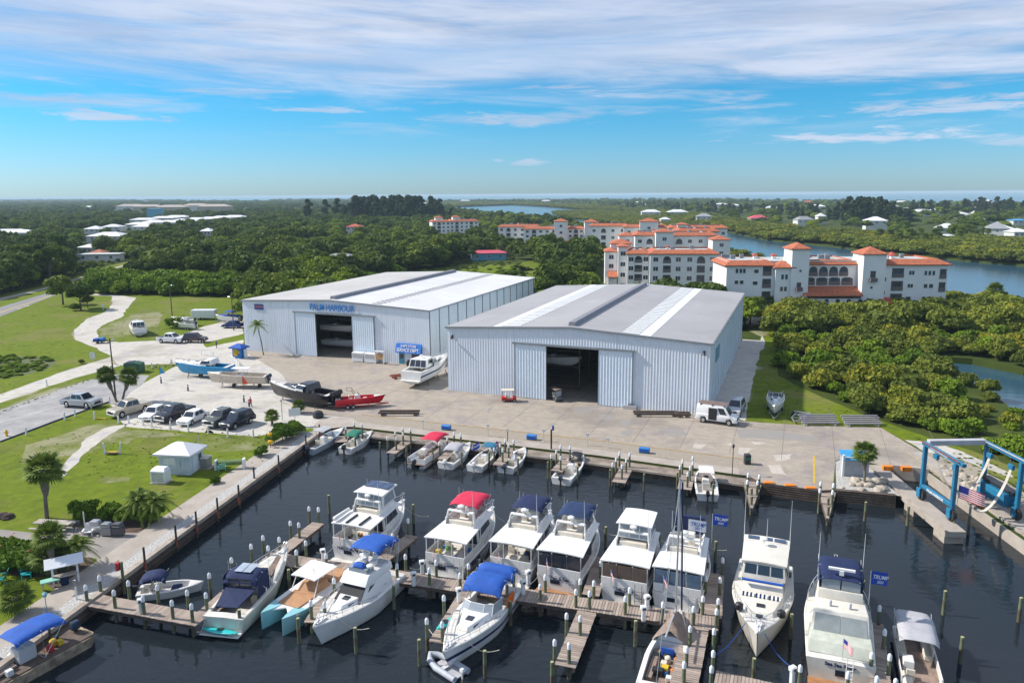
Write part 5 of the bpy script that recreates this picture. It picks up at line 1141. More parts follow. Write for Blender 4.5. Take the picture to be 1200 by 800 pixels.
def rail(t, sheer, L, x0, h=.65, n=7, pulpit=.7, both=True, r=.022, inset=.12):
    mb = MB(); xs = [x0 + (L - .1 - x0) * i / (n - 1) for i in range(n)]
    for s in (-1, 1):
        top = []
        for i, x in enumerate(xs):
            w, z, xx = sheer(x); y = s * max(.12, w - inset); hh = h * min(1, .35 + i * .4); top.append((xx, y, z + hh)); mb.tube([(xx, y, z), (xx, y, z + hh)], r, 4)
        top.append((L + pulpit, s * .12, sheer(L)[1] + h + .1)); mb.tube(top, r * 1.2, 5)
        mb.tube([(a, b, c - h * .45) for a, b, c in top[2:]], r * .8, 4)
    mb.tube([(L + pulpit, -.12, sheer(L)[1] + h + .1), (L + pulpit, .12, sheer(L)[1] + h + .1)], r * 1.2, 5)
    mb.build('bow_rail', m_chrome, t)
    mb = MB(); z = sheer(L)[1]; mb.hexa([(L - .5, -.25, z), (L + pulpit, -.14, z + .02), (L + pulpit, .14, z + .02), (L - .5, .25, z)], [(L - .5, -.25, z + .1), (L + pulpit, -.14, z + .12), (L + pulpit, .14, z + .12), (L - .5, .25, z + .1)]); mb.build('pulpit', gel, t)
    mb = MB(); mb.tube([(L + .1, 0, z + .14), (L + pulpit + .1, 0, z + .1)], .04, 5); mb.tube([(L + pulpit + .1, -.2, z - .05), (L + pulpit + .1, 0, z + .12), (L + pulpit + .1, .2, z - .05)], .03, 4); mb.build('anchor', m_chrome, t)
def house_box(t, x0, x1, w0, w1, z0, z1, name='cabin', mat=None, sf=.5, sb=.1, inw=.15, bev=.07, side_w=(.08, .92, .3, .85), front_w=True, back_w=False, gm=None, nside=3):
    """cabin from x0 (aft) to x1 (forward); widths aft/forward; sloped by sf at front, sb at back, inw at the sides; windows are panels on it"""
    b = [(x0, -w0, z0), (x1, -w1, z0), (x1, w1, z0), (x0, w0, z0)]; tp = [(x0 + sb, -w0 + inw, z1), (x1 - sf, -w1 + inw, z1), (x1 - sf, w1 - inw, z1), (x0 + sb, w0 - inw, z1)]
    o = MB().hexa(b, tp).build(name, mat or gel, t, bevel=bev, seg=2, smooth=True); gm = gm or m_glassb
    if side_w:
        u0, u1, v0, v1 = side_w
        for q_ in ([b[0], b[1], tp[1], tp[0]], [b[2], b[3], tp[3], tp[2]]):
            for k in range(nside):
                a = u0 + (u1 - u0) * k / nside; c = u0 + (u1 - u0) * (k + 1) / nside - .02
                MB().panel(q_, a, c, v0, v1, .015).build('side_window', gm, o)
    if front_w:
        for k in range(3): MB().panel([b[1], b[2], tp[2], tp[1]], .05 + .31 * k, .33 + .31 * k, .3 if side_w is None else side_w[2], .9, .015).build('windshield', gm, o)
    if back_w:
        for k in range(3): MB().panel([b[3], b[0], tp[0], tp[3]], .05 + .31 * k, .33 + .31 * k, .12, .9, .015).build('aft_window', gm, o)
    return o
def slab(t, x0, x1, w0, w1, z, th, name, mat, rx_=0, crown=.06, bev=.05):
    mb = MB(); n = 6; rings = []
    for i in range(5):
        f = i / 4; x = x0 + (x1 - x0) * f; w = w0 + (w1 - w0) * f; zz = z + rx_ * f
        top = [(x, -w + 2 * w * j / n, zz + th + crown * (1 - (2 * j / n - 1) ** 2)) for j in range(n + 1)]; bot = [(x, p[1], p[2] - th) for p in top[::-1]]; rings.append(top + bot)
    mb.loft(rings); return mb.build(name, mat, t, bevel=0, smooth=True, auto=.6)
def bimini(t, x0, x1, w, z, mat, h=.9, drop=.12, name='bimini_top', poles=True, zb=None):
    rings = []
    n = 8
    for i in range(7):
        f = i / 6; x = x0 + (x1 - x0) * f; e = -drop * (2 * abs(f - .5)) ** 3 * 2 + .03 * math.sin(i * 2.1); rings.append([(x, -w + 2 * w * j / n, z + e + .16 * (1 - (2 * j / n - 1) ** 4) - (.10 if j in (0, n) else 0)) for j in range(n + 1)])
    rr = [r + [(a, b, c - .03) for a, b, c in r[::-1]] for r in rings]
    o = MB().loft(rr).build(name, mat, t, smooth=True, auto=1.2)
    if poles:
        zb = zb if zb is not None else z - 1.5; mb = MB(); xm = (x0 + x1) / 2
        for s in (-1, 1):
            for xx in (x0 + .1, x1 - .1, xm): mb.tube([(xm, s * w * .97, zb), (xx, s * w * .97, z)], .02, 4)
        mb.tube([(xm, -w * .97, z), (xm, w * .97, z)], .02, 4); mb.tube([(xm, -w * .97, zb), (xm, -w * .97, z)], .02, 4); mb.build('bimini_frame', m_chrome, t)
    return o
def antenna(t, x, y, z, h, tilt=0):
    MB().tube([(x, y, z), (x + tilt, y, z + h)], .028, 5, .012).build('antenna', gel, t)
def outboard(t, x, y, z, mat=None, s=1.0):
    o = MB().loft([[(x - .42 * s, y - .16 * s, z + .35 * s), (x + .06 * s, y - .16 * s, z + .35 * s), (x + .06 * s, y + .16 * s, z + .35 * s), (x - .42 * s, y + .16 * s, z + .35 * s)], [(x - .5 * s, y - .2 * s, z + .55 * s), (x + .1 * s, y - .2 * s, z + .55 * s), (x + .1 * s, y + .2 * s, z + .55 * s), (x - .5 * s, y + .2 * s, z + .55 * s)], [(x - .42 * s, y - .15 * s, z + .9 * s), (x + .02 * s, y - .15 * s, z + .9 * s), (x + .02 * s, y + .15 * s, z + .9 * s), (x - .42 * s, y + .15 * s, z + .9 * s)]]).build('outboard_motor', mat or m_eng, t, bevel=.04 * s, seg=2, smooth=True)
    MB().box(x - .28 * s, x - .08 * s, y - .07 * s, y + .07 * s, z - .6 * s, z + .36 * s).build('drive_leg', m_black if mat is not gel else m_engg, o); return o
def seat(t, x, y, z, w=.5, mat=None, back=-1, name='seat'):
    mb = MB(); mb.box(x - .25, x + .25, y - w / 2, y + w / 2, z, z + .42); mb.box(x + back * .25 - .06, x + back * .25 + .06, y - w / 2, y + w / 2, z + .4, z + .85); return mb.build(name, mat or m_seat, t, bevel=.03)
def cyl(t, x, y, z, r, h, mat, name, n=12): return MB().lathe([(r * .9, 0), (r, h * .1), (r, h * .8), (r * .6, h)], n, (x, y, z)).build(name, mat, t, smooth=True)
def radar(t, x, y, z): 
    o = MB().lathe([(.05, 0), (.05, .3), (.28, .34), (.30, .48), (.18, .56)], 14, (x, y, z)).build('radar_dome', gel, t, smooth=True); return o
def fender(t, x, y, z, mat): MB().lathe([(.03, .35), (.11, .28), (.11, -.28), (.03, -.35)], 8, (x, y, z)).build('fender', mat, t, smooth=True)
def boat(label, stern, bow, name='motor_yacht', z=WZ, cat='boat', group=None, straight=True, nudge=None):
    a, b = P(*stern, z), P(*bow, z); rz = heading(a, b)
    if straight is True:                                  # moored parallel to its slip
        rz = heading(Vector((0, 0, 0)), U if (b - a).dot(U) > 0 else -U)
        mid_ = (a + b) / 2; L = (b - a).length; a = mid_ - Vector((math.cos(rz), math.sin(rz), 0)) * L / 2
    t = empty(name, (a.x, a.y, z), rz, label, cat, group); return t, (b - a).length if straight is not True else L
def flag(t, x, y, z, h, w, fh, mat, yaw=0, tx=None, stars=False, name='flag'):
    MB().tube([(x, y, z), (x, y, z + h)], .025, 5).build('flag_staff', m_chrome, t)
    c, s = math.cos(yaw), math.sin(yaw); n = 8; vs = []; fs = []
    def wv(u, v): off = .12 * math.sin(u * 6) * u; d = u * w; return (x + c * d - s * off, y + s * d + c * off, z + h - fh + v * fh - .45 * u * w * .6)
    if stars:
        for st_, m_, nm in ((0, M('flag red', (.55, .03, .05), .8, var=0), 'red_stripe'), (1, M('flag white', (.75, .75, .75), .8, var=0), 'white_stripe')):
            mb = MB()
            for k in range(st_, 13, 2):
                for i in range(n):
                    u0, u1 = i / n, (i + 1) / n
                    if k >= 6 and u1 <= .4: continue
                    mb.add([wv(u0, k / 13), wv(u1, k / 13), wv(u1, (k + 1) / 13), wv(u0, (k + 1) / 13)], [(0, 1, 2, 3)])
            mb.build(nm, m_, t)
        mb = MB()
        for i in range(4): mb.add([wv(i * .1, 6 / 13), wv(i * .1 + .1, 6 / 13), wv(i * .1 + .1, 1), wv(i * .1, 1)], [(0, 1, 2, 3)])
        mb.build('canton', M('flag blue', (.02, .03, .22), .8, var=0), t); return
    for i in range(n):
        vs += [wv(i / n, 0), wv(i / n, 1)]
    vs += [wv(1, 0), wv(1, 1)]
    o = MB().add(vs, [(2 * i, 2 * i + 2, 2 * i + 3, 2 * i + 1) for i in range(n)]).build(name, mat, t)
    if tx:
        for sgn in (1, -1):
            for j, (s_, sz, v_) in enumerate(tx):
                a = Vector(wv(.12, v_)); b = Vector(wv(.9, v_)); ex = (b - a).normalized() * sgn; up = Vector((0, 0, 1)); nn = ex.cross(up).normalized(); up = nn.cross(ex)
                mm = Matrix((ex, up, nn)).transposed().to_4x4(); mm.translation = (a + b) / 2 + nn * .10
                text(s_, sz, M('flag lettering white', (.8, .8, .8), .7, var=0) if mat is not M('flag white cloth', (.75, .76, .78), .8, var=0) else M('flag lettering blue', (.02, .08, .45), .7, var=0), t, mm, ext=.004)
    return o

m_rope = M('mooring rope', (.55, .52, .44), .9)
def ropes(t, pairs, mat=None):
    for a, b in pairs:
        a, b = Vector(a), Vector(b); pts = [a.lerp(b, i / 8) - Vector((0, 0, .5 * math.sin(math.pi * i / 8))) for i in range(9)]
        MB().tube(pts, .03, 4).build('mooring_line', mat or m_rope, t)
def clutter(t, x0, x1, w, z, seed, n=6):
    q = random.Random(seed); cs = [M('orange gear', (.7, .2, .02), .6), M('yellow gear', (.65, .45, .02), .6), M('white gear', (.65, .65, .65), .6), M('blue gear', (.03, .15, .4), .6), m_seat, m_black, M('green gear', (.1, .3, .1), .6)]
    for k in range(n):
        x, y = q.uniform(x0, x1), q.uniform(-w, w); s = q.uniform(.12, .24)
        if k % 2: MB().box(x - s, x + s, y - s, y + s, z, z + s * 2).build('deck_box', q.choice(cs), t, bevel=.03)
        else: cyl(t, x, y, z, s, s * 2, q.choice(cs), 'bucket')
def aft_cabin_yacht(label, stern, bow, B, top, tcol, stripe=None, enclosed=None, name_txt=None, extra=None, hull_m=None, seed=1, Lx=None, hard=True):
    """trawler / aft deck motor yacht seen from astern: transom, raised aft deck under a white hardtop, saloon, flybridge with canvas, foredeck"""
    t, L = boat(label, stern, bow); L = Lx or L * .99; g = hull_m or gel
    sh = hull(t, L, B, 1.45, 2.15, g, fine=2.2, rake=.8, stripe=stripe, stripe_z=(.80, .88), boot=m_black, cockpit=None)
    hw = B / 2
    # transom furniture
    MB().box(-.75, 0, -hw * .9, hw * .9, .12, .24).build('swim_platform', m_teak if extra == 'teak' else m_deckw, t, bevel=.03)
    mb = MB()
    for k in range(5): mb.tube([(-.12, -hw * .72, .35 + k * .28), (-.12, -hw * .45, .35 + k * .28)], .022, 4)
    for y in (-hw * .72, -hw * .45): mb.tube([(-.12, y, .2), (-.12, y, 2.1)], .022, 4)
    mb.build('transom_ladder', m_chrome if extra != 'brown' else m_beam, t)
    MB().box(-.03, .05, -.1, .75, .8, 1.15).build('transom_window', m_glassb, t)
    if name_txt:
        mm = Matrix.Translation((-.03, -.1 if extra != 'low' else .1, 1.32)) @ Matrix.Rotation(-math.pi / 2, 4, 'Z') @ Matrix.Rotation(math.pi / 2, 4, 'X')
        text(name_txt, .40, stripes['navy'], t, mm, ext=.01)
    # raised aft deck bulwark
    zd = 1.62; ax1 = L * .36
    mb = MB(); w0 = hw * .9
    for y in (-w0, w0 - .06): mb.box(.05, ax1, y, y + .06, zd - .1, zd + .62)
    mb.box(.02, .08, -w0, w0, zd - .1, zd + .62); mb.build('aft_bulwark', g, t, bevel=.02)
    # saloon
    sx0, sx1 = ax1 - .2, L * .70; zr = 3.45
    house_box(t, sx0, sx1 + .7, hw * .84, hw * .66, 1.7, zr, sf=.9, sb=.0, inw=.12, side_w=(.06, .86, .42, .86), front_w=True, back_w=True, gm=m_glassb)
    slab(t, .15, sx1 - .1, hw * .98, hw * .80, zr, .10, 'hardtop', gelc if extra == 'cream' else gel, crown=.10)
    mb = MB()
    for y in (-w0 + .03, w0 - .03):
        for x in (.2, ax1 * .5, ax1 - .1): mb.box(x - .035, x + .035, y - .035, y + .035, zd + .6, zr)
    for y in (-w0 * .35, w0 * .35): mb.box(.1, .16, y - .03, y + .03, zd + .6, zr)
    mb.build('hardtop_post', gel, t)
    if enclosed is not None:
        for y in (-w0 - .01, w0 - .01): MB().box(.3, ax1 - .15, y, y + .02, zd + .65, zr - .03).build('vinyl_curtain', enclosed, t)
        for k in range(3): y = -w0 + .08 + k * (2 * w0 - .1) / 3; MB().box(.06, .085, y, y + (2 * w0 - .1) / 3 - .08, zd + .65, zr - .05).build('vinyl_curtain', enclosed, t)
    else:
        seat(t, ax1 - .9, -hw * .4, zd - .1, .6, name='deck_chair'); seat(t, ax1 - 1.2, hw * .35, zd - .1, .6, name='deck_chair'); cyl(t, .9, 0, zd - .1, .4, .65, m_seat, 'deck_table')
        clutter(t, .4, ax1 - .5, hw * .7, zd - .05, seed, 7)
    # flybridge
    fx0, fx1 = L * .30, L * .66; zf = zr + .12; fw = hw * .68
    mb = MB(); n = 10; path = [(fx0, -fw), (fx1 - .5, -fw * .94), (fx1, -fw * .55), (fx1, fw * .55), (fx1 - .5, fw * .94), (fx0, fw)]
    for i in range(len(path) - 1):
        (xa, ya), (xb, yb) = path[i], path[i + 1]; mb.hexa([(xa, ya, zf), (xb, yb, zf), (xb - .04, yb * .94, zf), (xa - .04, ya * .94, zf)], [(xa + .12, ya * 1.03, zf + .62), (xb + .12, yb * 1.03, zf + .62), (xb + .06, yb * .97, zf + .62), (xa + .06, ya * .97, zf + .62)])
    mb.build('flybridge', gel, t, bevel=.02)
    mb = MB()
    for i in range(1, len(path) - 2 + 1 - 1):
        (xa, ya), (xb, yb) = path[i], path[i + 1]; mb.hexa([(xa + .12, ya, zf + .62), (xb + .12, yb, zf + .62), (xb + .09, yb * .98, zf + .62), (xa + .09, ya * .98, zf + .62)], [(xa - .1, ya * .95, zf + .98), (xb - .1, yb * .95, zf + .98), (xb - .13, yb * .93, zf + .98), (xa - .13, ya * .93, zf + .98)])
    mb.build('venturi_screen', m_glassl, t)
    MB().box(fx1 - 1.1, fx1 - .45, -.6, .6, zf, zf + .75).build('helm_console', gel, t, bevel=.06); seat(t, fx1 - 1.7, -.45, zf, .5); seat(t, fx1 - 1.7, .45, zf, .5); MB().box(fx0 + .15, fx0 + .7, -fw * .8, fw * .8, zf, zf + .45).build('bench', m_seat, t, bevel=.04)
    if top == 'bimini': bimini(t, L * .40, fx1 + .5, fw * 1.02, zf + 1.75, tcol, zb=zf + .55); 
    elif top == 'hard':
        house_box(t, L * .37, fx1 + .25, fw * 1.02, fw * .86, zf + .5, zf + 1.8, 'bridge_enclosure', sf=.35, sb=.2, inw=.08, side_w=(.1, .9, .15, .8), back_w=True, gm=m_glassl)
        slab(t, L * .35, fx1 + .2, fw * 1.08, fw * .98, zf + 1.8, .08, 'bridge_top', gel, crown=.09)
    elif top == 'open': pass
    # radar arch / mast at the after end of the flybridge
    mb = MB(); 
    for s in (-1, 1): mb.hexa([(fx0 + .0, s * fw - .05, zf), (fx0 + .45, s * fw - .05, zf), (fx0 + .45, s * fw + .05, zf), (fx0, s * fw + .05, zf)], [(fx0 + .3, s * fw * .88 - .05, zf + 1.25), (fx0 + .6, s * fw * .88 - .05, zf + 1.25), (fx0 + .6, s * fw * .88 + .05, zf + 1.25), (fx0 + .3, s * fw * .88 + .05, zf + 1.25)])
    mb.box(fx0 + .28, fx0 + .62, -fw * .9, fw * .9, zf + 1.2, zf + 1.32); mb.build('radar_arch', gel, t, bevel=.02); radar(t, fx0 + .45, 0, zf + 1.32)
    antenna(t, fx0 + .3, -fw * .9, zf + 1.2, 2.4, -.2); antenna(t, fx1 - .6, fw, zf + .6, 1.8)
    # forward trunk cabin, hatch, rails
    house_box(t, sx1 + .1, L * .86, hw * .55, hw * .34, 1.95, 2.5, 'trunk_cabin', sf=.5, sb=0, inw=.1, side_w=(.2, .8, .35, .8), front_w=False)
    MB().box(L * .76, L * .82, -.3, .3, 2.5, 2.56).build('hatch', m_glassb, t, bevel=.02)
    ropes(t, (((L * .97, -.3, 2.2), (L + .6, -2.9, .9)), ((L * .97, .3, 2.2), (L + .3, 2.7, .9)), ((.1, hw * .8, 1.5), (-1.5, hw + .5, 1.3)), ((.1, -hw * .8, 1.5), (-1.5, -hw - .4, 1.3))))
    rail(t, sh, L, L * .42, .7, 9, .75); flag(t, -.05, hw * .5, 1.5, 1.5, .8, .5, None, -2.6, stars=True)
    for x in (L * .25, L * .5): fender(t, x, -(sh(x)[0] + .12), .7, gel)
    MB().box(L * .12, L * .3, -hw * .98 - 0.01, -hw * .98 + .03, .95, 1.2).build('side_port', m_glassb, t); MB().box(L * .12, L * .3, hw * .955 - .03, hw * .96 + .02, .95, 1.2).build('side_port', m_glassb, t)
    return t, L, zf, sh
A1 = aft_cabin_yacht('white motor yacht with solar panels on its bridge roof, moored behind the main dock', (410, 659), (472, 612), 4.3, 'hard', None, name_txt='NAUTI MERMAID', seed=3)
t, L, zf, sh = A1
for y in (-1.3, -.43, .44): MB().box(L * .50, L * .66, y, y + .82, zf + 2.0, zf + 2.04).build('solar_panel', m_solar, t)
mb = MB(); mb.box(.3, 2.2, -.9, -.75, 3.66, 3.78); mb.box(.3, 2.2, .5, .65, 3.66, 3.78); mb.build('roof_bar', m_black, t)
MB().loft([[(.2, 1.6, 3.68), (.2, 2.0, 3.68), (.2, 2.0, 4.1), (.2, 1.6, 4.1)], [(2.8, 1.7, 3.68), (2.8, 2.0, 3.68), (2.8, 2.0, 4.0), (2.8, 1.7, 4.0)]]).build('rolled_dinghy', gel, t, bevel=.1)
aft_cabin_yacht('white motor yacht with a red canvas top over its bridge', (527, 679), (577, 613), 4.2, 'bimini', m_cred, name_txt='Country Comfort', extra='low', seed=5, Lx=10.2, stripe=stripes['navy'])
aft_cabin_yacht('white motor yacht with royal navy canvas and blue side curtains around its aft deck', (600, 684), (645, 619), 4.2, 'bimini', m_navy, name_txt='Catherine', extra='low', seed=6, Lx=10.2, stripe=None)
aft_cabin_yacht('white motor yacht with dark blue bridge canvas and teak swim platform', (651, 694), (697, 632), 4.2, 'bimini', M('dark blue canvas', (.012, .035, .11), .85, var=.2), enclosed=m_glassb, name_txt='Pen & Sea', extra='teak', seed=7, Lx=10.1)
aft_cabin_yacht('white motor yacht with a closed hardtop bridge and brown boarding ladder', (727, 708), (762, 645), 4.2, 'hard', None, enclosed=m_cabbrown, name_txt='Silk Deer', extra='brown', seed=8, Lx=10.0)
F1 = aft_cabin_yacht('white motor yacht flying blue and white campaign flags behind the bare mast', (793, 717), (814, 645), 4.2, 'open', None, enclosed=M('blue tinted vinyl', (.10, .16, .24), .15), seed=9, Lx=9.9)
t, L, zf, sh = F1
MB().box(L * .62, L * .655, -1.3, 1.3, zf + .5, zf + 2.0).build('bridge_curtain', m_navy, t)
mw = M('flag white cloth', (.75, .76, .78), .8, var=0)
m_fb = M('flag blue cloth', (.01, .06, .42), .8, var=0)
flag(t, L * .5, -.1, zf, 2.3, 1.7, 1.0, mw, -.9, tx=(('TRUMP', .46, .62), ('2020', .34, .25)))
flag(t, L * .66, -1.9, zf - .6, 3.0, 1.5, 1.0, m_fb, -.9, tx=(('TRUMP', .42, .62), ('2020', .28, .25)))
cyl(t, 1.0, -.2, 1.6, .45, .12, m_teak, 'deck_table'); cyl(t, .4, -.9, 1.6, .25, .4, M('potted plant', (.25, .4, .03), .8), 'potted_plant')

def express(label, stern, bow, B, L=None, hm=None, stripe=None, top=None, tcol=None, name='cabin_cruiser', straight=True, z=WZ, boot=None, f=(1.25, 1.75), arch=False, ttx=None, glass=None):
    """sport cruiser: low foredeck with hatch, wrap windshield, cockpit with seats"""
    t, L0 = boat(label, stern, bow, name, z=z, straight=straight); L = L or L0 * 1.03; hw = B / 2
    sh = hull(t, L, B, f[0], f[1], hm or gel, fine=2.1, rake=1.0, cockpit=(.7, L * .50), floor=.55, stripe=stripe, boot=boot, stripe_z=(.45, .62))
    MB().box(-.7, 0, -hw * .88, hw * .88, .2, .32).build('swim_platform', m_deckw, t, bevel=.04)
    house_box(t, L * .50, L * .86, hw * .74, hw * .30, f[0] + .1, f[0] + .62, 'cabin', hm if hm not in (None,) and hm is not stripes['teal'] else gel, sf=.9, sb=.0, inw=.25, side_w=(.25, .75, .3, .75), front_w=False, nside=2)
    MB().box(L * .62, L * .68, -.28, .28, f[0] + .62, f[0] + .68).build('hatch', m_glassb, t, bevel=.02)
    # windshield
    x0, x1 = L * .40, L * .56; w = hw * .84; z0 = f[0] + .45; pa = [(x0, -w), (x1 - .25, -w * .82), (x1, -w * .4), (x1, w * .4), (x1 - .25, w * .82), (x0, w)]
    mb = MB(); fr = MB()
    for i in range(5):
        (xa, ya), (xb, yb) = pa[i], pa[i + 1]; p0, p1 = Vector((xa, ya, z0)), Vector((xb, yb, z0)); p2, p3 = Vector((xb - .55, yb * .92, z0 + .62)), Vector((xa - .55, ya * .92, z0 + .62))
        mb.add([p0, p1, p2, p3, p0 + Vector((-.03, 0, 0)), p1 + Vector((-.03, 0, 0)), p2 + Vector((-.03, 0, 0)), p3 + Vector((-.03, 0, 0))], [(0, 1, 2, 3), (7, 6, 5, 4), (0, 4, 5, 1), (3, 2, 6, 7), (0, 3, 7, 4), (1, 5, 6, 2)]); fr.tube([p3, p2], .03, 4); fr.tube([p0, p3], .025, 4)
        fr.hexa([p0 - Vector((0, 0, .35)), p1 - Vector((0, 0, .35)), p1 - Vector((.1, 0, .35)), p0 - Vector((.1, 0, .35))], [p0, p1, p1 - Vector((.1, 0, 0)), p0 - Vector((.1, 0, 0))])
    mb.build('windshield', glass or m_glassb, t); fr.build('windshield_frame', gel, t)
    MB().box(x1 - 1.3, x1 - .8, -w * .7, -w * .1, .55, z0 + .1).build('helm_console', gel, t, bevel=.05); seat(t, x1 - 1.8, -w * .45, .55, .6); seat(t, x1 - 1.8, w * .45, .55, .6); MB().box(.75, 1.25, -hw * .65, hw * .65, .55, 1.1).build('aft_bench', m_seat, t, bevel=.05)
    rail(t, sh, L, L * .48, .5, 7, .55)
    if z == WZ: ropes(t, (((L * .9, -.7, f[1]), (L * .75, -3.0, 1.0)), ((L * .9, .7, f[1]), (L * .8, 3.0, 1.0)), ((.1, -hw * .8, f[0]), (-1.3, -hw * .7, .9)), ((.1, hw * .8, f[0]), (-1.3, hw * .7, .9))))
    if top == 'bimini': bimini(t, .9, x1 - .5, hw * .88, z0 + 1.35, tcol, zb=f[0])
    return t, L, sh, z0
# blue canvas express with kayak on its platform
t, L, sh, z0 = express('cream cabin cruiser with navy canvas enclosure and a teal kayak across its stern', (262, 743), (333, 669), 3.7, 9.9, straight=False, hm=gelc, boot=stripes['blue'], f=(1.35, 1.95))
bimini(t, 2.6, L * .50, 1.5, z0 + 1.5, m_navy, zb=1.4, drop=.3)
for s in (-1, 1):
    MB().hexa([(2.8, s * 1.5 - .02, 1.5), (L * .48, s * 1.5 - .02, 1.6), (L * .5, s * 1.5 + .02, 1.6), (2.8, s * 1.55 + .02, 1.5)], [(2.8, s * 1.5 - .02, z0 + 1.42), (L * .46, s * 1.42 - .02, z0 + 1.5), (L * .46, s * 1.42 + .02, z0 + 1.5), (2.8, s * 1.5 + .02, z0 + 1.42)]).build('side_curtain', m_navy if s > 0 else m_navy, t)
for y in (-1.0, .05): MB().box(2.66, 2.7, y, y + .95, 1.7, z0 + 1.35).build('vinyl_window', m_glassb, t)
MB().hexa([(1.0, -.7, 1.7), (2.7, -1.4, 2.4), (2.7, 1.2, 2.4), (1.1, 1.3, 1.5)], [(1.0, -.7, 1.74), (2.7, -1.4, 2.44), (2.7, 1.2, 2.44), (1.1, 1.3, 1.54)]).build('sun_shade', m_navy, t)
for k in range(2): MB().box(3.2 + 0, 4.6, -.7 + k * .75, -.02 + k * .75, z0 + 1.68, z0 + 1.71).build('solar_panel', M('pale solar panel', (.38, .44, .52), .3), t)
MB().hexa([(L * .55, -1.25, 2.05), (L * .85, -.6, 2.2), (L * .85, -.25, 2.28), (L * .55, -.7, 2.2)], [(L * .55, -1.25, 2.10), (L * .85, -.6, 2.25), (L * .85, -.25, 2.33), (L * .55, -.7, 2.25)]).build('deck_pad', m_tan, t)
antenna(t, 4.5, -1.6, 1.5, 2.6); antenna(t, 4.0, 1.7, 1.5, 2.4)
def kayak(name, label, loc, rz, mat, L=3.2, w=.72, tilt=0, cat='kayak'):
    e = empty(name, loc, rz, label, cat); rings = []
    for i in range(11):
        f = i / 10; r = max(.02, math.sin(math.pi * f) ** .6); rings.append([((f - .5) * L, w / 2 * r * math.cos(a), .18 + .16 * r * math.sin(a) + (.12 * abs(2 * f - 1) ** 3)) for a in [2 * math.pi * k / 10 for k in range(10)]])
    MB().loft(rings).build('hull', mat, e, smooth=True); MB().lathe([(.25, 0), (.28, .05)], 12, (0, 0, .33)).build('cockpit_rim', m_black, e); e.rotation_euler.x = tilt; return e
m_kt = M('teal plastic', (.02, .48, .48), .45, var=.05)
p = t.location - Vector((math.cos(t.rotation_euler.z), math.sin(t.rotation_euler.z), 0)) * .45; kayak('kayak', 'teal kayak laid across the stern of the navy canvas cruiser', (p.x, p.y, WZ + .34), t.rotation_euler.z + 1.5, m_kt, 3.4, .85, .25)
p = P(522, 733); kayak('kayak', 'teal kayak lying on the finger dock beside the blue canopied cruiser', (p.x, p.y, .02), 1.0, m_kt, 2.2, .6)

# catamaran with tan cushions, bow towards the viewer
t, L0 = boat('pale teal power catamaran with brown sun pads and white hardtop', (399, 682), (330, 733), 'catamaran', straight=False); L = 8.3
for s in (-1, 1):
    rings = []
    for i in range(13):
        f = i / 12; w = .62 * (1 - max(0, (f - .55) / .45) ** 2.2) + .02; c = s * (1.15 - .1 * f); zt = 1.25 + .45 * f ** 2
        rings.append([(f * L, c, -.4), (f * L, c + w * .8, .0), (f * L, c + w, zt), (f * L, c - w, zt), (f * L, c - w * .8, .0)])
    MB().loft(rings).build('hull', stripes['teal'], t, smooth=True, auto=.8)
mb = MB(); mb.prism([(0, -1.75), (L * .6, -1.7), (L * .86, -1.45), (L * .90, -.9), (L * .80, 0), (L * .90, .9), (L * .86, 1.45), (L * .6, 1.7), (0, 1.75)], 1.3, 1.5); mb.build('deck', gel, t, bevel=.05)
MB().prism([(L * .52, -1.15), (L * .78, -1.05), (L * .78, 1.05), (L * .52, 1.15)], 1.5, 1.62).build('sun_pad', m_tanb, t, bevel=.04)
house_box(t, L * .30, L * .54, 1.0, .9, 1.5, 2.25, 'console_cover', m_tanb, sf=.5, sb=.2, inw=.15, side_w=None, front_w=False)
MB().prism([(.3, -1.3), (L * .26, -1.3), (L * .26, 1.3), (.3, 1.3)], 1.5, 1.9).build('aft_cover', m_tanb, t, bevel=.1)
slab(t, L * .24, L * .56, 1.35, 1.2, 3.2, .1, 'hardtop', gel, crown=.1)
mb = MB()
for s in (-1, 1): mb.tube([(L * .26, s * 1.25, 1.5), (L * .30, s * 1.2, 3.2)], .04, 5); mb.tube([(L * .58, s * 1.2, 1.5), (L * .48, s * 1.1, 3.2)], .04, 5)
mb.build('hardtop_frame', gel, t); outboard(t, -.05, -1.1, .5, m_engg, 1.1); outboard(t, -.05, 1.1, .5, m_engg, 1.1); antenna(t, 3.2, 0, 3.3, .8, .9); t.scale.z = .84
cyl(t, .6, -.9, 1.5, .35, .7, m_engg, 'covered_grill')

# white bridge cruiser, bow towards the viewer
t, L, sh, z0 = express('white bridge cruiser with royal blue bimini and dark wrapped windshield', (455, 686), (392, 742), 3.9, 9.2, straight=False, f=(1.45, 1.95), boot=m_black)
for c in [c for c in list(t.children) if c.name.split('.')[0] in ('windshield', 'windshield_frame')]: bpy.data.objects.remove(c)
house_box(t, L * .20, L * .66, 1.75, 1.25, 1.5, 2.75, 'saloon', sf=1.5, sb=.1, inw=.2, side_w=(.15, .78, .35, .8), front_w=False)
b = [(L * .66 + .01, -1.25, 1.62), (L * .66 + .01, 1.25, 1.62), (L * .66 - 1.36, 1.08, 2.68), (L * .66 - 1.36, -1.08, 2.68)]
MB().panel(b, .02, .98, .05, .95, .03).build('windshield_cover', M('black mesh cover', (.03, .03, .035), .8), t)
house_box(t, L * .16, L * .56, 1.5, 1.25, 2.75, 3.4, 'flybridge', sf=.7, sb=.1, inw=.1, side_w=None, front_w=False)
slab(t, L * .18, L * .46, 1.15, 1.05, 3.38, .03, 'bridge_sole', m_deckw, crown=0)
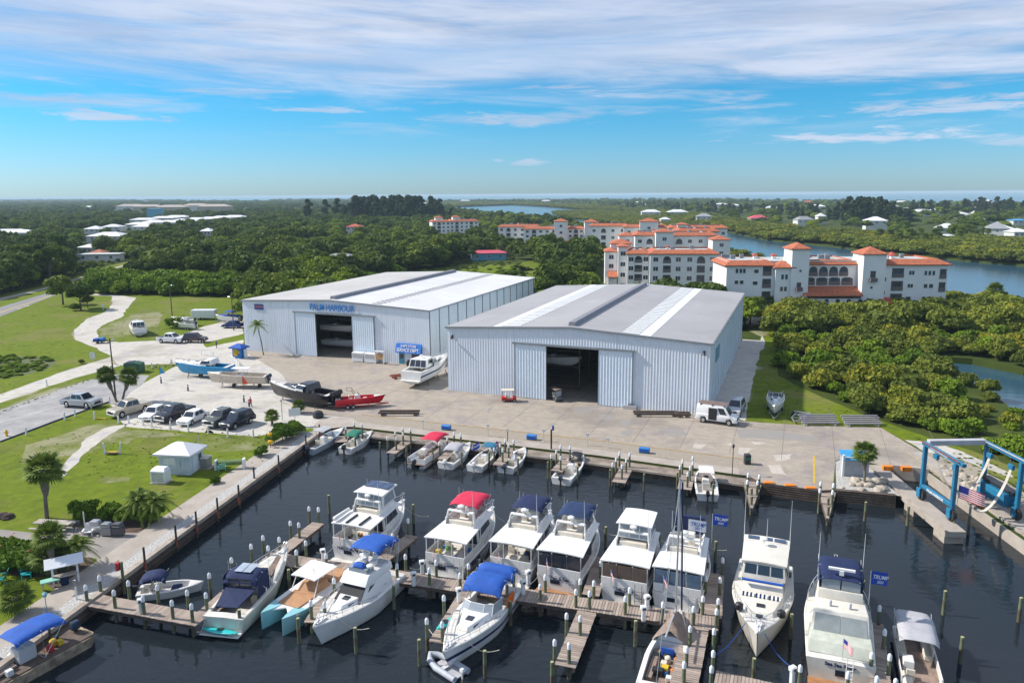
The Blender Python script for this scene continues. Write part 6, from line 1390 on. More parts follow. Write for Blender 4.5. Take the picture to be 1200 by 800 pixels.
MB().prism([(L * .38, -1.0), (L * .47, -.85), (L * .47, .85), (L * .38, 1.0)], 3.4, 3.75).build('venturi_screen', m_glassl, t); seat(t, L * .30, -.4, 3.4, .5, gel); seat(t, L * .30, .5, 3.4, .5, gel)
bimini(t, L * .10, L * .36, 1.45, 5.0, m_royal, zb=3.4); bimini(t, L * .01, L * .15, 1.45, 4.75, m_royal, zb=2.0, name='aft_bimini')
bimini(t, L * .40, L * .47, .55, 3.95, m_royal, poles=False, name='instrument_cover'); radar(t, L * .42, .9, 3.5)
# express cruiser with royal blue canopy, bow towards the viewer
t, L, sh, z0 = express('white express cruiser under a large royal blue canopy, orange board on its side', (589, 703), (539, 768), 3.8, 9.7, straight=False, f=(1.35, 1.85), stripe=stripes['navy'], glass=m_glassl)
bimini(t, L * .16, L * .44, 1.6, 3.55, m_royal, zb=1.5, drop=.35); bimini(t, L * .01, L * .17, 1.6, 3.45, m_royal, zb=1.5, name='aft_canopy', drop=.35)
MB().box(L * .70, L * .80, -.45, .45, 1.78, 1.86).build('deck_hatch', m_seat, t, bevel=.03)
kb = MB(); kb.loft([[(L * .20 + .05 * abs(k - 4), 1.78, 1.5 + k * .12), (L * .20 + 1.5 - .05 * abs(k - 4), 1.78, 1.5 + k * .12), (L * .20 + 1.5 - .05 * abs(k - 4), 1.86, 1.5 + k * .12), (L * .20 + .05 * abs(k - 4), 1.86, 1.5 + k * .12)] for k in range(8)]); kb.build('float_board', M('orange float', (.85, .16, .01), .5), t)
# big white yacht, bow towards the viewer
t, L0 = boat('large white yacht with striped sun pads and solar panels, bow towards the cross dock', (886, 668), (886, 776), 'motor_yacht'); 
bw = P(886, 775, WZ); L = 12.0; o_ = bw + U * (L + .5); t.location = (o_.x, o_.y, WZ); t.rotation_euler.z = heading(Vector((0, 0, 0)), -U)
sh = hull(t, L, 4.7, 1.5, 2.5, gelc, fine=2.3, rake=1.0, boot=stripes['navy'])
house_box(t, L * .12, L * .62, 1.95, 1.6, 1.7, 3.1, 'saloon', gelc, sf=1.2, sb=.1, inw=.15, side_w=(.1, .8, .4, .85), front_w=False)
house_box(t, L * .18, L * .52, 1.85, 1.65, 3.1, 4.3, 'bridge_enclosure', gelc, sf=.35, sb=.1, inw=.1, side_w=(.08, .92, .3, .9), gm=m_glassb)
slab(t, L * .10, L * .50, 1.85, 1.7, 4.3, .1, 'hardtop', gelc, crown=.1)
for y in (-1.5, -.45, .6): MB().box(L * .12, L * .17, y, y + .9, 4.5, 4.53).build('solar_panel', m_solar, t)
MB().hexa([(L * .55, -1.55, 3.14), (L * .57, -1.55, 3.14), (L * .57, 1.55, 3.14), (L * .55, 1.55, 3.14)], [(L * .55, -1.55, 3.26), (L * .57, -1.55, 3.26), (L * .57, 1.55, 3.26), (L * .55, 1.55, 3.26)]).build('blue_trim', m_royal, t)
house_box(t, L * .60, L * .86, 1.65, 1.0, 1.9, 2.5, 'trunk_cabin', gelc, sf=.4, sb=0, inw=.1, side_w=None, front_w=False)
for k in range(3):
    base = MB(); pb = MB(); y0 = -1.42 + k * .98
    for j in range(6): (base if j % 2 else pb).box(L * .625, L * .67, y0 + j * .145, y0 + j * .145 + .14, 2.5, 2.6 + .004 * (j % 2))
    o = base.build('sun_pad', gel, t); pb.build('pad_stripe', m_navy, o)
MB().box(L * .74, L * .78, -.3, .3, 2.5, 2.56).build('hatch', m_glassb, t); MB().box(L * .86, L * .89, -.25, .25, 2.42, 2.5).build('hatch', m_glassb, t)
rail(t, sh, L, L * .45, .75, 9, .8); antenna(t, L * .2, -1.8, 4.5, 4.2); antenna(t, L * .25, 1.8, 4.5, 4.2); antenna(t, L * .2, 0, 4.6, 2.0); radar(t, L * .25, -.2, 4.65)
ropes(t, (((L * .98, .3, 2.2), (L + 1.6, 2.6, .8)), ((L * .9, -.8, 2.2), (L + 2.2, -2.9, .8))), m_royal)
for y in (-1.5, 1.5): cyl(t, L * .82, y, 2.35, .3, .5, m_black, 'rope_coil')
# trawler, stern towards the viewer
t, L0 = boat('cream trawler yacht with navy bridge canvas, name on its transom', (985, 800), (965, 668), 'motor_yacht')
L = 12.0; o_ = P(983, 803, WZ); t.location = (o_.x, o_.y, WZ); t.rotation_euler.z = heading(Vector((0, 0, 0)), U)
sh = hull(t, L, 4.7, 1.7, 2.5, gelc, fine=2.3, rake=.9, stripe=stripes['navy'], stripe_z=(.78, .86))
MB().box(-.8, 0, -2, 2, .15, .27).build('swim_platform', m_teak, t)
house_box(t, .6, L * .34, 2.1, 2.05, 1.8, 2.5, 'aft_cabin', M('pale green canvas', (.52, .54, .46), .7), sf=.1, sb=.5, inw=.1, side_w=None, front_w=False)
house_box(t, L * .17, L * .78, 1.95, 1.5, 1.9, 3.8, 'saloon', gelc, sf=.8, sb=.9, inw=.15, side_w=(.08, .9, .45, .85), front_w=True, back_w=False)
b = [(L * .17 - .02, 1.95, 1.95), (L * .17 - .02, -1.95, 1.95), (L * .17 + .86, -1.8, 3.7), (L * .17 + .86, 1.8, 3.7)]
MB().panel(b, .04, .49, .1, .92, .03).build('aft_window_mesh', M('grey mesh', (.30, .33, .33), .6), t); MB().panel(b, .51, .96, .1, .92, .03).build('aft_window_mesh', M('grey mesh', (.30, .33, .33), .6), t)
house_box(t, L * .38, L * .66, 1.55, 1.4, 3.8, 4.5, 'flybridge', gelc, sf=.3, sb=.1, inw=.05, side_w=None, front_w=False)
for s in (-1, 1): MB().box(L * .40, L * .62, s * 1.45 - .02, s * 1.45 + .02, 4.5, 5.4).build('side_curtain', m_navy, t)
MB().box(L * .40 - .03, L * .40, -1.3, -.05, 4.55, 5.35).build('vinyl_window', m_glassl, t); MB().box(L * .40 - .03, L * .40, .05, 1.3, 4.55, 5.35).build('vinyl_window', m_glassl, t)
bimini(t, L * .39, L * .70, 1.55, 5.45, m_navy, zb=4.4); mb = MB(); mb.box(L * .42 - .1, L * .42 + .1, -.9, .9, 5.95, 6.1); mb.box(L * .42 - .15, L * .42 + .15, -.15, .15, 5.6, 5.95); mb.build('radar_bar', gel, t)
for y in (-.6, .7): cyl(t, L * .30, y, 3.85, .12, .4, m_engg, 'deck_light')
rail(t, sh, L, L * .45, .85, 9, .8); antenna(t, L * .6, 1.5, 4.5, 3.2); antenna(t, L * .62, -1.6, 4.5, 3.5)
flag(t, L * .40, -1.9, 3.8, 2.6, 1.5, 1.0, m_fb, -.9, tx=(('TRUMP', .42, .62), ('2020', .28, .25))); flag(t, .3, -.1, 1.8, 1.6, .9, .6, None, -2.4, stars=True)
text('Sea Sea Rider', .36, stripes['navy'], t, Matrix.Translation((-.03, 0, 1.5)) @ Matrix.Rotation(-math.pi / 2, 4, 'Z') @ Matrix.Rotation(math.pi / 2, 4, 'X'))
MB().box(-.04, .02, -.3, .3, .7, 1.15).build('transom_window', m_glassb, t)
mb = MB(); [mb.tube([(-.4, -.75, .3 + k * .3), (-.4, -.35, .3 + k * .3)], .025, 4) for k in range(6)]; [mb.tube([(-.4, y, .2), (-.4, y, 2.4)], .025, 4) for y in (-.75, -.35)]; mb.build('transom_ladder', gel, t)

def centre_console(label, stern, bow, B, L=None, top=None, tcol=None, eng=m_eng, hm=None, z=WZ, straight=True, twin=False, name='open_boat', f=(.75, 1.15), boot=None, stripe=None):
    t, L0 = boat(label, stern, bow, name, z=z, straight=straight); L = L or L0; hw = B / 2
    sh = hull(t, L, B, f[0], f[1], hm or gel, fine=2.2, rake=.55, draft=.35, cockpit=(.35, L * .80), floor=.32, coam=.22, boot=boot, stripe=stripe)
    MB().hexa([(L * .40, -.42, .32), (L * .55, -.42, .32), (L * .55, .42, .32), (L * .40, .42, .32)], [(L * .42, -.38, 1.25), (L * .52, -.34, 1.25), (L * .52, .34, 1.25), (L * .42, .38, 1.25)]).build('console', gel, t, bevel=.05)
    MB().hexa([(L * .52, -.34, 1.25), (L * .525, -.34, 1.25), (L * .525, .34, 1.25), (L * .52, .34, 1.25)], [(L * .47, -.3, 1.6), (L * .475, -.3, 1.6), (L * .475, .3, 1.6), (L * .47, .3, 1.6)]).build('windshield', m_glassb, t)
    seat(t, L * .33, 0, .32, .8, name='helm_seat'); MB().box(L * .60, L * .68, -.35, .35, .32, .7).build('bow_seat', m_seat, t, bevel=.04); MB().box(.4, .75, -hw * .6, hw * .6, .32, .7).build('stern_seat', m_seat, t, bevel=.04)
    for y in ((-.35, .35) if twin else (0,)): outboard(t, -.05, y, .35, eng, 1.05)
    if top == 't': slab(t, L * .30, L * .60, .85, .8, 2.3, .05, 't_top', tcol, crown=.05); mb = MB(); [mb.tube([(x, y * .45, .9), (x, y * .7, 2.3)], .03, 5) for x in (L * .38, L * .54) for y in (-1, 1)]; mb.build('t_top_frame', m_chrome, t)
    elif top == 'b': bimini(t, L * .22, L * .62, hw * .85, 2.2, tcol, zb=f[0], drop=.2)
    return t, L, sh
centre_console('grey blue open boat with twin motors and grey top in the basin corner', (370, 533), (399, 506), 2.6, 8.0, 't', m_cgrey, twin=True, hm=M('grey blue hull', (.45, .52, .58), .3))
centre_console('small white boat under a green canvas top', (407, 532), (431, 515), 2.3, 6.2, 'b', m_cgreen, eng=m_black)
def pontoon(label, stern, bow, top, tcol, z=WZ, L=None, straight=True):
    t, L0 = boat(label, stern, bow, 'pontoon_boat', z=z, straight=straight); L = L or L0
    for y in (-.85, .85):
        rings = []
        for i in range(9):
            f = i / 8; r = .32 * (1 if f < .85 else max(.05, 1 - (f - .85) / .15 * .9)); rings.append([(f * L, y + r * math.cos(a), .05 + r * math.sin(a) + (.12 if f > .9 else 0)) for a in [2 * math.pi * k / 10 for k in range(10)]])
        MB().loft(rings).build('pontoon', m_chrome, t, smooth=True)
    MB().box(.1, L * .97, -1.25, 1.25, .38, .46).build('deck', m_tan, t)
    for nm, x0, x1, y0, y1 in (('rail_panel', .3, L * .92, -1.25, -1.2), ('rail_panel', .3, L * .92, 1.2, 1.25), ('rail_panel', L * .92, L * .94, -1.2, 1.2), ('rail_panel', .3, .34, -1.2, .3)): MB().box(x0, x1, y0, y1, .5, 1.15).build(nm, gel, t)
    for x0, x1, s in ((.5, L * .28, -1), (L * .62, L * .9, -1), (L * .62, L * .9, 1), (.5, L * .3, 1)): mb = MB(); mb.box(x0, x1, s * .85 - .3, s * .85 + .3, .46, .85); mb.box(x0, x1, s * 1.1 - .08, s * 1.1 + .08, .85, 1.25); mb.build('bench', gel if tcol is not m_cgrey else m_seat, t, bevel=.05)
    MB().box(L * .42, L * .52, .3, 1.0, .46, 1.3).build('console', gel, t, bevel=.05); seat(t, L * .34, .65, .46, .55)
    bimini(t, L * .15 if top == 'aft' else L * .5, L * .55 if top == 'aft' else L * .95, 1.25, 2.6, tcol, zb=1.1); outboard(t, -.05, 0, .3, m_black); return t
pontoon('white pontoon boat with red top below the upper quay', (491, 549), (517, 524), 'fwd', m_cred, L=7.4)
centre_console('pale boat covered with light grey canvas beside the flag bedecked boat', (527, 550), (548, 526), 2.5, 6.8, 'b', m_cgrey, eng=gel)
t, L, sh = centre_console('white deck boat with blue seats and a flag below the upper quay', (558, 553), (580, 531), 2.4, 6.6, None, eng=gel)
bimini(t, L * .62, L * .9, 1.0, 1.9, m_cteal, zb=.9); flag(t, L * .55, .9, .8, 1.8, 1.1, .8, m_fb, 2.7, tx=(('TRUMP', .32, .6),)); flag(t, L * .7, -.9, .8, 1.7, .8, .5, None, -.6, stars=True)
centre_console('open white runabout with blue motor beside a finger dock', (596, 555), (613, 532), 2.4, 6.4, None, hm=gel)
t, L, sh = centre_console('larger cream open fishing boat with navy motor and black forward cover', (657, 568), (682, 540), 2.7, 8.4, None, hm=gel)
bimini(t, L * .66, L * .84, .75, 1.7, m_black, zb=1.0)
centre_console('white open boat with black motor and green cushions, bow to the quay', (829, 587), (824, 556), 2.6, 7.6, 't', gel, eng=m_black, straight=False)
pontoon('white pontoon boat with grey canopy in the outer slip', (1085, 838), (1066, 752), 'fwd', m_cgrey, L=9.0)
t, L0 = boat('small white boat with a folded navy bimini at the quay dock', (163, 699), (210, 694), 'open_boat', straight=False); L = 4.9
sh = hull(t, L, 2.0, .6, .8, gel, fine=2.4, rake=.3, draft=.25, cockpit=(.3, L * .8), floor=.2, coam=.18); bimini(t, .3, 2.4, .9, 1.9, m_navy, zb=.6, drop=.2); outboard(t, -.05, 0, .25, m_black, .9); seat(t, 1.3, -.3, .2, .5); seat(t, 1.3, .35, .2, .5); MB().box(2.6, 3.4, -.5, .5, .25, .6).build('navy_cushion', m_navy, t, bevel=.08)
# inflatable dinghy
t, L0 = boat('grey inflatable dinghy tied under the bow of the blue canopied cruiser', (541, 795), (506, 773), 'inflatable_dinghy', straight=False); L = 3.3
MB().tube([(0, -.65, .25), (L * .6, -.66, .27), (L * .88, -.4, .36), (L, 0, .42), (L * .88, .4, .36), (L * .6, .66, .27), (0, .65, .25)], .22, 10).build('tube', M('grey rubber', (.42, .45, .50), .6), t, smooth=True)
MB().prism([(.1, -.5), (L * .75, -.45), (L * .75, .45), (.1, .5)], .1, .18).build('floor', m_cgrey, t); MB().box(L * .4, L * .5, -.5, .5, .3, .36).build('thwart', m_engg, t); outboard(t, .05, 0, .3, gel, .6)
# sailboat with tan cover
t, L0 = boat('sailboat covered with a tan tarpaulin beside the wide dock', (770, 815), (795, 732), 'sailboat', straight=False); L = 9.2; bp = P(796, 735, WZ); d_ = (P(796, 735, WZ) - P(768, 822, WZ)).normalized(); o_ = bp - d_ * L; t.location = (o_.x, o_.y, WZ); t.rotation_euler.z = math.atan2(d_.y, d_.x)
sh = hull(t, L, 2.9, 1.05, 1.35, gel, fine=1.8, rake=.6, start=.35, stripe=stripes['black'], cockpit=(.4, L * .56), floor=.5, stripe_z=(.82, .9))
house_box(t, L * .57, L * .74, .95, .6, 1.1, 1.6, 'cabin', gel, sf=.4, sb=0, inw=.1, side_w=(.1, .8, .4, .8), front_w=False, nside=2)
mb = MB(); rings = []
for i in range(9):
    f = i / 8; x = L * (.54 + .42 * f); w, z, xx = sh(x); ridge = 2.9 - 1.3 * abs(f - .35) * 1.5; rings.append([(x, -w * 1.02, z + .1), (x, -w * .5, (z + ridge) / 2 + .12 * math.sin(i * 2)), (x, 0, ridge + .08 * math.sin(i * 3)), (x, w * .5, (z + ridge) / 2 + .1 * math.cos(i * 2)), (x, w * 1.02, z + .1)])
mb.loft(rings, closed=False, cap=False); mb.build('tarpaulin', m_tan, t, smooth=True, auto=1.5)
MB().tube([(L * .78, 0, 1.3), (L * .78, 0, 13.0)], .09, 8, .06).build('mast', m_chrome, t, smooth=True); MB().tube([(L * .78, 0, 2.7), (L * .32, 0, 2.9)], .07, 6).build('boom', m_chrome, t)
mb = MB()
for a, b in (((L * .78, 0, 12.9), (L + .1, 0, 1.5)), ((L * .78, 0, 12.9), (0, 0, 1.2)), ((L * .78, 0, 12), (L * .76, -1.1, 1.3)), ((L * .78, 0, 12), (L * .76, 1.1, 1.3))): mb.tube([a, b], .014, 4)
mb.build('stay', m_chrome, t); MB().tube([(L * .80, -.15, 12.6), (L * .88, -.3, 2.2)], .07, 6).build('furled_sail', m_navy, t)
clutter(t, .9, L * .52, .75, .55, 22, 18)
[setattr(c.data, 'name', c.data.name) or c.data.materials.__setitem__(0, m_tan) for c in t.children if c.name.startswith('cockpit_floor')]
MB().box(1.2, L * .5, -.95, -.55, .5, .85).build('bench', m_tan, t); MB().box(1.2, L * .5, .55, .95, .5, .85).build('bench', m_tan, t); seat(t, L * .48, 0, .5, .9, m_royal)
# work barge with blue canopy
p = P(40, 778, WZ); t = empty('work_barge', (p.x, p.y, WZ), heading(P(0, 800, 0), P(70, 762, 0)), 'rusty work barge with a bright blue canopy moored at the quay corner', 'barge')
MB().prism([(-7, -1.7), (3.2, -1.7), (3.8, -1.2), (3.8, 1.2), (3.2, 1.7), (-7, 1.7)], -.3, .75).build('hull', M('stained wooden barge side', (.40, .32, .22), .9, col2=(.16, .11, .08), scale=1.6), t); MB().box(-6.8, 3.5, -1.55, 1.55, .75, .83).build('deck', m_beam, t)
bimini(t, -1.6, 1.9, 1.25, 2.9, m_royal, zb=.8, drop=.1); MB().hexa([(-3.2, -.2, .8), (-2.9, -.2, .8), (-2.9, .1, .8), (-3.2, .1, .8)], [(-5.5, .5, 4.6), (-5.3, .5, 4.6), (-5.3, .7, 4.6), (-5.5, .7, 4.6)]).build('crane_arm', M('blue grey steel', (.25, .31, .37), .5), t)
MB().box(-1.2, 0, -.6, .5, .83, 1.9).build('engine_box', m_engg, t, bevel=.05); outboard(t, 3.4, 0, .6, m_eng, 1.2); cyl(t, .8, -.8, .83, .25, .5, M('red drum', (.5, .03, .03), .5), 'fuel_can'); cyl(t, 1.3, -.3, .83, .25, .5, M('yellow drum', (.6, .4, .02), .5), 'fuel_can'); clutter(t, -5, 2.6, 1.2, .83, 17, 16)
mb = MB(); [mb.tube([(-6.5, y, .95), (-1.5, y + .5, 1.05)], .09, 6) for y in (-1.2, -.9, .2)]; mb.build('timber_pole', m_plank, t)
# ---------------------------------------------------------------- vehicles
m_tyre = M('tyre rubber', (.025, .025, .027), .85, var=0); m_hub = M('alloy wheel', (.5, .51, .53), .3, metal=.6, var=0)
m_headl = M('headlight glass', (.7, .72, .75), .15, var=0); m_taill = M('tail light red', (.4, .01, .01), .3, var=0)
def paint(n, c, mt=.0): return M(n, c, .22, metal=mt, var=.03)
def arc(cx, r, z, n=7): return [(cx + r * math.cos(math.pi - math.pi * i / n), z + r * math.sin(math.pi * i / n)) for i in range(n + 1)]
def vehicle(kind, label, tail, nose, mat, cat=None, bedm=None):
    a, b = P(*tail), P(*nose); rz = heading(a, b); mid_ = (a + b) / 2
    names = {'sedan': 'parked_car', 'suv': 'parked_car', 'pickup': 'pickup_truck', 'van': 'parked_van', 'minivan': 'parked_van'}
    t = empty(names[kind], (mid_.x, mid_.y, 0), rz, label, cat or {'sedan': 'car', 'suv': 'car', 'pickup': 'pickup truck', 'van': 'van', 'minivan': 'van'}[kind])
    L, Wd, hw, wb, wr = {'sedan': (4.8, 1.82, .95, 2.8, .33), 'suv': (5.0, 1.95, 1.12, 2.9, .38), 'pickup': (5.9, 2.0, 1.15, 3.6, .42), 'van': (5.6, 2.0, 1.15, 3.5, .38), 'minivan': (4.9, 1.9, 1.0, 2.9, .35)}[kind]
    zb = .32 if kind in ('sedan', 'minivan') else .42; f, r = wb / 2 + .05, -wb / 2 + .05; x0, x1 = -L / 2, L / 2; ar = wr + .07
    low = [(x0, zb)] + arc(r, ar, zb) + arc(f, ar, zb) + [(x1 - .05, zb)]
    hood = {'sedan': .80, 'suv': .98, 'pickup': 1.08, 'van': 1.05, 'minivan': .92}[kind]
    if kind == 'pickup': up = [(x1, zb + .25), (x1 - .05, hood - .12), (x1 - .25, hood), (x1 - 1.35, hood + .07), (x0 + 1.9, hood + .05), (x0 + 1.88, hood + .0), (x0, hood)]
    else: up = [(x1, zb + .2), (x1 - .06, hood - .18), (x1 - .3, hood - .04), (x1 - (1.25 if kind != 'van' else .9), hood + .08), (x0 + .3, hood + .10), (x0 + .04, hood - .02)]
    MB().side(low + up, -Wd / 2, Wd / 2).build('body', mat, t, bevel=.055, seg=2, smooth=True)
    g = {'sedan': (x0 + .55, x1 - 1.25, .75, .62, 1.45), 'suv': (x0 + .12, x1 - 1.35, .42, .75, 1.78), 'pickup': (x0 + 1.85, x1 - 1.45, .22, .78, 1.85), 'van': (x0 + .05, x1 - .85, .08, .75, 2.1), 'minivan': (x0 + .1, x1 - 1.0, .35, .95, 1.72)}[kind]
    gx0, gx1, sb, sf, top = g; zb2 = hood + .04; w = Wd / 2 - .06; inw = .2 if kind != 'van' else .1
    b4 = [(gx0, -w, zb2), (gx1, -w, zb2), (gx1, w, zb2), (gx0, w, zb2)]; t4 = [(gx0 + sb, -w + inw, top), (gx1 - sf, -w + inw, top), (gx1 - sf, w - inw, top), (gx0 + sb, w - inw, top)]
    cab = MB().hexa(b4, t4).build('roof', mat, t, bevel=.07, seg=2, smooth=True)
    MB().panel([b4[1], b4[2], t4[2], t4[1]], .07, .93, .12, .92, .012).build('windshield', m_glassb, t); MB().panel([b4[3], b4[0], t4[0], t4[3]], .1, .9, .2, .88, .012).build('rear_window', m_glassb, t)
    for q_, flip in (([b4[0], b4[1], t4[1], t4[0]], 0), ([b4[2], b4[3], t4[3], t4[2]], 1)):
        spans = {'sedan': ((.16, .50), (.53, .86)), 'suv': ((.06, .32), (.35, .62), (.65, .92)), 'pickup': ((.06, .48), (.52, .90)), 'van': ((.72, .92),), 'minivan': ((.06, .32), (.35, .62), (.65, .90))}[kind]
        for u0, u1 in spans:
            if flip: u0, u1 = 1 - u1, 1 - u0
            MB().panel(q_, u0, u1, .16, .86, .012).build('side_window', m_glassb, t)
    for x in (r, f):
        for s in (-1, 1):
            o = MB().wheel(x, s * (Wd / 2 - .13), wr, wr, .24).build('wheel', m_tyre, t); MB().wheel(x, s * (Wd / 2 - .02), wr, wr * .6, .05, 10).build('rim', m_hub, o)
    for s in (-1, 1):
        MB().box(x1 - .12, x1 - .0, s * (Wd / 2 - .28) - .2, s * (Wd / 2 - .28) + .2, hood - .34, hood - .14).build('headlight', m_headl, t, bevel=.02); MB().box(x0 - .01, x0 + .06, s * (Wd / 2 - .15) - .1, s * (Wd / 2 - .15) + .1, hood - .35, hood - .08).build('tail_light', m_taill, t)
        MB().box(gx1 - .25, gx1 - .1, s * (Wd / 2 + .02) - .02, s * (Wd / 2 + .14) + .02, hood + .1, hood + .28).build('mirror', mat, t, bevel=.02)
    MB().box(x1 - .05, x1 + .02, -Wd * .28, Wd * .28, zb + .18, hood - .2).build('grille', m_black, t); MB().box(x1 - .1, x1 + .06, -Wd / 2 + .1, Wd / 2 - .1, zb - .02, zb + .16).build('bumper', m_hub if kind == 'pickup' else mat, t, bevel=.03); MB().box(x0 - .06, x0 + .1, -Wd / 2 + .1, Wd / 2 - .1, zb, zb + .18).build('bumper', m_hub if kind == 'pickup' else mat, t, bevel=.03)
    t.scale = (1.02, 1.1, 1.22)
    if kind == 'pickup':
        MB().box(x0 + .1, x0 + 1.78, -Wd / 2 + .14, Wd / 2 - .14, hood - .005, hood + (.05 if bedm else .012)).build('bed_cover' if bedm else 'bed_liner', bedm or m_black, t)
    return t
p_sil = paint('silver paint', (.50, .51, .53), .3); p_tan = paint('champagne paint', (.46, .41, .33), .2); p_wht = paint('white paint', (.78, .78, .78)); p_blk = paint('black paint', (.035, .037, .05), .2)
p_grn = paint('grey green paint', (.13, .14, .13), .3); p_drk = paint('dark blue black paint', (.02, .025, .045), .2); p_bur = paint('dark maroon paint', (.09, .06, .065), .2); p_blu = paint('blue paint gloss', (.02, .04, .20), .2)
vehicle('pickup', 'silver pickup parked on the asphalt lane beside the double palm', (75, 475), (117, 478), p_sil)
vehicle('pickup', 'champagne pickup with closed bed cover in front of the double palm', (174, 479), (130, 491), p_tan, bedm=p_tan)
vehicle('sedan', 'small white car half hidden behind the black pickup', (193, 484), (171, 494), p_wht)
vehicle('pickup', 'black pickup in the parked row between white cars', (223, 484), (187, 497), p_blk)
vehicle('sedan', 'white sedan in the parked row beside the black pickup', (241, 488), (212, 501), p_wht)
vehicle('pickup', 'grey green pickup with dark bed in the parked row', (278, 489), (244, 503), p_grn)
vehicle('suv', 'dark blue estate car at the water end of the parked row', (294, 493), (263, 505), p_drk)
vehicle('pickup', 'white pickup on the dirt yard below the beached cruiser', (188, 401), (214, 402), p_wht)
vehicle('suv', 'dark maroon estate car beside the white pickup on the dirt yard', (218, 401), (240, 401), p_bur)
vehicle('sedan', 'dark blue sedan beside the corner of the lettered hall', (283, 384), (262, 384), p_blu)
v = vehicle('van', 'white work van with side door open and ladders on its roof rack', (818, 492), (863, 498), p_wht)
mb = MB(); [mb.box(-2.4, 1.4, y - .06, y + .06, 2.25, 2.38) for y in (-.6, -.25, .1, .5)]; [mb.box(x - .04, x + .04, -.85, .85, 2.12, 2.24) for x in (-2.2, -.6, 1.0)]; mb.build('roof_rack', M('brown ladder', (.30, .22, .2), .8), v)
MB().box(-1.0, .15, -1.0 - .005, -.9, .5, 1.9).build('painted_doorway', m_black, v)  # black panel stands in for the shade inside the side door
vehicle('minivan', 'silver minivan parked behind the white work van', (866, 478), (858, 489), p_sil)

def golf_cart(label, pos, rz, mat, roofm):
    p = P(*pos); t = empty('golf_cart', (p.x, p.y, 0), rz, label, 'golf cart')
    MB().side([(-1.15, .3), (1.15, .3), (1.2, .75), (.75, .85), (.6, .42), (-.3, .42), (-.35, .8), (-1.15, .85)], -.58, .58).build('body', mat, t, bevel=.04); mb = MB(); mb.box(-.45, .1, -.5, .5, .6, .82); mb.box(-.55, -.42, -.5, .5, .8, 1.3); mb.build('seat', m_seat, t, bevel=.04)
    slab(t, -1.1, .85, .62, .6, 1.85, .05, 'roof', roofm); mb = MB(); [mb.tube([(x, s * .52, .7), (x * .9, s * .52, 1.87)], .022, 5) for x in (-.95, .8) for s in (-1, 1)]; mb.build('roof_post', m_black, t); MB().box(.74, .76, -.5, .5, .9, 1.7).build('windshield', m_glassl, t)
    for x in (-.78, .8):
        for s in (-1, 1): o = MB().wheel(x, s * .5, .24, .24, .2).build('wheel', m_tyre, t); MB().wheel(x, s * .59, .24, .13, .04, 8).build('rim', m_hub, o)
golf_cart('red golf cart with a cream roof in front of the grey roofed hall', (596, 470), .1, M('red cart body', (.6, .02, .02), .35), m_seat)
golf_cart('dark golf cart with a tan roof standing in the open hall doorway', (652, 469), -1.2, M('dark cart body', (.1, .11, .12), .4), m_tan)

# ---------------------------------------------------------------- boats ashore
def stands(t, L, hw, z, mat=None, xs=(.2, .5, .75)):
    for f in xs:
        for s in (-1, 1):
            mb = MB(); x = L * f; mb.tube([(x, s * hw * .75, .1), (x, s * hw * .95, -z)], .04, 5); mb.tube([(x, s * hw * .75, .1), (x - .35, s * hw * .8, -z)], .03, 4); mb.tube([(x, s * hw * .75, .1), (x + .35, s * hw * .8, -z)], .03, 4); mb.build('stand', mat or m_tim, t)
    mb = MB(); [mb.box(L * f - .2, L * f + .2, -.35, .35, -z, -.45) for f in (.15, .6)]; mb.build('keel_block', m_tim, t)
t, L, sh, z0 = express('white and bright blue sports cruiser on stands in the shell yard', (271, 437), (205, 434), 3.2, 10.2, hm=M('bright blue hull', (.01, .28, .55), .25), z=.95, straight=False)
for c in list(t.children):
    if c.name.split('.')[0] == 'cabin': c.data.materials[0] = gel
house_box(t, L * .28, L * .56, 1.3, 1.1, 1.6, 2.5, 'hardtop_cabin', gel, sf=1.2, sb=.3, inw=.15, side_w=(.15, .85, .25, .85)); stands(t, L, 1.6, .95); antenna(t, L * .35, 0, 2.5, 1.5)
t, L, sh = centre_console('beige centre console boat with white T top on a trailer beside the blue cruiser', (314, 447), (243, 446), 3.0, 10.0, 't', gel, z=1.0, straight=False, hm=M('beige hull', (.62, .54, .44), .3), twin=True, f=(1.1, 1.55), eng=m_eng)
stands(t, L, 1.4, 1.0, m_steel)
def trailer_parts(t, L, hw, z, mat):
    mb = MB(); [mb.box(-.2, L * .8, s * hw * .6 - .06, s * hw * .6 + .06, z, z + .14) for s in (-1, 1)]; mb.hexa([(L * .8, -hw * .6, z), (L * 1.15, -.05, z), (L * 1.15, .05, z), (L * .8, -hw * .6 + .12, z)], [(L * .8, -hw * .6, z + .14), (L * 1.15, -.05, z + .14), (L * 1.15, .05, z + .14), (L * .8, -hw * .6 + .12, z + .14)])
    mb.hexa([(L * .8, hw * .6 - .12, z), (L * 1.15, -.05, z), (L * 1.15, .05, z), (L * .8, hw * .6, z)], [(L * .8, hw * .6 - .12, z + .14), (L * 1.15, -.05, z + .14), (L * 1.15, .05, z + .14), (L * .8, hw * .6, z + .14)]); [mb.box(x - .06, x + .06, -hw * .6, hw * .6, z, z + .12) for x in (L * .1, L * .4, L * .7)]; mb.build('trailer_frame', mat, t)
    for x in (L * .26, L * .38):
        for s in (-1, 1): o = MB().wheel(x, s * hw * .85, z + .05, .32, .2).build('wheel', m_tyre, t); MB().wheel(x, s * hw * .98, z + .05, .18, .05, 8).build('rim', m_hub, o)
t, L, sh, z0 = express('large black cruiser with four dark outboards standing on the apron', (392, 471), (318, 460), 3.7, 12.2, hm=m_black if False else M('glossy black hull', (.012, .012, .018), .12, var=0), z=.95, straight=False, f=(1.3, 1.8))
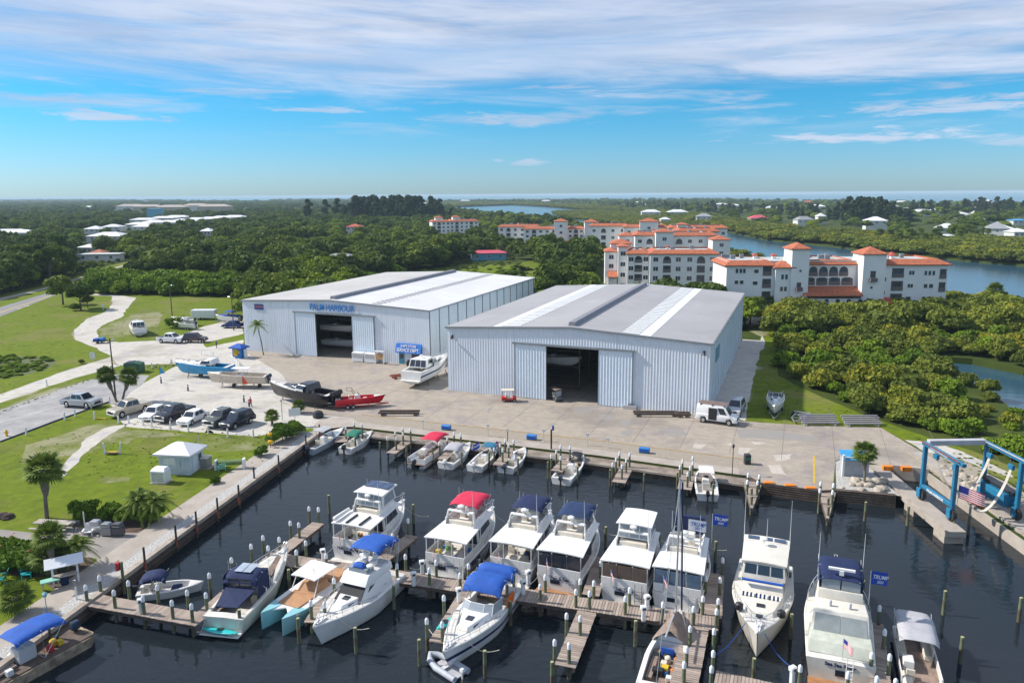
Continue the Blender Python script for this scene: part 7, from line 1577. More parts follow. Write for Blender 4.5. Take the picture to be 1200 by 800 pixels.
house_box(t, L * .30, L * .58, 1.45, 1.1, 1.55, 2.6, 'hardtop_cabin', M('glossy dark roof', (.03, .035, .05), .15, var=0), sf=1.3, sb=.2, inw=.2, side_w=(.12, .88, .25, .85), back_w=True); stands(t, L, 1.8, .95)
for y in (-.9, -.3, .3, .9): outboard(t, -.15, y, .7, m_black, 1.25)
for c in list(t.children):
    if c.name.split('.')[0] in ('cabin', 'swim_platform'): c.data.materials[0] = M('glossy dark roof', (.03, .035, .05), .15)
MB().box(.8, 3.2, -1.3, 1.3, .56, .6).build('teak_sole', m_teak, t); antenna(t, L * .32, 0, 2.6, 1.6, -.3)
t, L, sh = centre_console('red tow boat with black tower on a red trailer', (393, 473), (438, 470), 2.3, 7.0, None, z=.75, straight=False, hm=M('bright red hull', (.62, .01, .03), .2), eng=m_black, f=(.75, .95))
trailer_parts(t, L, 1.15, -.45, M('red trailer frame', (.4, .02, .02), .4)); mb = MB(); [mb.tube([(L * .45, s * 1.0, .9), (L * .36, s * .9, 2.1), (L * .25, s * .9, 2.2)], .035, 5) for s in (-1, 1)]; mb.tube([(L * .25, -.9, 2.2), (L * .25, .9, 2.2)], .035, 5); mb.tube([(L * .36, -.9, 2.1), (L * .36, .9, 2.1)], .035, 5); mb.build('tow_tower', m_black, t)
for c in list(t.children):
    if c.name.startswith('outboard'): [bpy.data.objects.remove(k) for k in list(c.children)]; bpy.data.objects.remove(c)
t, L, sh, z0 = express('white motor yacht on blocks between the two halls', (491, 448), (521, 424), 4.3, 13.0, z=1.1, f=(1.7, 2.1), stripe=stripes['navy'])
house_box(t, L * .18, L * .56, 1.75, 1.3, 1.9, 3.3, 'saloon', gel, sf=1.6, sb=.5, inw=.2, side_w=(.25, .85, .35, .85), back_w=True); stands(t, L, 2.1, 1.1); radar(t, L * .3, 0, 3.3); clutter(t, .8, 2.2, 1.2, .6, 4, 6)
t, L, sh, z0 = express('old white cruiser with dark windows standing on the worn grass', (164, 391), (150, 374), 3.4, 9.8, z=.7, straight=False, f=(1.3, 1.7))
house_box(t, L * .12, L * .45, 1.4, 1.3, 1.5, 2.6, 'cabin_top', gel, sf=.7, sb=.1, inw=.15, side_w=(.1, .9, .3, .85), back_w=True); stands(t, L, 1.6, .7)
t, L, sh = centre_console('white open boat on a trailer beside the round bush, parked on the yard grass', (228, 378), (198, 376), 2.3, 6.8, None, z=.8, straight=False, eng=m_black); trailer_parts(t, L, 1.1, -.5, m_steel)
t, L, sh = centre_console('pale boat on a trailer in front of the white box trailer', (229, 383), (207, 382), 2.1, 5.6, 'b', m_cgrey, z=.7, straight=False, eng=m_black); trailer_parts(t, L, 1.0, -.45, m_steel)
t, L, sh = centre_console('boat with bright blue cover on a trailer beyond the lettered hall corner', (282, 375), (262, 374), 2.4, 7.0, 'b', m_royal, z=.9, straight=False, eng=m_eng); trailer_parts(t, L, 1.1, -.5, m_steel); MB().prism([(.5, -1.0), (L * .9, -.6), (L * .9, .6), (.5, 1.0)], .95, 1.25).build('boat_cover', m_royal, t, bevel=.1)
t, L, sh, z0 = express('white covered boat on a trailer on the side lawn by the gravel strip', (909, 468), (907, 490), 2.6, 7.6, z=.8, straight=False, f=(.95, 1.3)); trailer_parts(t, L, 1.2, -.55, m_hub)
t = empty('boat_trailer', P(941, 486), heading(P(941, 484), P(929, 496)), 'empty galvanised boat trailer beside the covered boat', 'trailer'); trailer_parts(t, 4.5, 1.3, .3, m_hub)
MB().box(.5, .7, -1.2, 1.2, .45, .6).build('cradle_bar', m_hub, t)
t = empty('utility_trailer', P(118, 402), 0.05, 'small utility trailer with blue load on the dirt loop', 'trailer'); MB().box(-1.4, 1.2, -.8, .8, .45, .6).build('bed', m_black, t); MB().box(-1.3, -.3, -.7, .7, .6, 1.1).build('blue_crate', m_royal, t, bevel=.05); MB().box(.0, 1.0, -.6, .6, .6, 1.3).build('blue_barrel_load', m_sign, t, bevel=.15); MB().box(1.2, 2.6, -.05, .05, .4, .5).build('tongue', m_black, t)
for s in (-1, 1): MB().wheel(-.2, s * .9, .3, .3, .2).build('wheel', m_tyre, t)
t = empty('box_trailer', P(240, 374), 0, 'white enclosed box trailer on the yard grass', 'trailer'); MB().box(-3.1, 3.1, -1.2, 1.2, .5, 2.6).build('box', p_wht, t, bevel=.08); MB().box(3.1, 4.3, -.06, .06, .45, .55).build('tongue', m_black, t); MB().box(-3.12, -3.09, -1.05, 1.05, .6, 2.5).build('ramp_door', m_hub, t)
for x in (-.5, .4):
    for s in (-1, 1): MB().wheel(x, s * 1.15, .33, .33, .2).build('wheel', m_tyre, t)
# boats in racks inside the halls
def rack_boat(org, x, y, z, L, lb, top=None):
    p = org + V * x + U * y; t = empty('racked_boat', (p.x, p.y, z), heading(Vector((0, 0, 0)), V) + rnd.uniform(-.05, .05), lb, 'boat', 'boats racked inside the halls')
    hull(t, L, 2.2, .8, 1.1, gel, cockpit=(.4, L * .7), coam=.2, floor=.3); MB().box(L * .4, L * .5, -.4, .4, .3, 1.3).build('console', gel, t)
for k, (x, y, z) in enumerate(((14, 8, 1.0), (14, 8, 4.2), (13, 14, 6.8), (19, 20, 1.0), (20, 20, 4.2), (14, 26, 6.8), (26, 26, 1.2))):
    rack_boat(H1, x, y, z, 7.5, 'white boat in the dark rack of the lettered hall, %s from the door' % ORD[k])
for k, (x, y, z) in enumerate(((12, 9, 4.2), (12, 15, 6.6), (24.5, 10, 4.4), (25, 17, 1.2))):
    rack_boat(H2, x, y, z, 7.5, 'white boat in the dark rack of the grey roofed hall, %s from the door' % ORD[k])
for org, nm, xs in ((H1, 'lettered', (12.5, 22.5)), (H2, 'grey roofed', (10.5, 20.5, 24, 32))):
    t = empty('storage_rack', org + V * xs[0] + U * 7, -UA, 'tall steel boat rack just inside the %s hall' % nm, 'rack'); mb = MB()
    for x in xs:
        for y in (0, 6, 12, 18): mb.box(x - xs[0] - .1, x - xs[0] + .1, y - .1, y + .1, 0, 9)
    mb.build('upright', m_beam, t); mb = MB(); [mb.box(0, xs[1] - xs[0], y - .08, y + .08, z, z + .15) for y in (0, 6, 12, 18) for z in (.7, 3.9, 6.5)]; mb.build('rack_beam', m_beam, t)  # dark colour on the racks stands in for the hall's indoor shade

# ---------------------------------------------------------------- travel lift and its piers
m_lift = M('lift blue', (.02, .19, .34), .4, col2=(.015, .13, .24), scale=.8); m_liftw = M('lift grey rail', (.50, .50, .52), .5)
PL0, PL1 = P(1029, 549), P(1120, 624); pdir = (PL1 - PL0).normalized(); prt = Vector((pdir.y, -pdir.x, 0))
if prt.x < 0: prt = -prt
def pier(label, a, b, w, z=.12):
    L = (b - a).length; t = empty('lift_pier', (a.x, a.y, 0), heading(a, b), label, 'pier'); MB().box(0, L, -w / 2, w / 2, -.5, z).build('slab', m_walk, t, bevel=.04); mb = MB()
    MB().box(.1, L, -w / 2 - .06, -w / 2 + .18, z, z + .12).build('kerb', m_cap, t); 
    for k in range(max(2, int(L / 6))): x = L - 1.2 - k * 6; o = MB().box(x - 1.0, x + 1.0, -w / 2 + .1, w / 2 - .1, -3.5, -.505).build('support', m_cap, t)
    return t
pier('concrete lift pier nearer the rock patch', PL0 - pdir * 1.0, PL1, 2.0)
PR0 = P(1154, 586, .12) - pdir * 14; PR1 = P(1191, 612, .12) + pdir * 4; pier('concrete lift pier carrying the lift engine side', PR0 - pdir * 1, PR1 + pdir * 12, 2.0)
# lift wheels: near leg pair on left pier, far pair on right pier
wf, wn = P(1079, 586), P(1114, 611); w2f = P(1154, 582); 
ld = (wn - wf); Ll = ld.length; ld.normalize(); lr = Vector((-ld.y, ld.x, 0)); lr = lr if lr.x > 0 else -lr
gap = (P(1154, 586, .12) - wf).dot(lr) 
t = empty('travel_lift', (wf.x, wf.y, .12), math.atan2(ld.y, ld.x), 'tall blue travel lift standing astride its two piers', 'boat lift'); sg = 1 if (Matrix.Rotation(math.atan2(ld.y, ld.x), 3, 'Z') @ Vector((0, 1, 0))).dot(lr) > 0 else -1
Lw = max(5.2, Ll); G = abs(gap); Hh = 5.9
def Y(y): return sg * y
def bx(name, x0, x1, y0, y1, z0, z1, m_=None, par=None, bev=.04): ya, yb = sorted((Y(y0), Y(y1))); return MB().box(x0, x1, ya, yb, z0, z1).build(name, m_ or m_lift, par or t, bevel=bev)
for y in (0, G):
    for x in (0, Lw):
        bx('leg', x - .18, x + .18, y - .2, y + .2, 1.2, Hh); bx('wheel_fork', x - .3, x + .3, y - .42, y - .28, .3, 1.3)
        o = MB().wheel(x, Y(y), .62, .62, .42, 18).build('wheel', m_tyre, t); MB().wheel(x, Y(y - .1), .62, .3, .45, 12).build('rim', m_lift, o)
    bx('side_beam', 0, Lw, y - .2, y + .2, 1.35, 1.75); bx('top_beam', -.4, Lw + 1.2, y - .22, y + .22, Hh, Hh + .36); bx('walk_rail', -.3, Lw + .9, y - .42, y - .32, Hh + .38, Hh + .46, M('rusty red rail', (.25, .07, .07), .8) if y == 0 else m_liftw, bev=0)
bx('cross_beam', -.35, .25, .25, G - .25, Hh + .05, Hh + .6, m_liftw)
bx('engine_housing', .9, Lw - .6, G - .9, G + .6, 1.0, 2.3); bx('hydraulic_pump', .3, Lw - .2, G - .5, G + .4, 2.35, 2.7, m_black)
for x, n_ in ((1.2, 0), (Lw - .8, 1)):
    mb = MB(); pts = []
    for i in range(13): f = i / 12; pts.append((x + .25 * math.sin(3 * f), Y(.4 + (G - .8) * f), 5.2 - 4.6 * math.sin(math.pi * f) ** .8 * (1 if n_ else .9)))
    for i in range(12): a, b = pts[i], pts[i + 1]; mb.hexa([(a[0] - .18, a[1], a[2]), (a[0] + .18, a[1], a[2]), (b[0] + .18, b[1], b[2]), (b[0] - .18, b[1], b[2])], [(a[0] - .18, a[1], a[2] + .05), (a[0] + .18, a[1], a[2] + .05), (b[0] + .18, b[1], b[2] + .05), (b[0] - .18, b[1], b[2] + .05)])
    mb.build('sling', M('sling webbing', (.50, .47, .42), .9), t)
    for y in (.45, G - .45): bx('hoist_block', x - .35, x + .35, y - .16, y + .16, 4.9, 5.4); mb = MB(); [mb.tube([(x + d_, Y(y), 5.4), (x + d_, Y(y), Hh)], .02, 4) for d_ in (-.2, .2)]; mb.build('hoist_cable', m_steel, t)
mm = Matrix.Translation((Lw / 2, Y(-.215), 1.55)) @ (Matrix.Rotation(math.pi, 4, 'Z') if sg < 0 else Matrix.Identity(4)) @ Matrix.Rotation(math.pi / 2, 4, 'X')
text('PALM HARBOUR', .38, m_wtext, t, mm, ext=.01); mm = mm.copy(); mm.translation = (Lw / 2, Y(-.235), Hh + .24); text('PALM HARBOUR', .40, m_wtext, t, mm, ext=.01)
flag(t, Lw + .25, Y(.3), 1.6, 2.2, 2.2, 1.3, None, -.9 - math.atan2(ld.y, ld.x) + .4, stars=True)

# fenders on the ramp wall
m_or = M('orange fender', (.75, .22, .01), .6); m_bm = M('blue bench plastic', (.02, .20, .55), .5)
for k, (x, y) in enumerate(((901, 563), (926, 566), (950, 569), (1040, 548), (1062, 549))):
    p = P(x, y, .35); t = empty('wall_fender', (p.x, p.y, 0), math.atan2(-.13, 1), 'orange box fender on the ramp wall, %s from the pointed dock' % ORD[k] if k < 3 else ('orange box fender above the lift slip, %s' % ('beside the pier' if k == 3 else 'beside the far corner')), 'fender', 'orange box fenders')
    zz = 0 if k < 3 else .5; MB().box(-.75, .75, -.3, .25, zz - .35, zz + .3).build('bumper', m_or, t, bevel=.05); MB().box(-.55, -.45, -.32, -.305, zz - .3, zz + .1).build('strap', m_dk, t); t.scale = (.75, 1, .8)
for k, (x, y) in enumerate(((523, 503.5), (623, 515), (755, 530.5))):
    p = P(x, y); t = empty('dock_cart', (p.x, p.y, 0), -.37, 'bright blue bench box on the gravel kerb strip, %s from the corner' % ORD[k], 'bench', 'blue bench boxes'); MB().box(-1.1, 1.1, -.35, .35, .12, .75).build('seat_box', m_bm, t, bevel=.08); MB().box(-.9, .9, -.37, -.35, .3, .6).build('front_panel', m_royal, t); MB().box(-1.0, 1.0, -.3, .3, 0, .12).build('base', m_dk, t); t.scale = (.6, .9, .95)
# ---------------------------------------------------------------- small buildings, furniture, plants, people
def sgn_post(px, py, lb, h=2.2, board=(.5, .35), mat=None, cat='sign', bm=None, name='sign_post', rz=0):
    p = P(px, py); t = empty(name, (p.x, p.y, 0), rz, lb, cat); MB().box(-.05, .05, -.05, .05, 0, h).build('post', mat or m_wtext, t)
    if board: MB().box(-board[0] / 2, board[0] / 2, -.09, -.052, h - board[1], h).build('board', bm or m_wtext, t)
    return t
# pump shed on the lawn
p = P(205, 556); t = empty('shed', (p.x, p.y, 0), math.radians(-8), 'small pale blue shed with a white metal pyramid roof on the lawn', 'shed')
m_shed = M('pale blue shed board', (.58, .66, .74), .7, wave=('Z', 4, .4)); MB().box(-1.9, 1.9, 0, 3.0, 0, 2.5).build('wall', m_shed, t); mb = MB(); hip(mb, -1.9, 1.9, 0, 3.0, 2.55, 1.0, .45); mb.build('roof', m_wr, t)
MB().box(-1.3, .2, -.04, .02, 1.2, 2.1).build('shutter', m_wtext, t); MB().box(.75, .85, -.03, .02, 1.0, 1.6).build('meter_box', m_steel, t); MB().box(1.88, 1.94, .8, 1.6, .1, 2.0).build('door', m_wallp, t); MB().box(1.88, 1.94, 2.0, 2.6, 1.1, 1.9).build('window', m_glassb, t)
MB().tube([(1.6, 2.8, 2.5), (1.6, 2.8, 4.4)], .03, 5).build('vent_pipe', m_hub, t)
p = P(189, 565); t = empty('ice_chest', (p.x, p.y, 0), -.15, 'white louvred outdoor cabinet beside the pump shed', 'cabinet'); MB().box(-.9, .9, -.6, .6, .1, 1.5).build('body', m_wtext, t, bevel=.06); MB().box(-1.0, 1.0, -.7, .7, 0, .1).build('base', m_cap, t); MB().hexa([(-.9, -.6, 1.5), (.9, -.6, 1.5), (.9, .6, 1.5), (-.9, .6, 1.5)], [(-.7, -.3, 1.8), (.7, -.3, 1.8), (.7, .5, 1.8), (-.7, .5, 1.8)]).build('lid', m_ped, t)
for k in range(4): MB().box(-.7, .7, -.615, -.6, .4 + k * .25, .48 + k * .25).build('louvre', m_steel, t)
p = P(239, 547); t = empty('transformer_box', (p.x, p.y, 0), -.1, 'grey transformer box with tan lid on the lawn', 'utility box'); MB().box(-.75, .75, -.6, .6, .1, 1.25).build('cabinet', M('grey cabinet', (.27, .27, .25), .6), t, bevel=.03); MB().box(-.8, .8, -.65, .65, 1.25, 1.33).build('lid', m_seat, t); MB().box(-.95, 1.2, -.8, .8, 0, .1).build('pad', m_cap, t)
p = P(270, 549); t = empty('kayak_rack', (p.x, p.y, 0), .12, 'green kayak racked between white posts on the lawn', 'rack'); MB().box(-1.5, 1.5, -.3, .3, .5, 1.1).build('green_hull', M('olive plastic', (.14, .22, .07), .6), t, bevel=.15)
for x in (-1.6, 1.6): MB().box(x - .12, x + .12, -.4, .4, 0, 1.2).build('upright', m_wtext, t)
p = P(260, 551); t = empty('garden_chair', (p.x, p.y, 0), .5, 'pale green lawn chair beside the kayak rack', 'chair')
def adir(t, mat):
    mb = MB(); mb.hexa([(-.35, -.3, .25), (.35, -.3, .25), (.35, .35, .4), (-.35, .35, .4)][::1], [(-.35, -.3, .31), (.35, -.3, .31), (.35, .35, .46), (-.35, .35, .46)]); mb.build('seat', mat, t); mb = MB(); [mb.hexa([(x - .06, -.3, .25), (x + .06, -.3, .25), (x + .06, -.25, .25), (x - .06, -.25, .25)], [(x - .07, -.65, 1.05), (x + .07, -.65, 1.05), (x + .07, -.6, 1.05), (x - .07, -.6, 1.05)]) for x in (-.28, -.14, 0, .14, .28)]; mb.build('backrest', mat, t)
    for s in (-1, 1): MB().box(s * .42 - .07, s * .42 + .07, -.35, .4, .58, .62).build('armrest', mat, t); MB().box(s * .38 - .04, s * .38 + .04, .3, .38, 0, .58).build('leg', mat, t); MB().box(s * .38 - .04, s * .38 + .04, -.35, -.27, 0, .58).build('leg', mat, t)
adir(t, M('seafoam plastic', (.25, .55, .45), .6))
for px, py, rz, lb, mt in ((31, 676, 2.2, 'turquoise slatted garden chair on the grass below the red flowered hedge', M('turquoise plastic', (.02, .50, .55), .5)), (1, 682, 2.0, 'green garden chair at the photo edge by the low palm', M('green plastic', (.02, .25, .22), .5)), (50, 668, 1.2, 'pale green garden chair under the big palm clump', M('seafoam plastic', (.25, .55, .45), .6)), (104, 627, 3.4, 'white plastic chair beside the black kettle grill', m_wtext)):
    p = P(px, py); t = empty('garden_chair', (p.x, p.y, 0), rz, lb, 'chair'); adir(t, mt)
# picnic table and grills
p = P(64, 620); t = empty('picnic_table', (p.x, p.y, 0), -.12, 'weathered long picnic table on the patio', 'picnic table'); m_pt = M('weathered grey timber', (.42, .38, .34), .9, col2=(.3, .26, .22))
MB().box(-1.9, 1.9, -.5, .5, .72, .8).build('table_top', m_pt, t)
for s in (-1, 1): MB().box(-1.9, 1.9, s * .95 - .16, s * .95 + .16, .42, .48).build('seat', m_pt, t)
for x in (-1.3, 1.3): mb = MB(); mb.hexa([(x - .05, -.85, 0), (x + .05, -.85, 0), (x + .05, -.75, 0), (x - .05, -.75, 0)], [(x - .05, -.25, .72), (x + .05, -.25, .72), (x + .05, -.15, .72), (x - .05, -.15, .72)]); mb.hexa([(x - .05, .75, 0), (x + .05, .75, 0), (x + .05, .85, 0), (x - .05, .85, 0)], [(x - .05, .15, .72), (x + .05, .15, .72), (x + .05, .25, .72), (x - .05, .25, .72)]); mb.box(x - .05, x + .05, -1.0, 1.0, .36, .42); mb.build('trestle', m_pt, t)
def grill(px, py, lb, kind, mt):
    p = P(px, py); t = empty('grill', (p.x, p.y, 0), -.1, lb, 'grill')
    if kind == 'kettle': MB().lathe([(.05, .65), (.3, .72), (.38, .9), (.3, 1.15), (.05, 1.28)], 12).build('kettle', m_black, t, smooth=True); mb = MB(); [mb.tube([(math.cos(a) * .4, math.sin(a) * .4, 0), (math.cos(a) * .2, math.sin(a) * .2, .75)], .03, 4) for a in (0, 2.1, 4.2)]; mb.build('leg', m_black, t)
    else: MB().box(-.55, .55, -.3, .3, .1, .85).build('cabinet', mt, t, bevel=.03); MB().side([(-.5, .85), (.5, .85), (.5, 1.1), (.35, 1.3), (-.35, 1.3), (-.5, 1.1)], -.3, .3).build('hood', mt, t, bevel=.04); MB().box(-1.0, -.56, -.25, .25, .82, .87).build('side_shelf', m_hub, t); MB().box(-.35, .35, -.36, -.32, 1.0, 1.04).build('handle', m_hub, t)
grill(91, 624, 'black kettle grill beside the picnic table', 'kettle', m_black); grill(113, 624, 'stainless hooded grill beside the white chair', 'box', m_hub); grill(126, 627, 'large grey hooded grill, second in the row', 'box', m_steel); grill(139, 627, 'black smoker cabinet at the end of the grill row', 'box', M('dark grill', (.09, .09, .1), .4))
p = P(100, 622); t = empty('lamp_post', (p.x, p.y, 0), 0, 'short white pole behind the kettle grill', 'post'); MB().lathe([(.05, 0), (.05, 2.0)], 8).build('post', m_wtext, t)
# little kiosk roof by the quay
p = P(78, 684); t = empty('notice_shelter', (p.x, p.y, 0), .55, 'open shelter with a pale metal roof on white posts beside the quay walk', 'shelter')
for x in (-.9, .9): MB().box(x - .08, x + .08, -.08, .08, 0, 2.3).build('post', m_wtext, t)
MB().hexa([(-1.4, -1.0, 2.0), (1.4, -1.0, 2.0), (1.4, 0, 2.5), (-1.4, 0, 2.5)], [(-1.4, -1.0, 2.06), (1.4, -1.0, 2.06), (1.4, 0, 2.56), (-1.4, 0, 2.56)]).build('roof_slope', m_wr, t); MB().hexa([(-1.4, 0.001, 2.5), (1.4, 0.001, 2.5), (1.4, .8, 2.05), (-1.4, .8, 2.05)], [(-1.4, 0.001, 2.56), (1.4, 0.001, 2.56), (1.4, .8, 2.11), (-1.4, .8, 2.11)]).build('roof_slope', m_wr, t); MB().box(-.9, .9, -.3, .3, .8, .9).build('counter', m_pt, t); MB().box(-.4, .2, -.25, .25, 0, .8).build('drum', m_navy, t, bevel=.08)
p = P(60, 690); t = empty('filleting_table', (p.x, p.y, 0), .6, 'low table with a pale green top beside the shelter', 'table'); MB().box(-.7, .7, -.35, .35, .75, .85).build('table_top', M('seafoam plastic', (.25, .55, .45), .6), t)
for x in (-.55, .55): MB().box(x - .05, x + .05, -.25, .25, 0, .75).build('leg', m_pt, t)
p = P(58, 741, 0); t = empty('lamp_post', (p.x, p.y, 0), 0, 'small dock lamp on a green post at the lower quay', 'lamp'); MB().lathe([(.12, -2), (.11, 1.2)], 8).build('post', m_pile, t); MB().lathe([(.03, 1.2), (.03, 2.9)], 6).build('pole', m_steel, t); MB().lathe([(.10, 2.9), (.2, 3.15), (.05, 3.3)], 6).build('lantern', M('verdigris lantern', (.3, .55, .55), .4), t)
sgn_post(90, 702, 'white utility post with a grey green meter box beside the dock root', 1.7, (.3, .5), cat='utility post', bm=m_steel)
# telephone of the parking edge: white bollards along the lawn edge
BG = 'white bollards along the parking edge'
for k, (x, y) in enumerate(((31, 510), (76, 492), (88, 488), (107, 479), (111, 491), (129, 473), (139, 496), (151, 496), (168, 498), (178, 500), (200, 503), (221, 506), (244, 508), (267, 512), (297, 512), (55, 452), (178, 432), (201, 427))):
    p = P(x, y); t = empty('bollard', (p.x, p.y, 0), 0, '%s white painted bollard of the parking edge, counting from the photo edge' % ORD[k], 'bollard', BG); MB().lathe([(.12, 0), (.12, 1.1), (.06, 1.18)], 8).build('post', m_wtext, t); MB().lathe([(.2, 0), (.2, .05)], 8).build('foot', m_cap, t)
for k, (x, y) in enumerate(((189, 449), (220.5, 458), (286, 471), (292, 476), (343, 485))):
    p = P(x, y); t = empty('bollard', (p.x, p.y, 0), 0, '%s dark blue bollard of the shell yard' % ORD[k], 'bollard', 'dark blue bollards of the shell yard'); MB().lathe([(.13, 0), (.13, 1.0), (.05, 1.1)], 8).build('post', m_navy, t); MB().lathe([(.145, .75), (.145, .9)], 8).build('band', m_wtext, t)
# lane edging, barrier, goal posts, dumpster
for a, b, nm in (((0, 518), (64, 494), 'first'), ((64, 494), (128, 471), 'second')):
    A, B = P(*a), P(*b); t = empty('kerb_rail', (A.x, A.y, 0), heading(A, B), nm + ' length of low blue kerb rail along the asphalt lane', 'kerb rail'); MB().box(0, (B - A).length, -.09, .09, 0, .16).build('rail', m_navy, t)
t = empty('parking_stop', P(118, 491), -.1, 'yellow parking stop by the champagne pickup', 'parking stop'); MB().box(-.9, .9, -.1, .1, 0, .15).build('block', m_yel, t, bevel=.03)
for px, py, lb in ((132, 531, 'white framed gate with a yellow mat on the lawn'),):
    p = P(px, py + 1); t = empty('hammock_frame', (p.x, p.y, 0), .1, lb, 'frame')
    for x in (-.9, .9): MB().hexa([(x - .1, -.1, 0), (x + .1, -.1, 0), (x + .1, .1, 0), (x - .1, .1, 0)], [(x * 1.15 - .08, -.08, 1.5), (x * 1.15 + .08, -.08, 1.5), (x * 1.15 + .08, .08, 1.5), (x * 1.15 - .08, .08, 1.5)]).build('post', m_wtext, t)
    MB().box(-.8, .8, -.3, .3, .2, .3).build('mat', m_tan, t); MB().box(-.5, .5, -.2, .2, .3, .34).build('cushion', m_yel, t)
p = P(158, 436); t = empty('dumpster', (p.x, p.y, 0), .05, 'dark green dumpster with black lids at the edge of the shell yard', 'dumpster'); m_dg = M('dark green steel', (.02, .10, .055), .5)
MB().side([(-1.5, 0), (1.5, 0), (1.5, 1.7), (.4, 2.0), (-1.5, 1.9)], -1.0, 1.0).build('bin', m_dg, t, bevel=.04); MB().hexa([(-1.3, -.95, 1.93), (0, -.95, 2.0), (0, .9, 2.0), (-1.3, .9, 1.93)], [(-1.3, -.95, 1.98), (0, -.95, 2.06), (0, .9, 2.06), (-1.3, .9, 1.98)]).build('lid', m_black, t); [MB().box(x - .06, x + .06, -1.08, -1.0, .1, 1.6).build('rib', m_dg, t) for x in (-1, 0, 1)]
# utility poles
def pole(px, py, h, lb, lamp=True):
    p = P(px, py); t = empty('utility_pole', (p.x, p.y, 0), rnd.uniform(0, 3), lb, 'pole'); MB().tube([(0, 0, 0), (0, 0, h)], .14, 8, .09).build('pole', m_beam, t); MB().box(-.7, .7, -.06, .06, h - .6, h - .48).build('cross_arm', m_beam, t)
    if lamp: MB().box(.5, 1.2, -.15, .15, h - .5, h - .3).build('lamp_head', m_hub, t, bevel=.05)
pole(136, 470, 10.2, 'dark wooden pole rising behind the double palm'); pole(202, 372, 9.0, 'wooden lamp pole beside the round bush on the yard grass'); pole(274, 387, 8.5, 'wooden pole at the corner of the lettered hall'); pole(4, 336, 13, 'tall roadside pole before the pines', False); pole(1078, 596, .1, 'low stub', False) if False else None
sgn_post(121, 364, 'white sign on the grass inside the dirt loop', 1.9, (.8, 1.0)); sgn_post(109, 423, 'white board beside the shell track', 1.8, (1.0, 1.3)); sgn_post(346, 499, 'white board at the basin corner', 2.6, (1.6, 1.1), rz=.4); sgn_post(331, 493, 'tall white lamp post at the basin corner', 3.2, (.3, .3), cat='lamp')
for k, (x, y) in enumerate(((572, 511), (595, 517), (637, 517), (688, 522), (712, 525), (496, 503))): sgn_post(x, y, 'slim white slip marker post on the kerb strip, %s from the corner' % ORD[(k + 1) % 6], 1.7 if k < 4 else 1.4, (.35, .35), m_wtext if k != 1 else m_dk, cat='marker post')
p = P(646, 526); t = empty('lamp_post', (p.x, p.y, 0), 0, 'dark post with a blue marker on the upper walkway', 'post'); MB().box(-.1, .1, -.1, .1, 0, 2.6).build('post', m_dk, t); MB().box(.1, .35, -.1, .1, 2.5, 3.1).build('marker', m_royal, t)
p = P(858, 556); t = empty('lamp_post', (p.x, p.y, 0), 0, 'slim dark lantern post on the walkway before the pointed dock', 'lamp'); MB().lathe([(.05, 0), (.04, 3.2)], 8).build('pole', m_black, t); MB().lathe([(.08, 3.2), (.18, 3.5), (.03, 3.75)], 6).build('lantern', m_black, t)
p = P(875.5, 543.5); t = empty('litter_bin', (p.x, p.y, 0), 0, 'square dark litter bin with green panel at the ramp', 'litter bin'); MB().box(-.35, .35, -.35, .35, 0, 1.25).build('bin', m_black, t, bevel=.05); MB().box(-.25, .25, -.37, -.35, .6, .9).build('panel', m_cgreen, t)
p = P(373, 489); t = empty('covered_cart', (p.x, p.y, 0), .3, 'black tarpaulin bundle at the basin corner', 'covered cart'); MB().lathe([(.7, 0), (.85, .3), (.6, .9), (.1, 1.1)], 9).build('cover', m_black, t, smooth=True); MB().box(.8, 1.5, -.1, .1, .3, .4).build('handle', m_hub, t)
# beams on the apron
def beams(px, py, L, rz, lb, n=2, mt=None):
    p = P(px, py); t = empty('timber_skid', (p.x, p.y, 0), rz, lb, 'boat skid'); mt = mt or m_beam
    for k in range(n): MB().box(-L / 2, L / 2, -.5 + k * 1.0 / max(1, n - 1) - .12, -.5 + k / max(1, n - 1) + .12, .35, .62).build('rail_beam', mt, t)
    for x in (-L / 2 + .6, L / 2 - .6): MB().box(x - .2, x + .2, -.75, .75, 0, .35).build('block', mt, t)
beams(468, 486, 6.0, -.02, 'pair of dark beams on the apron below the red boat'); beams(768, 487, 6.4, -.03, 'pair of dark beams beside the grey roofed hall'); beams(800, 488, 2.2, -.05, 'short dark beams by the hall corner'); beams(472, 442, 4.5, .55, 'rusty beams behind the white yacht on blocks', 2, m_rust)
m_bunk = M('grey violet bunk carpet', (.33, .30, .34), .9)
for px, py, lb in ((959, 497, 'stack of grey carpeted boat bunks beside the empty trailer'), (1009, 498, 'stack of grey carpeted boat bunks at the apron corner')):
    p = P(px, py); t = empty('bunk_stack', (p.x, p.y, 0), -.02, lb, 'boat bunks')
    for k in range(5): MB().box(-2.6 + .1 * (k % 2), 2.6 - .12 * (k % 3), -.8 + k * .35, -.6 + k * .35, .35 + .18 * k, .52 + .18 * k).build('bunk', m_bunk, t)
    for x in (-2, 2): MB().box(x - .12, x + .12, -.9, .9, 0, .35).build('leg', m_hub, t)
for px, py, rz, lb in ((272, 408, .3, 'white board fence length at the yard entrance'),):
    pass
def fence(a, b, lb, h=1.1):
    A, B = P(*a), P(*b); L = (B - A).length; t = empty('board_fence', (A.x, A.y, 0), heading(A, B), lb, 'fence'); n = max(2, int(L / 2.2) + 1)
    for k in range(n): x = L * k / (n - 1); MB().box(x - .07, x + .07, -.07, .07, 0, h).build('post', m_wtext, t)
    for z in (.35, .75): MB().box(0, L, -.1, -.07, z, z + .14).build('rail', m_wtext, t)
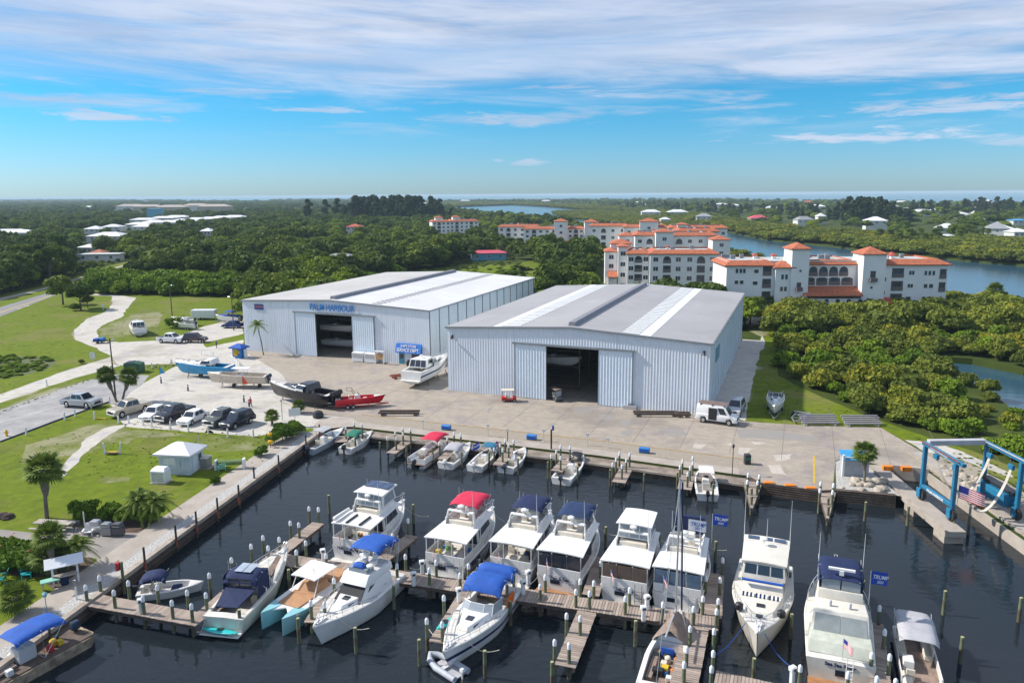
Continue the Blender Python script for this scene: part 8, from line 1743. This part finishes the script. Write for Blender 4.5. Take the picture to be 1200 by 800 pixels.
fence((236, 416), (250, 418), 'white board fence below the parked dark estate car'); fence((270, 419), (281, 430), 'white fence slanting behind the blue cruiser'); fence((215, 430), (222, 426), 'short white fence length beyond the dumpster')
# blue booth
p = P(281, 419); t = empty('kiosk', (p.x, p.y, 0), -.35, 'yellow and blue vending booth with a bright blue roof at the hall corner', 'kiosk'); MB().box(-1.1, 1.1, -.8, .8, 0, 2.2).build('body', m_sign, t, bevel=.04); MB().box(-.8, .2, -.83, -.8, .5, 1.9).build('yellow_panel', m_yel, t); MB().lathe([(.3, 0), (.3, .03)], 12, m=Matrix.Translation((.5, -.8, 1.3)) @ Matrix.Rotation(math.pi / 2, 4, 'X')).build('emblem', m_yel, t); mb = MB(); hip(mb, -1.1, 1.1, -.8, .8, 2.25, .7, .5); mb.build('roof', m_royal, t); MB().box(1.3, 1.7, -.3, .3, 0, 1.9).build('side_panel', m_wtext, t)
# front of lettered hall: service sign, door, ac units, bin
def hp(org, x, y=0, z=0): return org + V * x - U * y + Vector((0, 0, z))
o = hp(H1, 39.4, .9); t = empty('service_awning', o, -UA, 'blue awning sign reading SERVICE DEPT over the shop door', 'sign')
MB().hexa([(-3.4, 0, 2.5), (3.4, 0, 2.5), (3.4, .75, 2.5), (-3.4, .75, 2.5)], [(-3.4, .55, 4.3), (3.4, .55, 4.3), (3.4, .8, 4.3), (-3.4, .8, 4.3)]).build('awning', m_bm if False else M('awning blue', (.01, .16, .60), .6), t)
tilt = Matrix.Rotation(math.pi / 2 - math.atan2(.55, 1.8), 4, 'X'); text("SHIP'S STORE", .72, m_wtext, t, Matrix.Translation((.0, .36, 3.85)) @ tilt); text('SERVICE DEPT.', .95, m_wtext, t, Matrix.Translation((0, .12, 3.05)) @ tilt); t.scale = (.8, 1, .95)
o = hp(H1, 37.6, .12); t = empty('shop_front', o, -UA, 'blue shop door and pale window under the awning', 'door'); MB().box(-.6, .6, 0, .08, 0, 2.3).build('door', M('teal blue door', (.05, .22, .34), .5), t); MB().box(-.35, .35, -.02, -.0, 1.1, 1.9).build('door_pane', m_glassb, t); MB().box(2.2, 4.6, 0, .08, 1.2, 2.1).build('window', m_glassb, t); MB().box(.4, .5, -.03, 0, 1.0, 1.2).build('handle', m_hub, t)
o = hp(H1, 39.6, 1.2); t = empty('litter_bin', o, 0, 'black litter bin beside the shop door', 'litter bin'); MB().lathe([(.3, 0), (.38, 1.0)], 10).build('bin', m_black, t); MB().lathe([(.4, 1.0), (.3, 1.15), (.03, 1.2)], 10).build('lid', m_black, t)
for k, x in enumerate((28.6, 31.4)):
    o = hp(H1, x, 1.0); t = empty('ice_machine', o, -UA, 'white steel ice chest against the lettered hall, ' + ('beside the sliding door' if k == 0 else 'beside the notice board'), 'ice chest', 'white ice chests'); MB().box(-1.25, 1.25, -.6, .6, .1, 1.9).build('cabinet', m_ped, t, bevel=.05); MB().box(-1.1, -.05, -.63, -.6, .9, 1.7).build('door', m_hub, t); MB().box(.05, 1.1, -.63, -.6, .9, 1.7).build('door', m_hub, t)
o = hp(H1, 33.6, 1.6); t = empty('notice_board', o, -UA, 'white framed notice board with tan panel before the lettered hall', 'notice board'); [MB().box(x - .07, x + .07, -.07, .07, 0, 2.4).build('post', m_wtext, t) for x in (-.9, .9)]; MB().box(-.85, .85, -.05, .05, .9, 2.1).build('board', M('cork tan', (.5, .3, .14), .8), t); MB().box(-1.05, 1.05, -.25, .25, 2.4, 2.55).build('roof', m_wtext, t)
# slip shed beside rock patch
p = P(1003, 558); t = empty('shed', (p.x, p.y, 0), -.1, 'low grey shed with a blue roof edge on the rock patch', 'shed'); MB().box(-1.7, 1.7, 0, 1.8, 0, 2.6).build('wall', M('grey shed wall', (.40, .43, .46), .7), t); MB().hexa([(-1.95, -.3, 2.3), (1.9, -.3, 2.3), (1.9, 2.1, 2.95), (-1.95, 2.1, 2.95)], [(-1.95, -.3, 2.4), (1.9, -.3, 2.4), (1.9, 2.1, 3.05), (-1.95, 2.1, 3.05)]).build('roof', m_bl, t); MB().box(-2.0, -1.7, -.2, .1, 0, 3.0).build('corner_post', m_wtext, t); t.scale = (.8, .8, .85)
mb = MB(); q = random.Random(3)
RG = 'loose rocks on the rock patch'
for k in range(26):
    px, py = q.choice([(1000, 571), (1025, 568), (1035, 572), (1010, 566), (1040, 562)]); p = P(px + q.uniform(-14, 14), py + q.uniform(-4, 4)); s = q.uniform(.25, .7)
    if not inpoly(p, PP([(979, 541), (1020, 549), (1055, 581), (980, 574)])): continue
    bm = bmesh.new(); bmesh.ops.create_icosphere(bm, subdivisions=2, radius=s)
    for v_ in bm.verts: v_.co *= 1 + .35 * mnoise.noise(v_.co * 2.5 + Vector((k, 0, 0))); v_.co.z *= .6
    me = bpy.data.meshes.new('rock'); bm.to_mesh(me); bm.free(); me.materials.append(M('pale rock', (.45, .40, .33), .95, col2=(.22, .19, .15), scale=1.5)); o = bpy.data.objects.new('rock', me); COL.objects.link(o); o.location = (p.x, p.y, s * .15); tagp(o, 'pale rough rock lying on the rock patch by the lift slip', 'rock', RG)
for k in range(70):
    px = q.uniform(1100, 1195); py = 552 + (px - 1100) * .48 + q.uniform(-13, 4); p = P(px, py); s = q.uniform(.2, .55)
    bm = bmesh.new(); bmesh.ops.create_icosphere(bm, subdivisions=1, radius=s)
    for v_ in bm.verts: v_.co *= 1 + .4 * mnoise.noise(v_.co * 2.5 + Vector((k, 0, 9))); v_.co.z *= .6
    me = bpy.data.meshes.new('rock'); bm.to_mesh(me); bm.free(); me.materials.append(MATS['pale rock']); o = bpy.data.objects.new('rock', me); COL.objects.link(o); o.location = (p.x, p.y, s * .1); tagp(o, 'brownish rock on the bank beside the lift pier', 'rock', 'rocks on the bank beside the lift pier')
# wall lights of the halls and debris pile
for org, x, z, lb in ((H2, .9, 9.0, 'dark wall lamp at the near corner of the grey roofed hall'), (H2, H2W - .9, 9.2, 'dark wall lamp by the far front corner of the grey roofed hall')):
    o = hp(org, x, .1, z); t = empty('wall_lamp', o, -UA, lb, 'lamp'); MB().box(-.15, .15, -.05, .1, 0, .4).build('bracket', m_black, t); MB().lathe([(.1, .2), (.3, -.15)], 8, (0, -.35, 0)).build('shade', m_black, t)
t = empty('junction_box', hp(H2, 30.6, .6), -UA, 'grey machine box against the grey roofed hall by its door', 'utility box'); MB().box(-1.0, 1.0, -.3, .3, 0, .6).build('box', m_hub, t, bevel=.05); MB().box(-.3, .3, -.2, .2, .6, 1.0).build('motor', m_steel, t, bevel=.05)
t = empty('billboard', hp(H2, H2W + .13, 0) + U * 9 , math.pi / 2 - UA, 'blue emblem board on the shaded side of the grey roofed hall', 'sign'); MB().box(-2.2, 2.2, 0, .08, 6.5, 8.6).build('board', M('teal emblem', (.15, .33, .42), .5), t)
# ---------------------------------------------------------------- garden plants
plant('sabal', P(55, 607), .98, 'tall sabal palm standing alone on the lawn', 'palm tree', k=0)
plant('sabal', P(137, 471), .86, 'first palm of the pair in front of the dark pole', 'palm tree', k=1); plant('sabal', P(143, 471), .84, 'second palm of the pair in front of the dark pole', 'palm tree', k=2)
for o, a in zip([o for o in COL.objects if str(o.get('label', '')).endswith('palm of the pair in front of the dark pole')], (-.28, .26)): o.rotation_euler = (0, a, 0)
plant('sabal', P(1013, 567), .70, 'sabal palm on the rock patch beside the grey shed', 'palm tree', k=0); plant('slim', P(309, 416), .95, 'slender bright palm leaning against the lettered hall', 'palm tree', k=0, rz=0)
plant('date', P(167, 611), .95, 'feathery palm with leaning trunk at the patio bed', 'palm tree', k=0); plant('date', P(184, 611), .9, 'feathery palm nearest the quay in the patio bed', 'palm tree', k=1); plant('date', P(92, 663), .8, 'single feathery palm in the mulch bed by the quay walk', 'palm tree', k=1)
plant('sabal', P(66, 676), .72, 'large palm of the clump beside the shelter', 'palm tree', k=1); plant('lowpalm', P(58, 672), 1.05, 'low palm of the clump beside the shelter', 'palm tree', k=0); plant('lowpalm', P(72, 668), .95, 'rear palm of the clump beside the shelter', 'palm tree', k=1)
plant('lowpalm', P(20, 719), .95, 'low bushy palm on the lawn at the lower quay', 'palm tree', k=0); plant('lowpalm', P(319, 497), .8, 'small palm on white ground by the parked row', 'palm tree', k=1); plant('lowpalm', P(350, 484), .75, 'yellowish small palm at the apron edge', 'palm tree', k=0)
sh_l = [(101, 607, 1.15, 'round dark bush behind the patio, farther from the quay'), (132, 608, 1.1, 'round dark bush behind the patio, middle one'), (152, 612, 1.1, 'round bush at the foot of the leaning feathery palm'), (176, 612, 1.0, 'round bush between the feathery palms'), (252, 566, .55, 'small round bush on the lawn by the quay'), (306, 534, .75, 'small round bush near the yellow buoys'), (332, 515, 1.35, 'big bush at the basin corner, main clump'), (346, 508, 1.1, 'bush at the basin corner nearest the walkway'), (322, 519, 1.0, 'low bush at the basin corner beside the parking'), (203, 384, 1.6, 'round bush at the foot of the yard lamp pole'), (210, 385, 1.2, 'second round bush by the yard trailers'), (88, 364, 1.3, 'bush at the foot of the verge pines')]
for x, y, s, lb in sh_l: plant('shrub', P(x, y), s, lb, 'bush', name='bush')
for k, (x, y) in enumerate(((-4, 655), (5, 660), (14, 664), (24, 667), (34, 668), (44, 668), (12, 652), (22, 657), (34, 660))):
    e = plant('shrub', P(x, y), 1.15, 'dark hedge bush with red flowers beside the patio', 'bush', 'red flowered hedge bushes', name='bush'); p = P(x, y)
    mb = MB(); q = random.Random(k)
    for j in range(4): a = q.uniform(0, 6.3); mb.lathe([(.02, 0), (.09, .04), (.02, .09)], 6, (math.cos(a) * 1.0 * q.random(), math.sin(a) * 1.0, q.uniform(1.0, 1.6)))
    mb.build('flowers', M('red flower', (.7, .06, .07), .6), e)['kind'] = 'stuff'
plant('dark', P(74, 357), .95, 'dark bushy pine of the verge pair, farther from the loop', 'tree', k=0); plant('dark', P(95, 363), .85, 'dark bushy pine of the verge pair, nearer the loop', 'tree', k=1); plant('dark', P(103, 361), .4, 'dense dark tree below the verge pines', 'tree', k=1)
for px, py in ((915, 378), (925, 379), (1005, 378), (1018, 378), (950, 379), (965, 380), (905, 384)): plant('broad', P(px, py), rnd.uniform(.45, .65), 'small green tree at the foot of the big white apartment block', 'tree', 'trees before the white apartment block')
plant('sabal', P(1163, 368), 1.2, 'lone palm on the river bank point', 'palm tree'); plant('slim', P(883, 372), 1.0, 'palm beside the path behind the grey hall', 'palm tree'); plant('sabal', P(902, 374), .9, 'second palm beside the path', 'palm tree')
for px in (733, 748, 762, 778): plant('broad', P(px, 345), rnd.uniform(.35, .5), 'small tree against the curved apartment block', 'tree', 'trees against the curved apartment block')
# ducks of colour: yellow buoys and marker
p = P(317, 524); t = empty('buoy_pole', (p.x, p.y, 0), 0, 'post with two yellow buoys on the lawn by the basin corner', 'buoy post'); MB().lathe([(.05, 0), (.05, 2.2)], 6).build('post', m_dk, t); [MB().lathe([(.05, z), (.3, z + .1), (.3, z + .4), (.05, z + .5)], 10).build('buoy', M('buoy yellow', (.75, .42, .01), .5), t, smooth=True) for z in (.5, 1.5)]
p = P(8, 511); t = empty('hydrant', (p.x, p.y, 0), 0, 'yellow fire hydrant beside the asphalt lane', 'hydrant'); MB().lathe([(.2, 0), (.2, .1), (.14, .12), (.14, .7), (.18, .75), (.05, .95)], 10).build('barrel', M('buoy yellow', (.75, .42, .01), .5), t, smooth=True); MB().box(-.28, .28, -.07, .07, .45, .6).build('nozzle', MATS['buoy yellow'], t)
def sailflag(px, py, lb, mt):
    p = P(px, py); t = empty('feather_flag', (p.x, p.y, 0), 0, lb, 'flag'); MB().lathe([(.03, 0), (.02, 2.6)], 6).build('pole', m_black, t); MB().add([(.02, 0, 1.1), (.9, .1, 1.2), (.02, 0, 2.6), (.02, .03, 1.1), (.9, .13, 1.2), (.02, .03, 2.6)], [(0, 1, 2), (5, 4, 3), (0, 3, 4, 1), (1, 4, 5, 2), (0, 2, 5, 3)]).build('cloth', mt, t)
sailflag(188, 445, 'bright blue pennant flag in the shell yard', m_bl); sailflag(285, 458, 'orange red pennant flag before the beige boat', M('orange pennant', (.75, .08, .02), .7))
for px, py, lb in ((2, 606, 'dark rock pile on the lawn beside the photo edge'), (9, 607, 'second dark rock on the lawn beside the photo edge')):
    p = P(px, py); bm = bmesh.new(); bmesh.ops.create_icosphere(bm, subdivisions=2, radius=.6); 
    for v_ in bm.verts: v_.co *= 1 + .4 * mnoise.noise(v_.co * 2); v_.co.z *= .6
    me = bpy.data.meshes.new('rock'); bm.to_mesh(me); bm.free(); me.materials.append(M('dark rock', (.07, .05, .045), .95)); o = bpy.data.objects.new('rock', me); COL.objects.link(o); o.location = (p.x, p.y, .15); tagp(o, lb, 'rock')
# people
def person(px, py, rz, shirt, legs, label, stride=.18):
    p = P(px, py); V_ = [(0, 0, .92), (0, 0, 1.15), (0, 0, 1.38), (0, 0, 1.52), (0, .02, 1.66), (0, 0, 1.76), (.1, 0, .88), (.11, stride * .6, .48), (.11, stride, .08), (.11, stride + .13, .04), (-.1, 0, .88), (-.11, -stride * .3, .48), (-.11, -stride * 1.3, .1), (-.11, -stride * 1.3 + .13, .04), (.2, 0, 1.40), (.26, -.04, 1.14), (.27, .06, .90), (.27, .1, .80), (-.2, 0, 1.40), (-.26, .04, 1.14), (-.27, .14, .92), (-.27, .18, .82)]
    R_ = [.135, .13, .155, .055, .10, .075, .10, .065, .045, .04, .10, .065, .045, .04, .065, .048, .035, .04, .065, .048, .035, .04]
    E_ = [(0, 1), (1, 2), (2, 3), (3, 4), (4, 5), (0, 6), (6, 7), (7, 8), (8, 9), (0, 10), (10, 11), (11, 12), (12, 13), (2, 14), (14, 15), (15, 16), (16, 17), (2, 18), (18, 19), (19, 20), (20, 21)]
    me = bpy.data.meshes.new('person'); me.from_pydata(V_, E_, []); o = bpy.data.objects.new('person', me); COL.objects.link(o)
    md = o.modifiers.new('skin', 'SKIN'); 
    for i, sv in enumerate(me.skin_vertices[0].data): sv.radius = (R_[i], R_[i] * (.75 if i < 3 else 1)); sv.use_root = (i == 0)
    o.modifiers.new('sub', 'SUBSURF').levels = 2; o.modifiers['sub'].render_levels = 2
    dg = bpy.context.evaluated_depsgraph_get(); m2 = bpy.data.meshes.new_from_object(o.evaluated_get(dg)); o.modifiers.clear(); o.data = m2; m2.materials.clear()
    for m_ in (M('skin', (.45, .27, .19), .6), shirt, legs, m_black): m2.materials.append(m_)
    for f in m2.polygons:
        c = f.center; f.use_smooth = True; f.material_index = 3 if c.z < .1 else 2 if c.z < .95 and (c.z > .5 or legs is not m_seat) and abs(c.x) < .22 else 0 if c.z < .95 or c.z > 1.47 else 1 if (abs(c.x) < .24 or c.z > 1.2) else 0
    o.location = (p.x, p.y, 0); o.rotation_euler.z = rz; tagp(o, label, 'person')
    h = MB().lathe([(.09, 1.60), (.112, 1.68), (.10, 1.76), (.03, 1.80)], 12, (0, -.015, 0)).build('hair', M('dark hair', (.05, .03, .02), .8), o, smooth=True)
person(294, 478, 2.9, M('red shirt', (.6, .02, .03), .8), M('dark shorts', (.06, .06, .08), .8), 'person in a red shirt walking across the shell yard')
person(254, 408, 1.2, M('navy shirt', (.05, .08, .16), .8), M('dark trousers', (.05, .06, .09), .8), 'person in dark clothes walking near the white fence')
# ---------------------------------------------------------------- haze
mb = MB(); mb.box(-32000, 42000, -400, 46000, -6, 34)
hm = bpy.data.materials.new('haze'); hm.use_nodes = True; ht = hm.node_tree; ht.nodes.clear()
ho = ht.nodes.new('ShaderNodeOutputMaterial'); hv = ht.nodes.new('ShaderNodeVolumePrincipled'); hv.inputs['Density'].default_value = .00010
hv.inputs['Color'].default_value = (.66, .86, 1, 1); ht.links.new(hv.outputs[0], ho.inputs['Volume'])
hz = mb.build('haze', hm); hz['kind'] = 'stuff'; hz['label'] = 'pale blue haze over the distance'
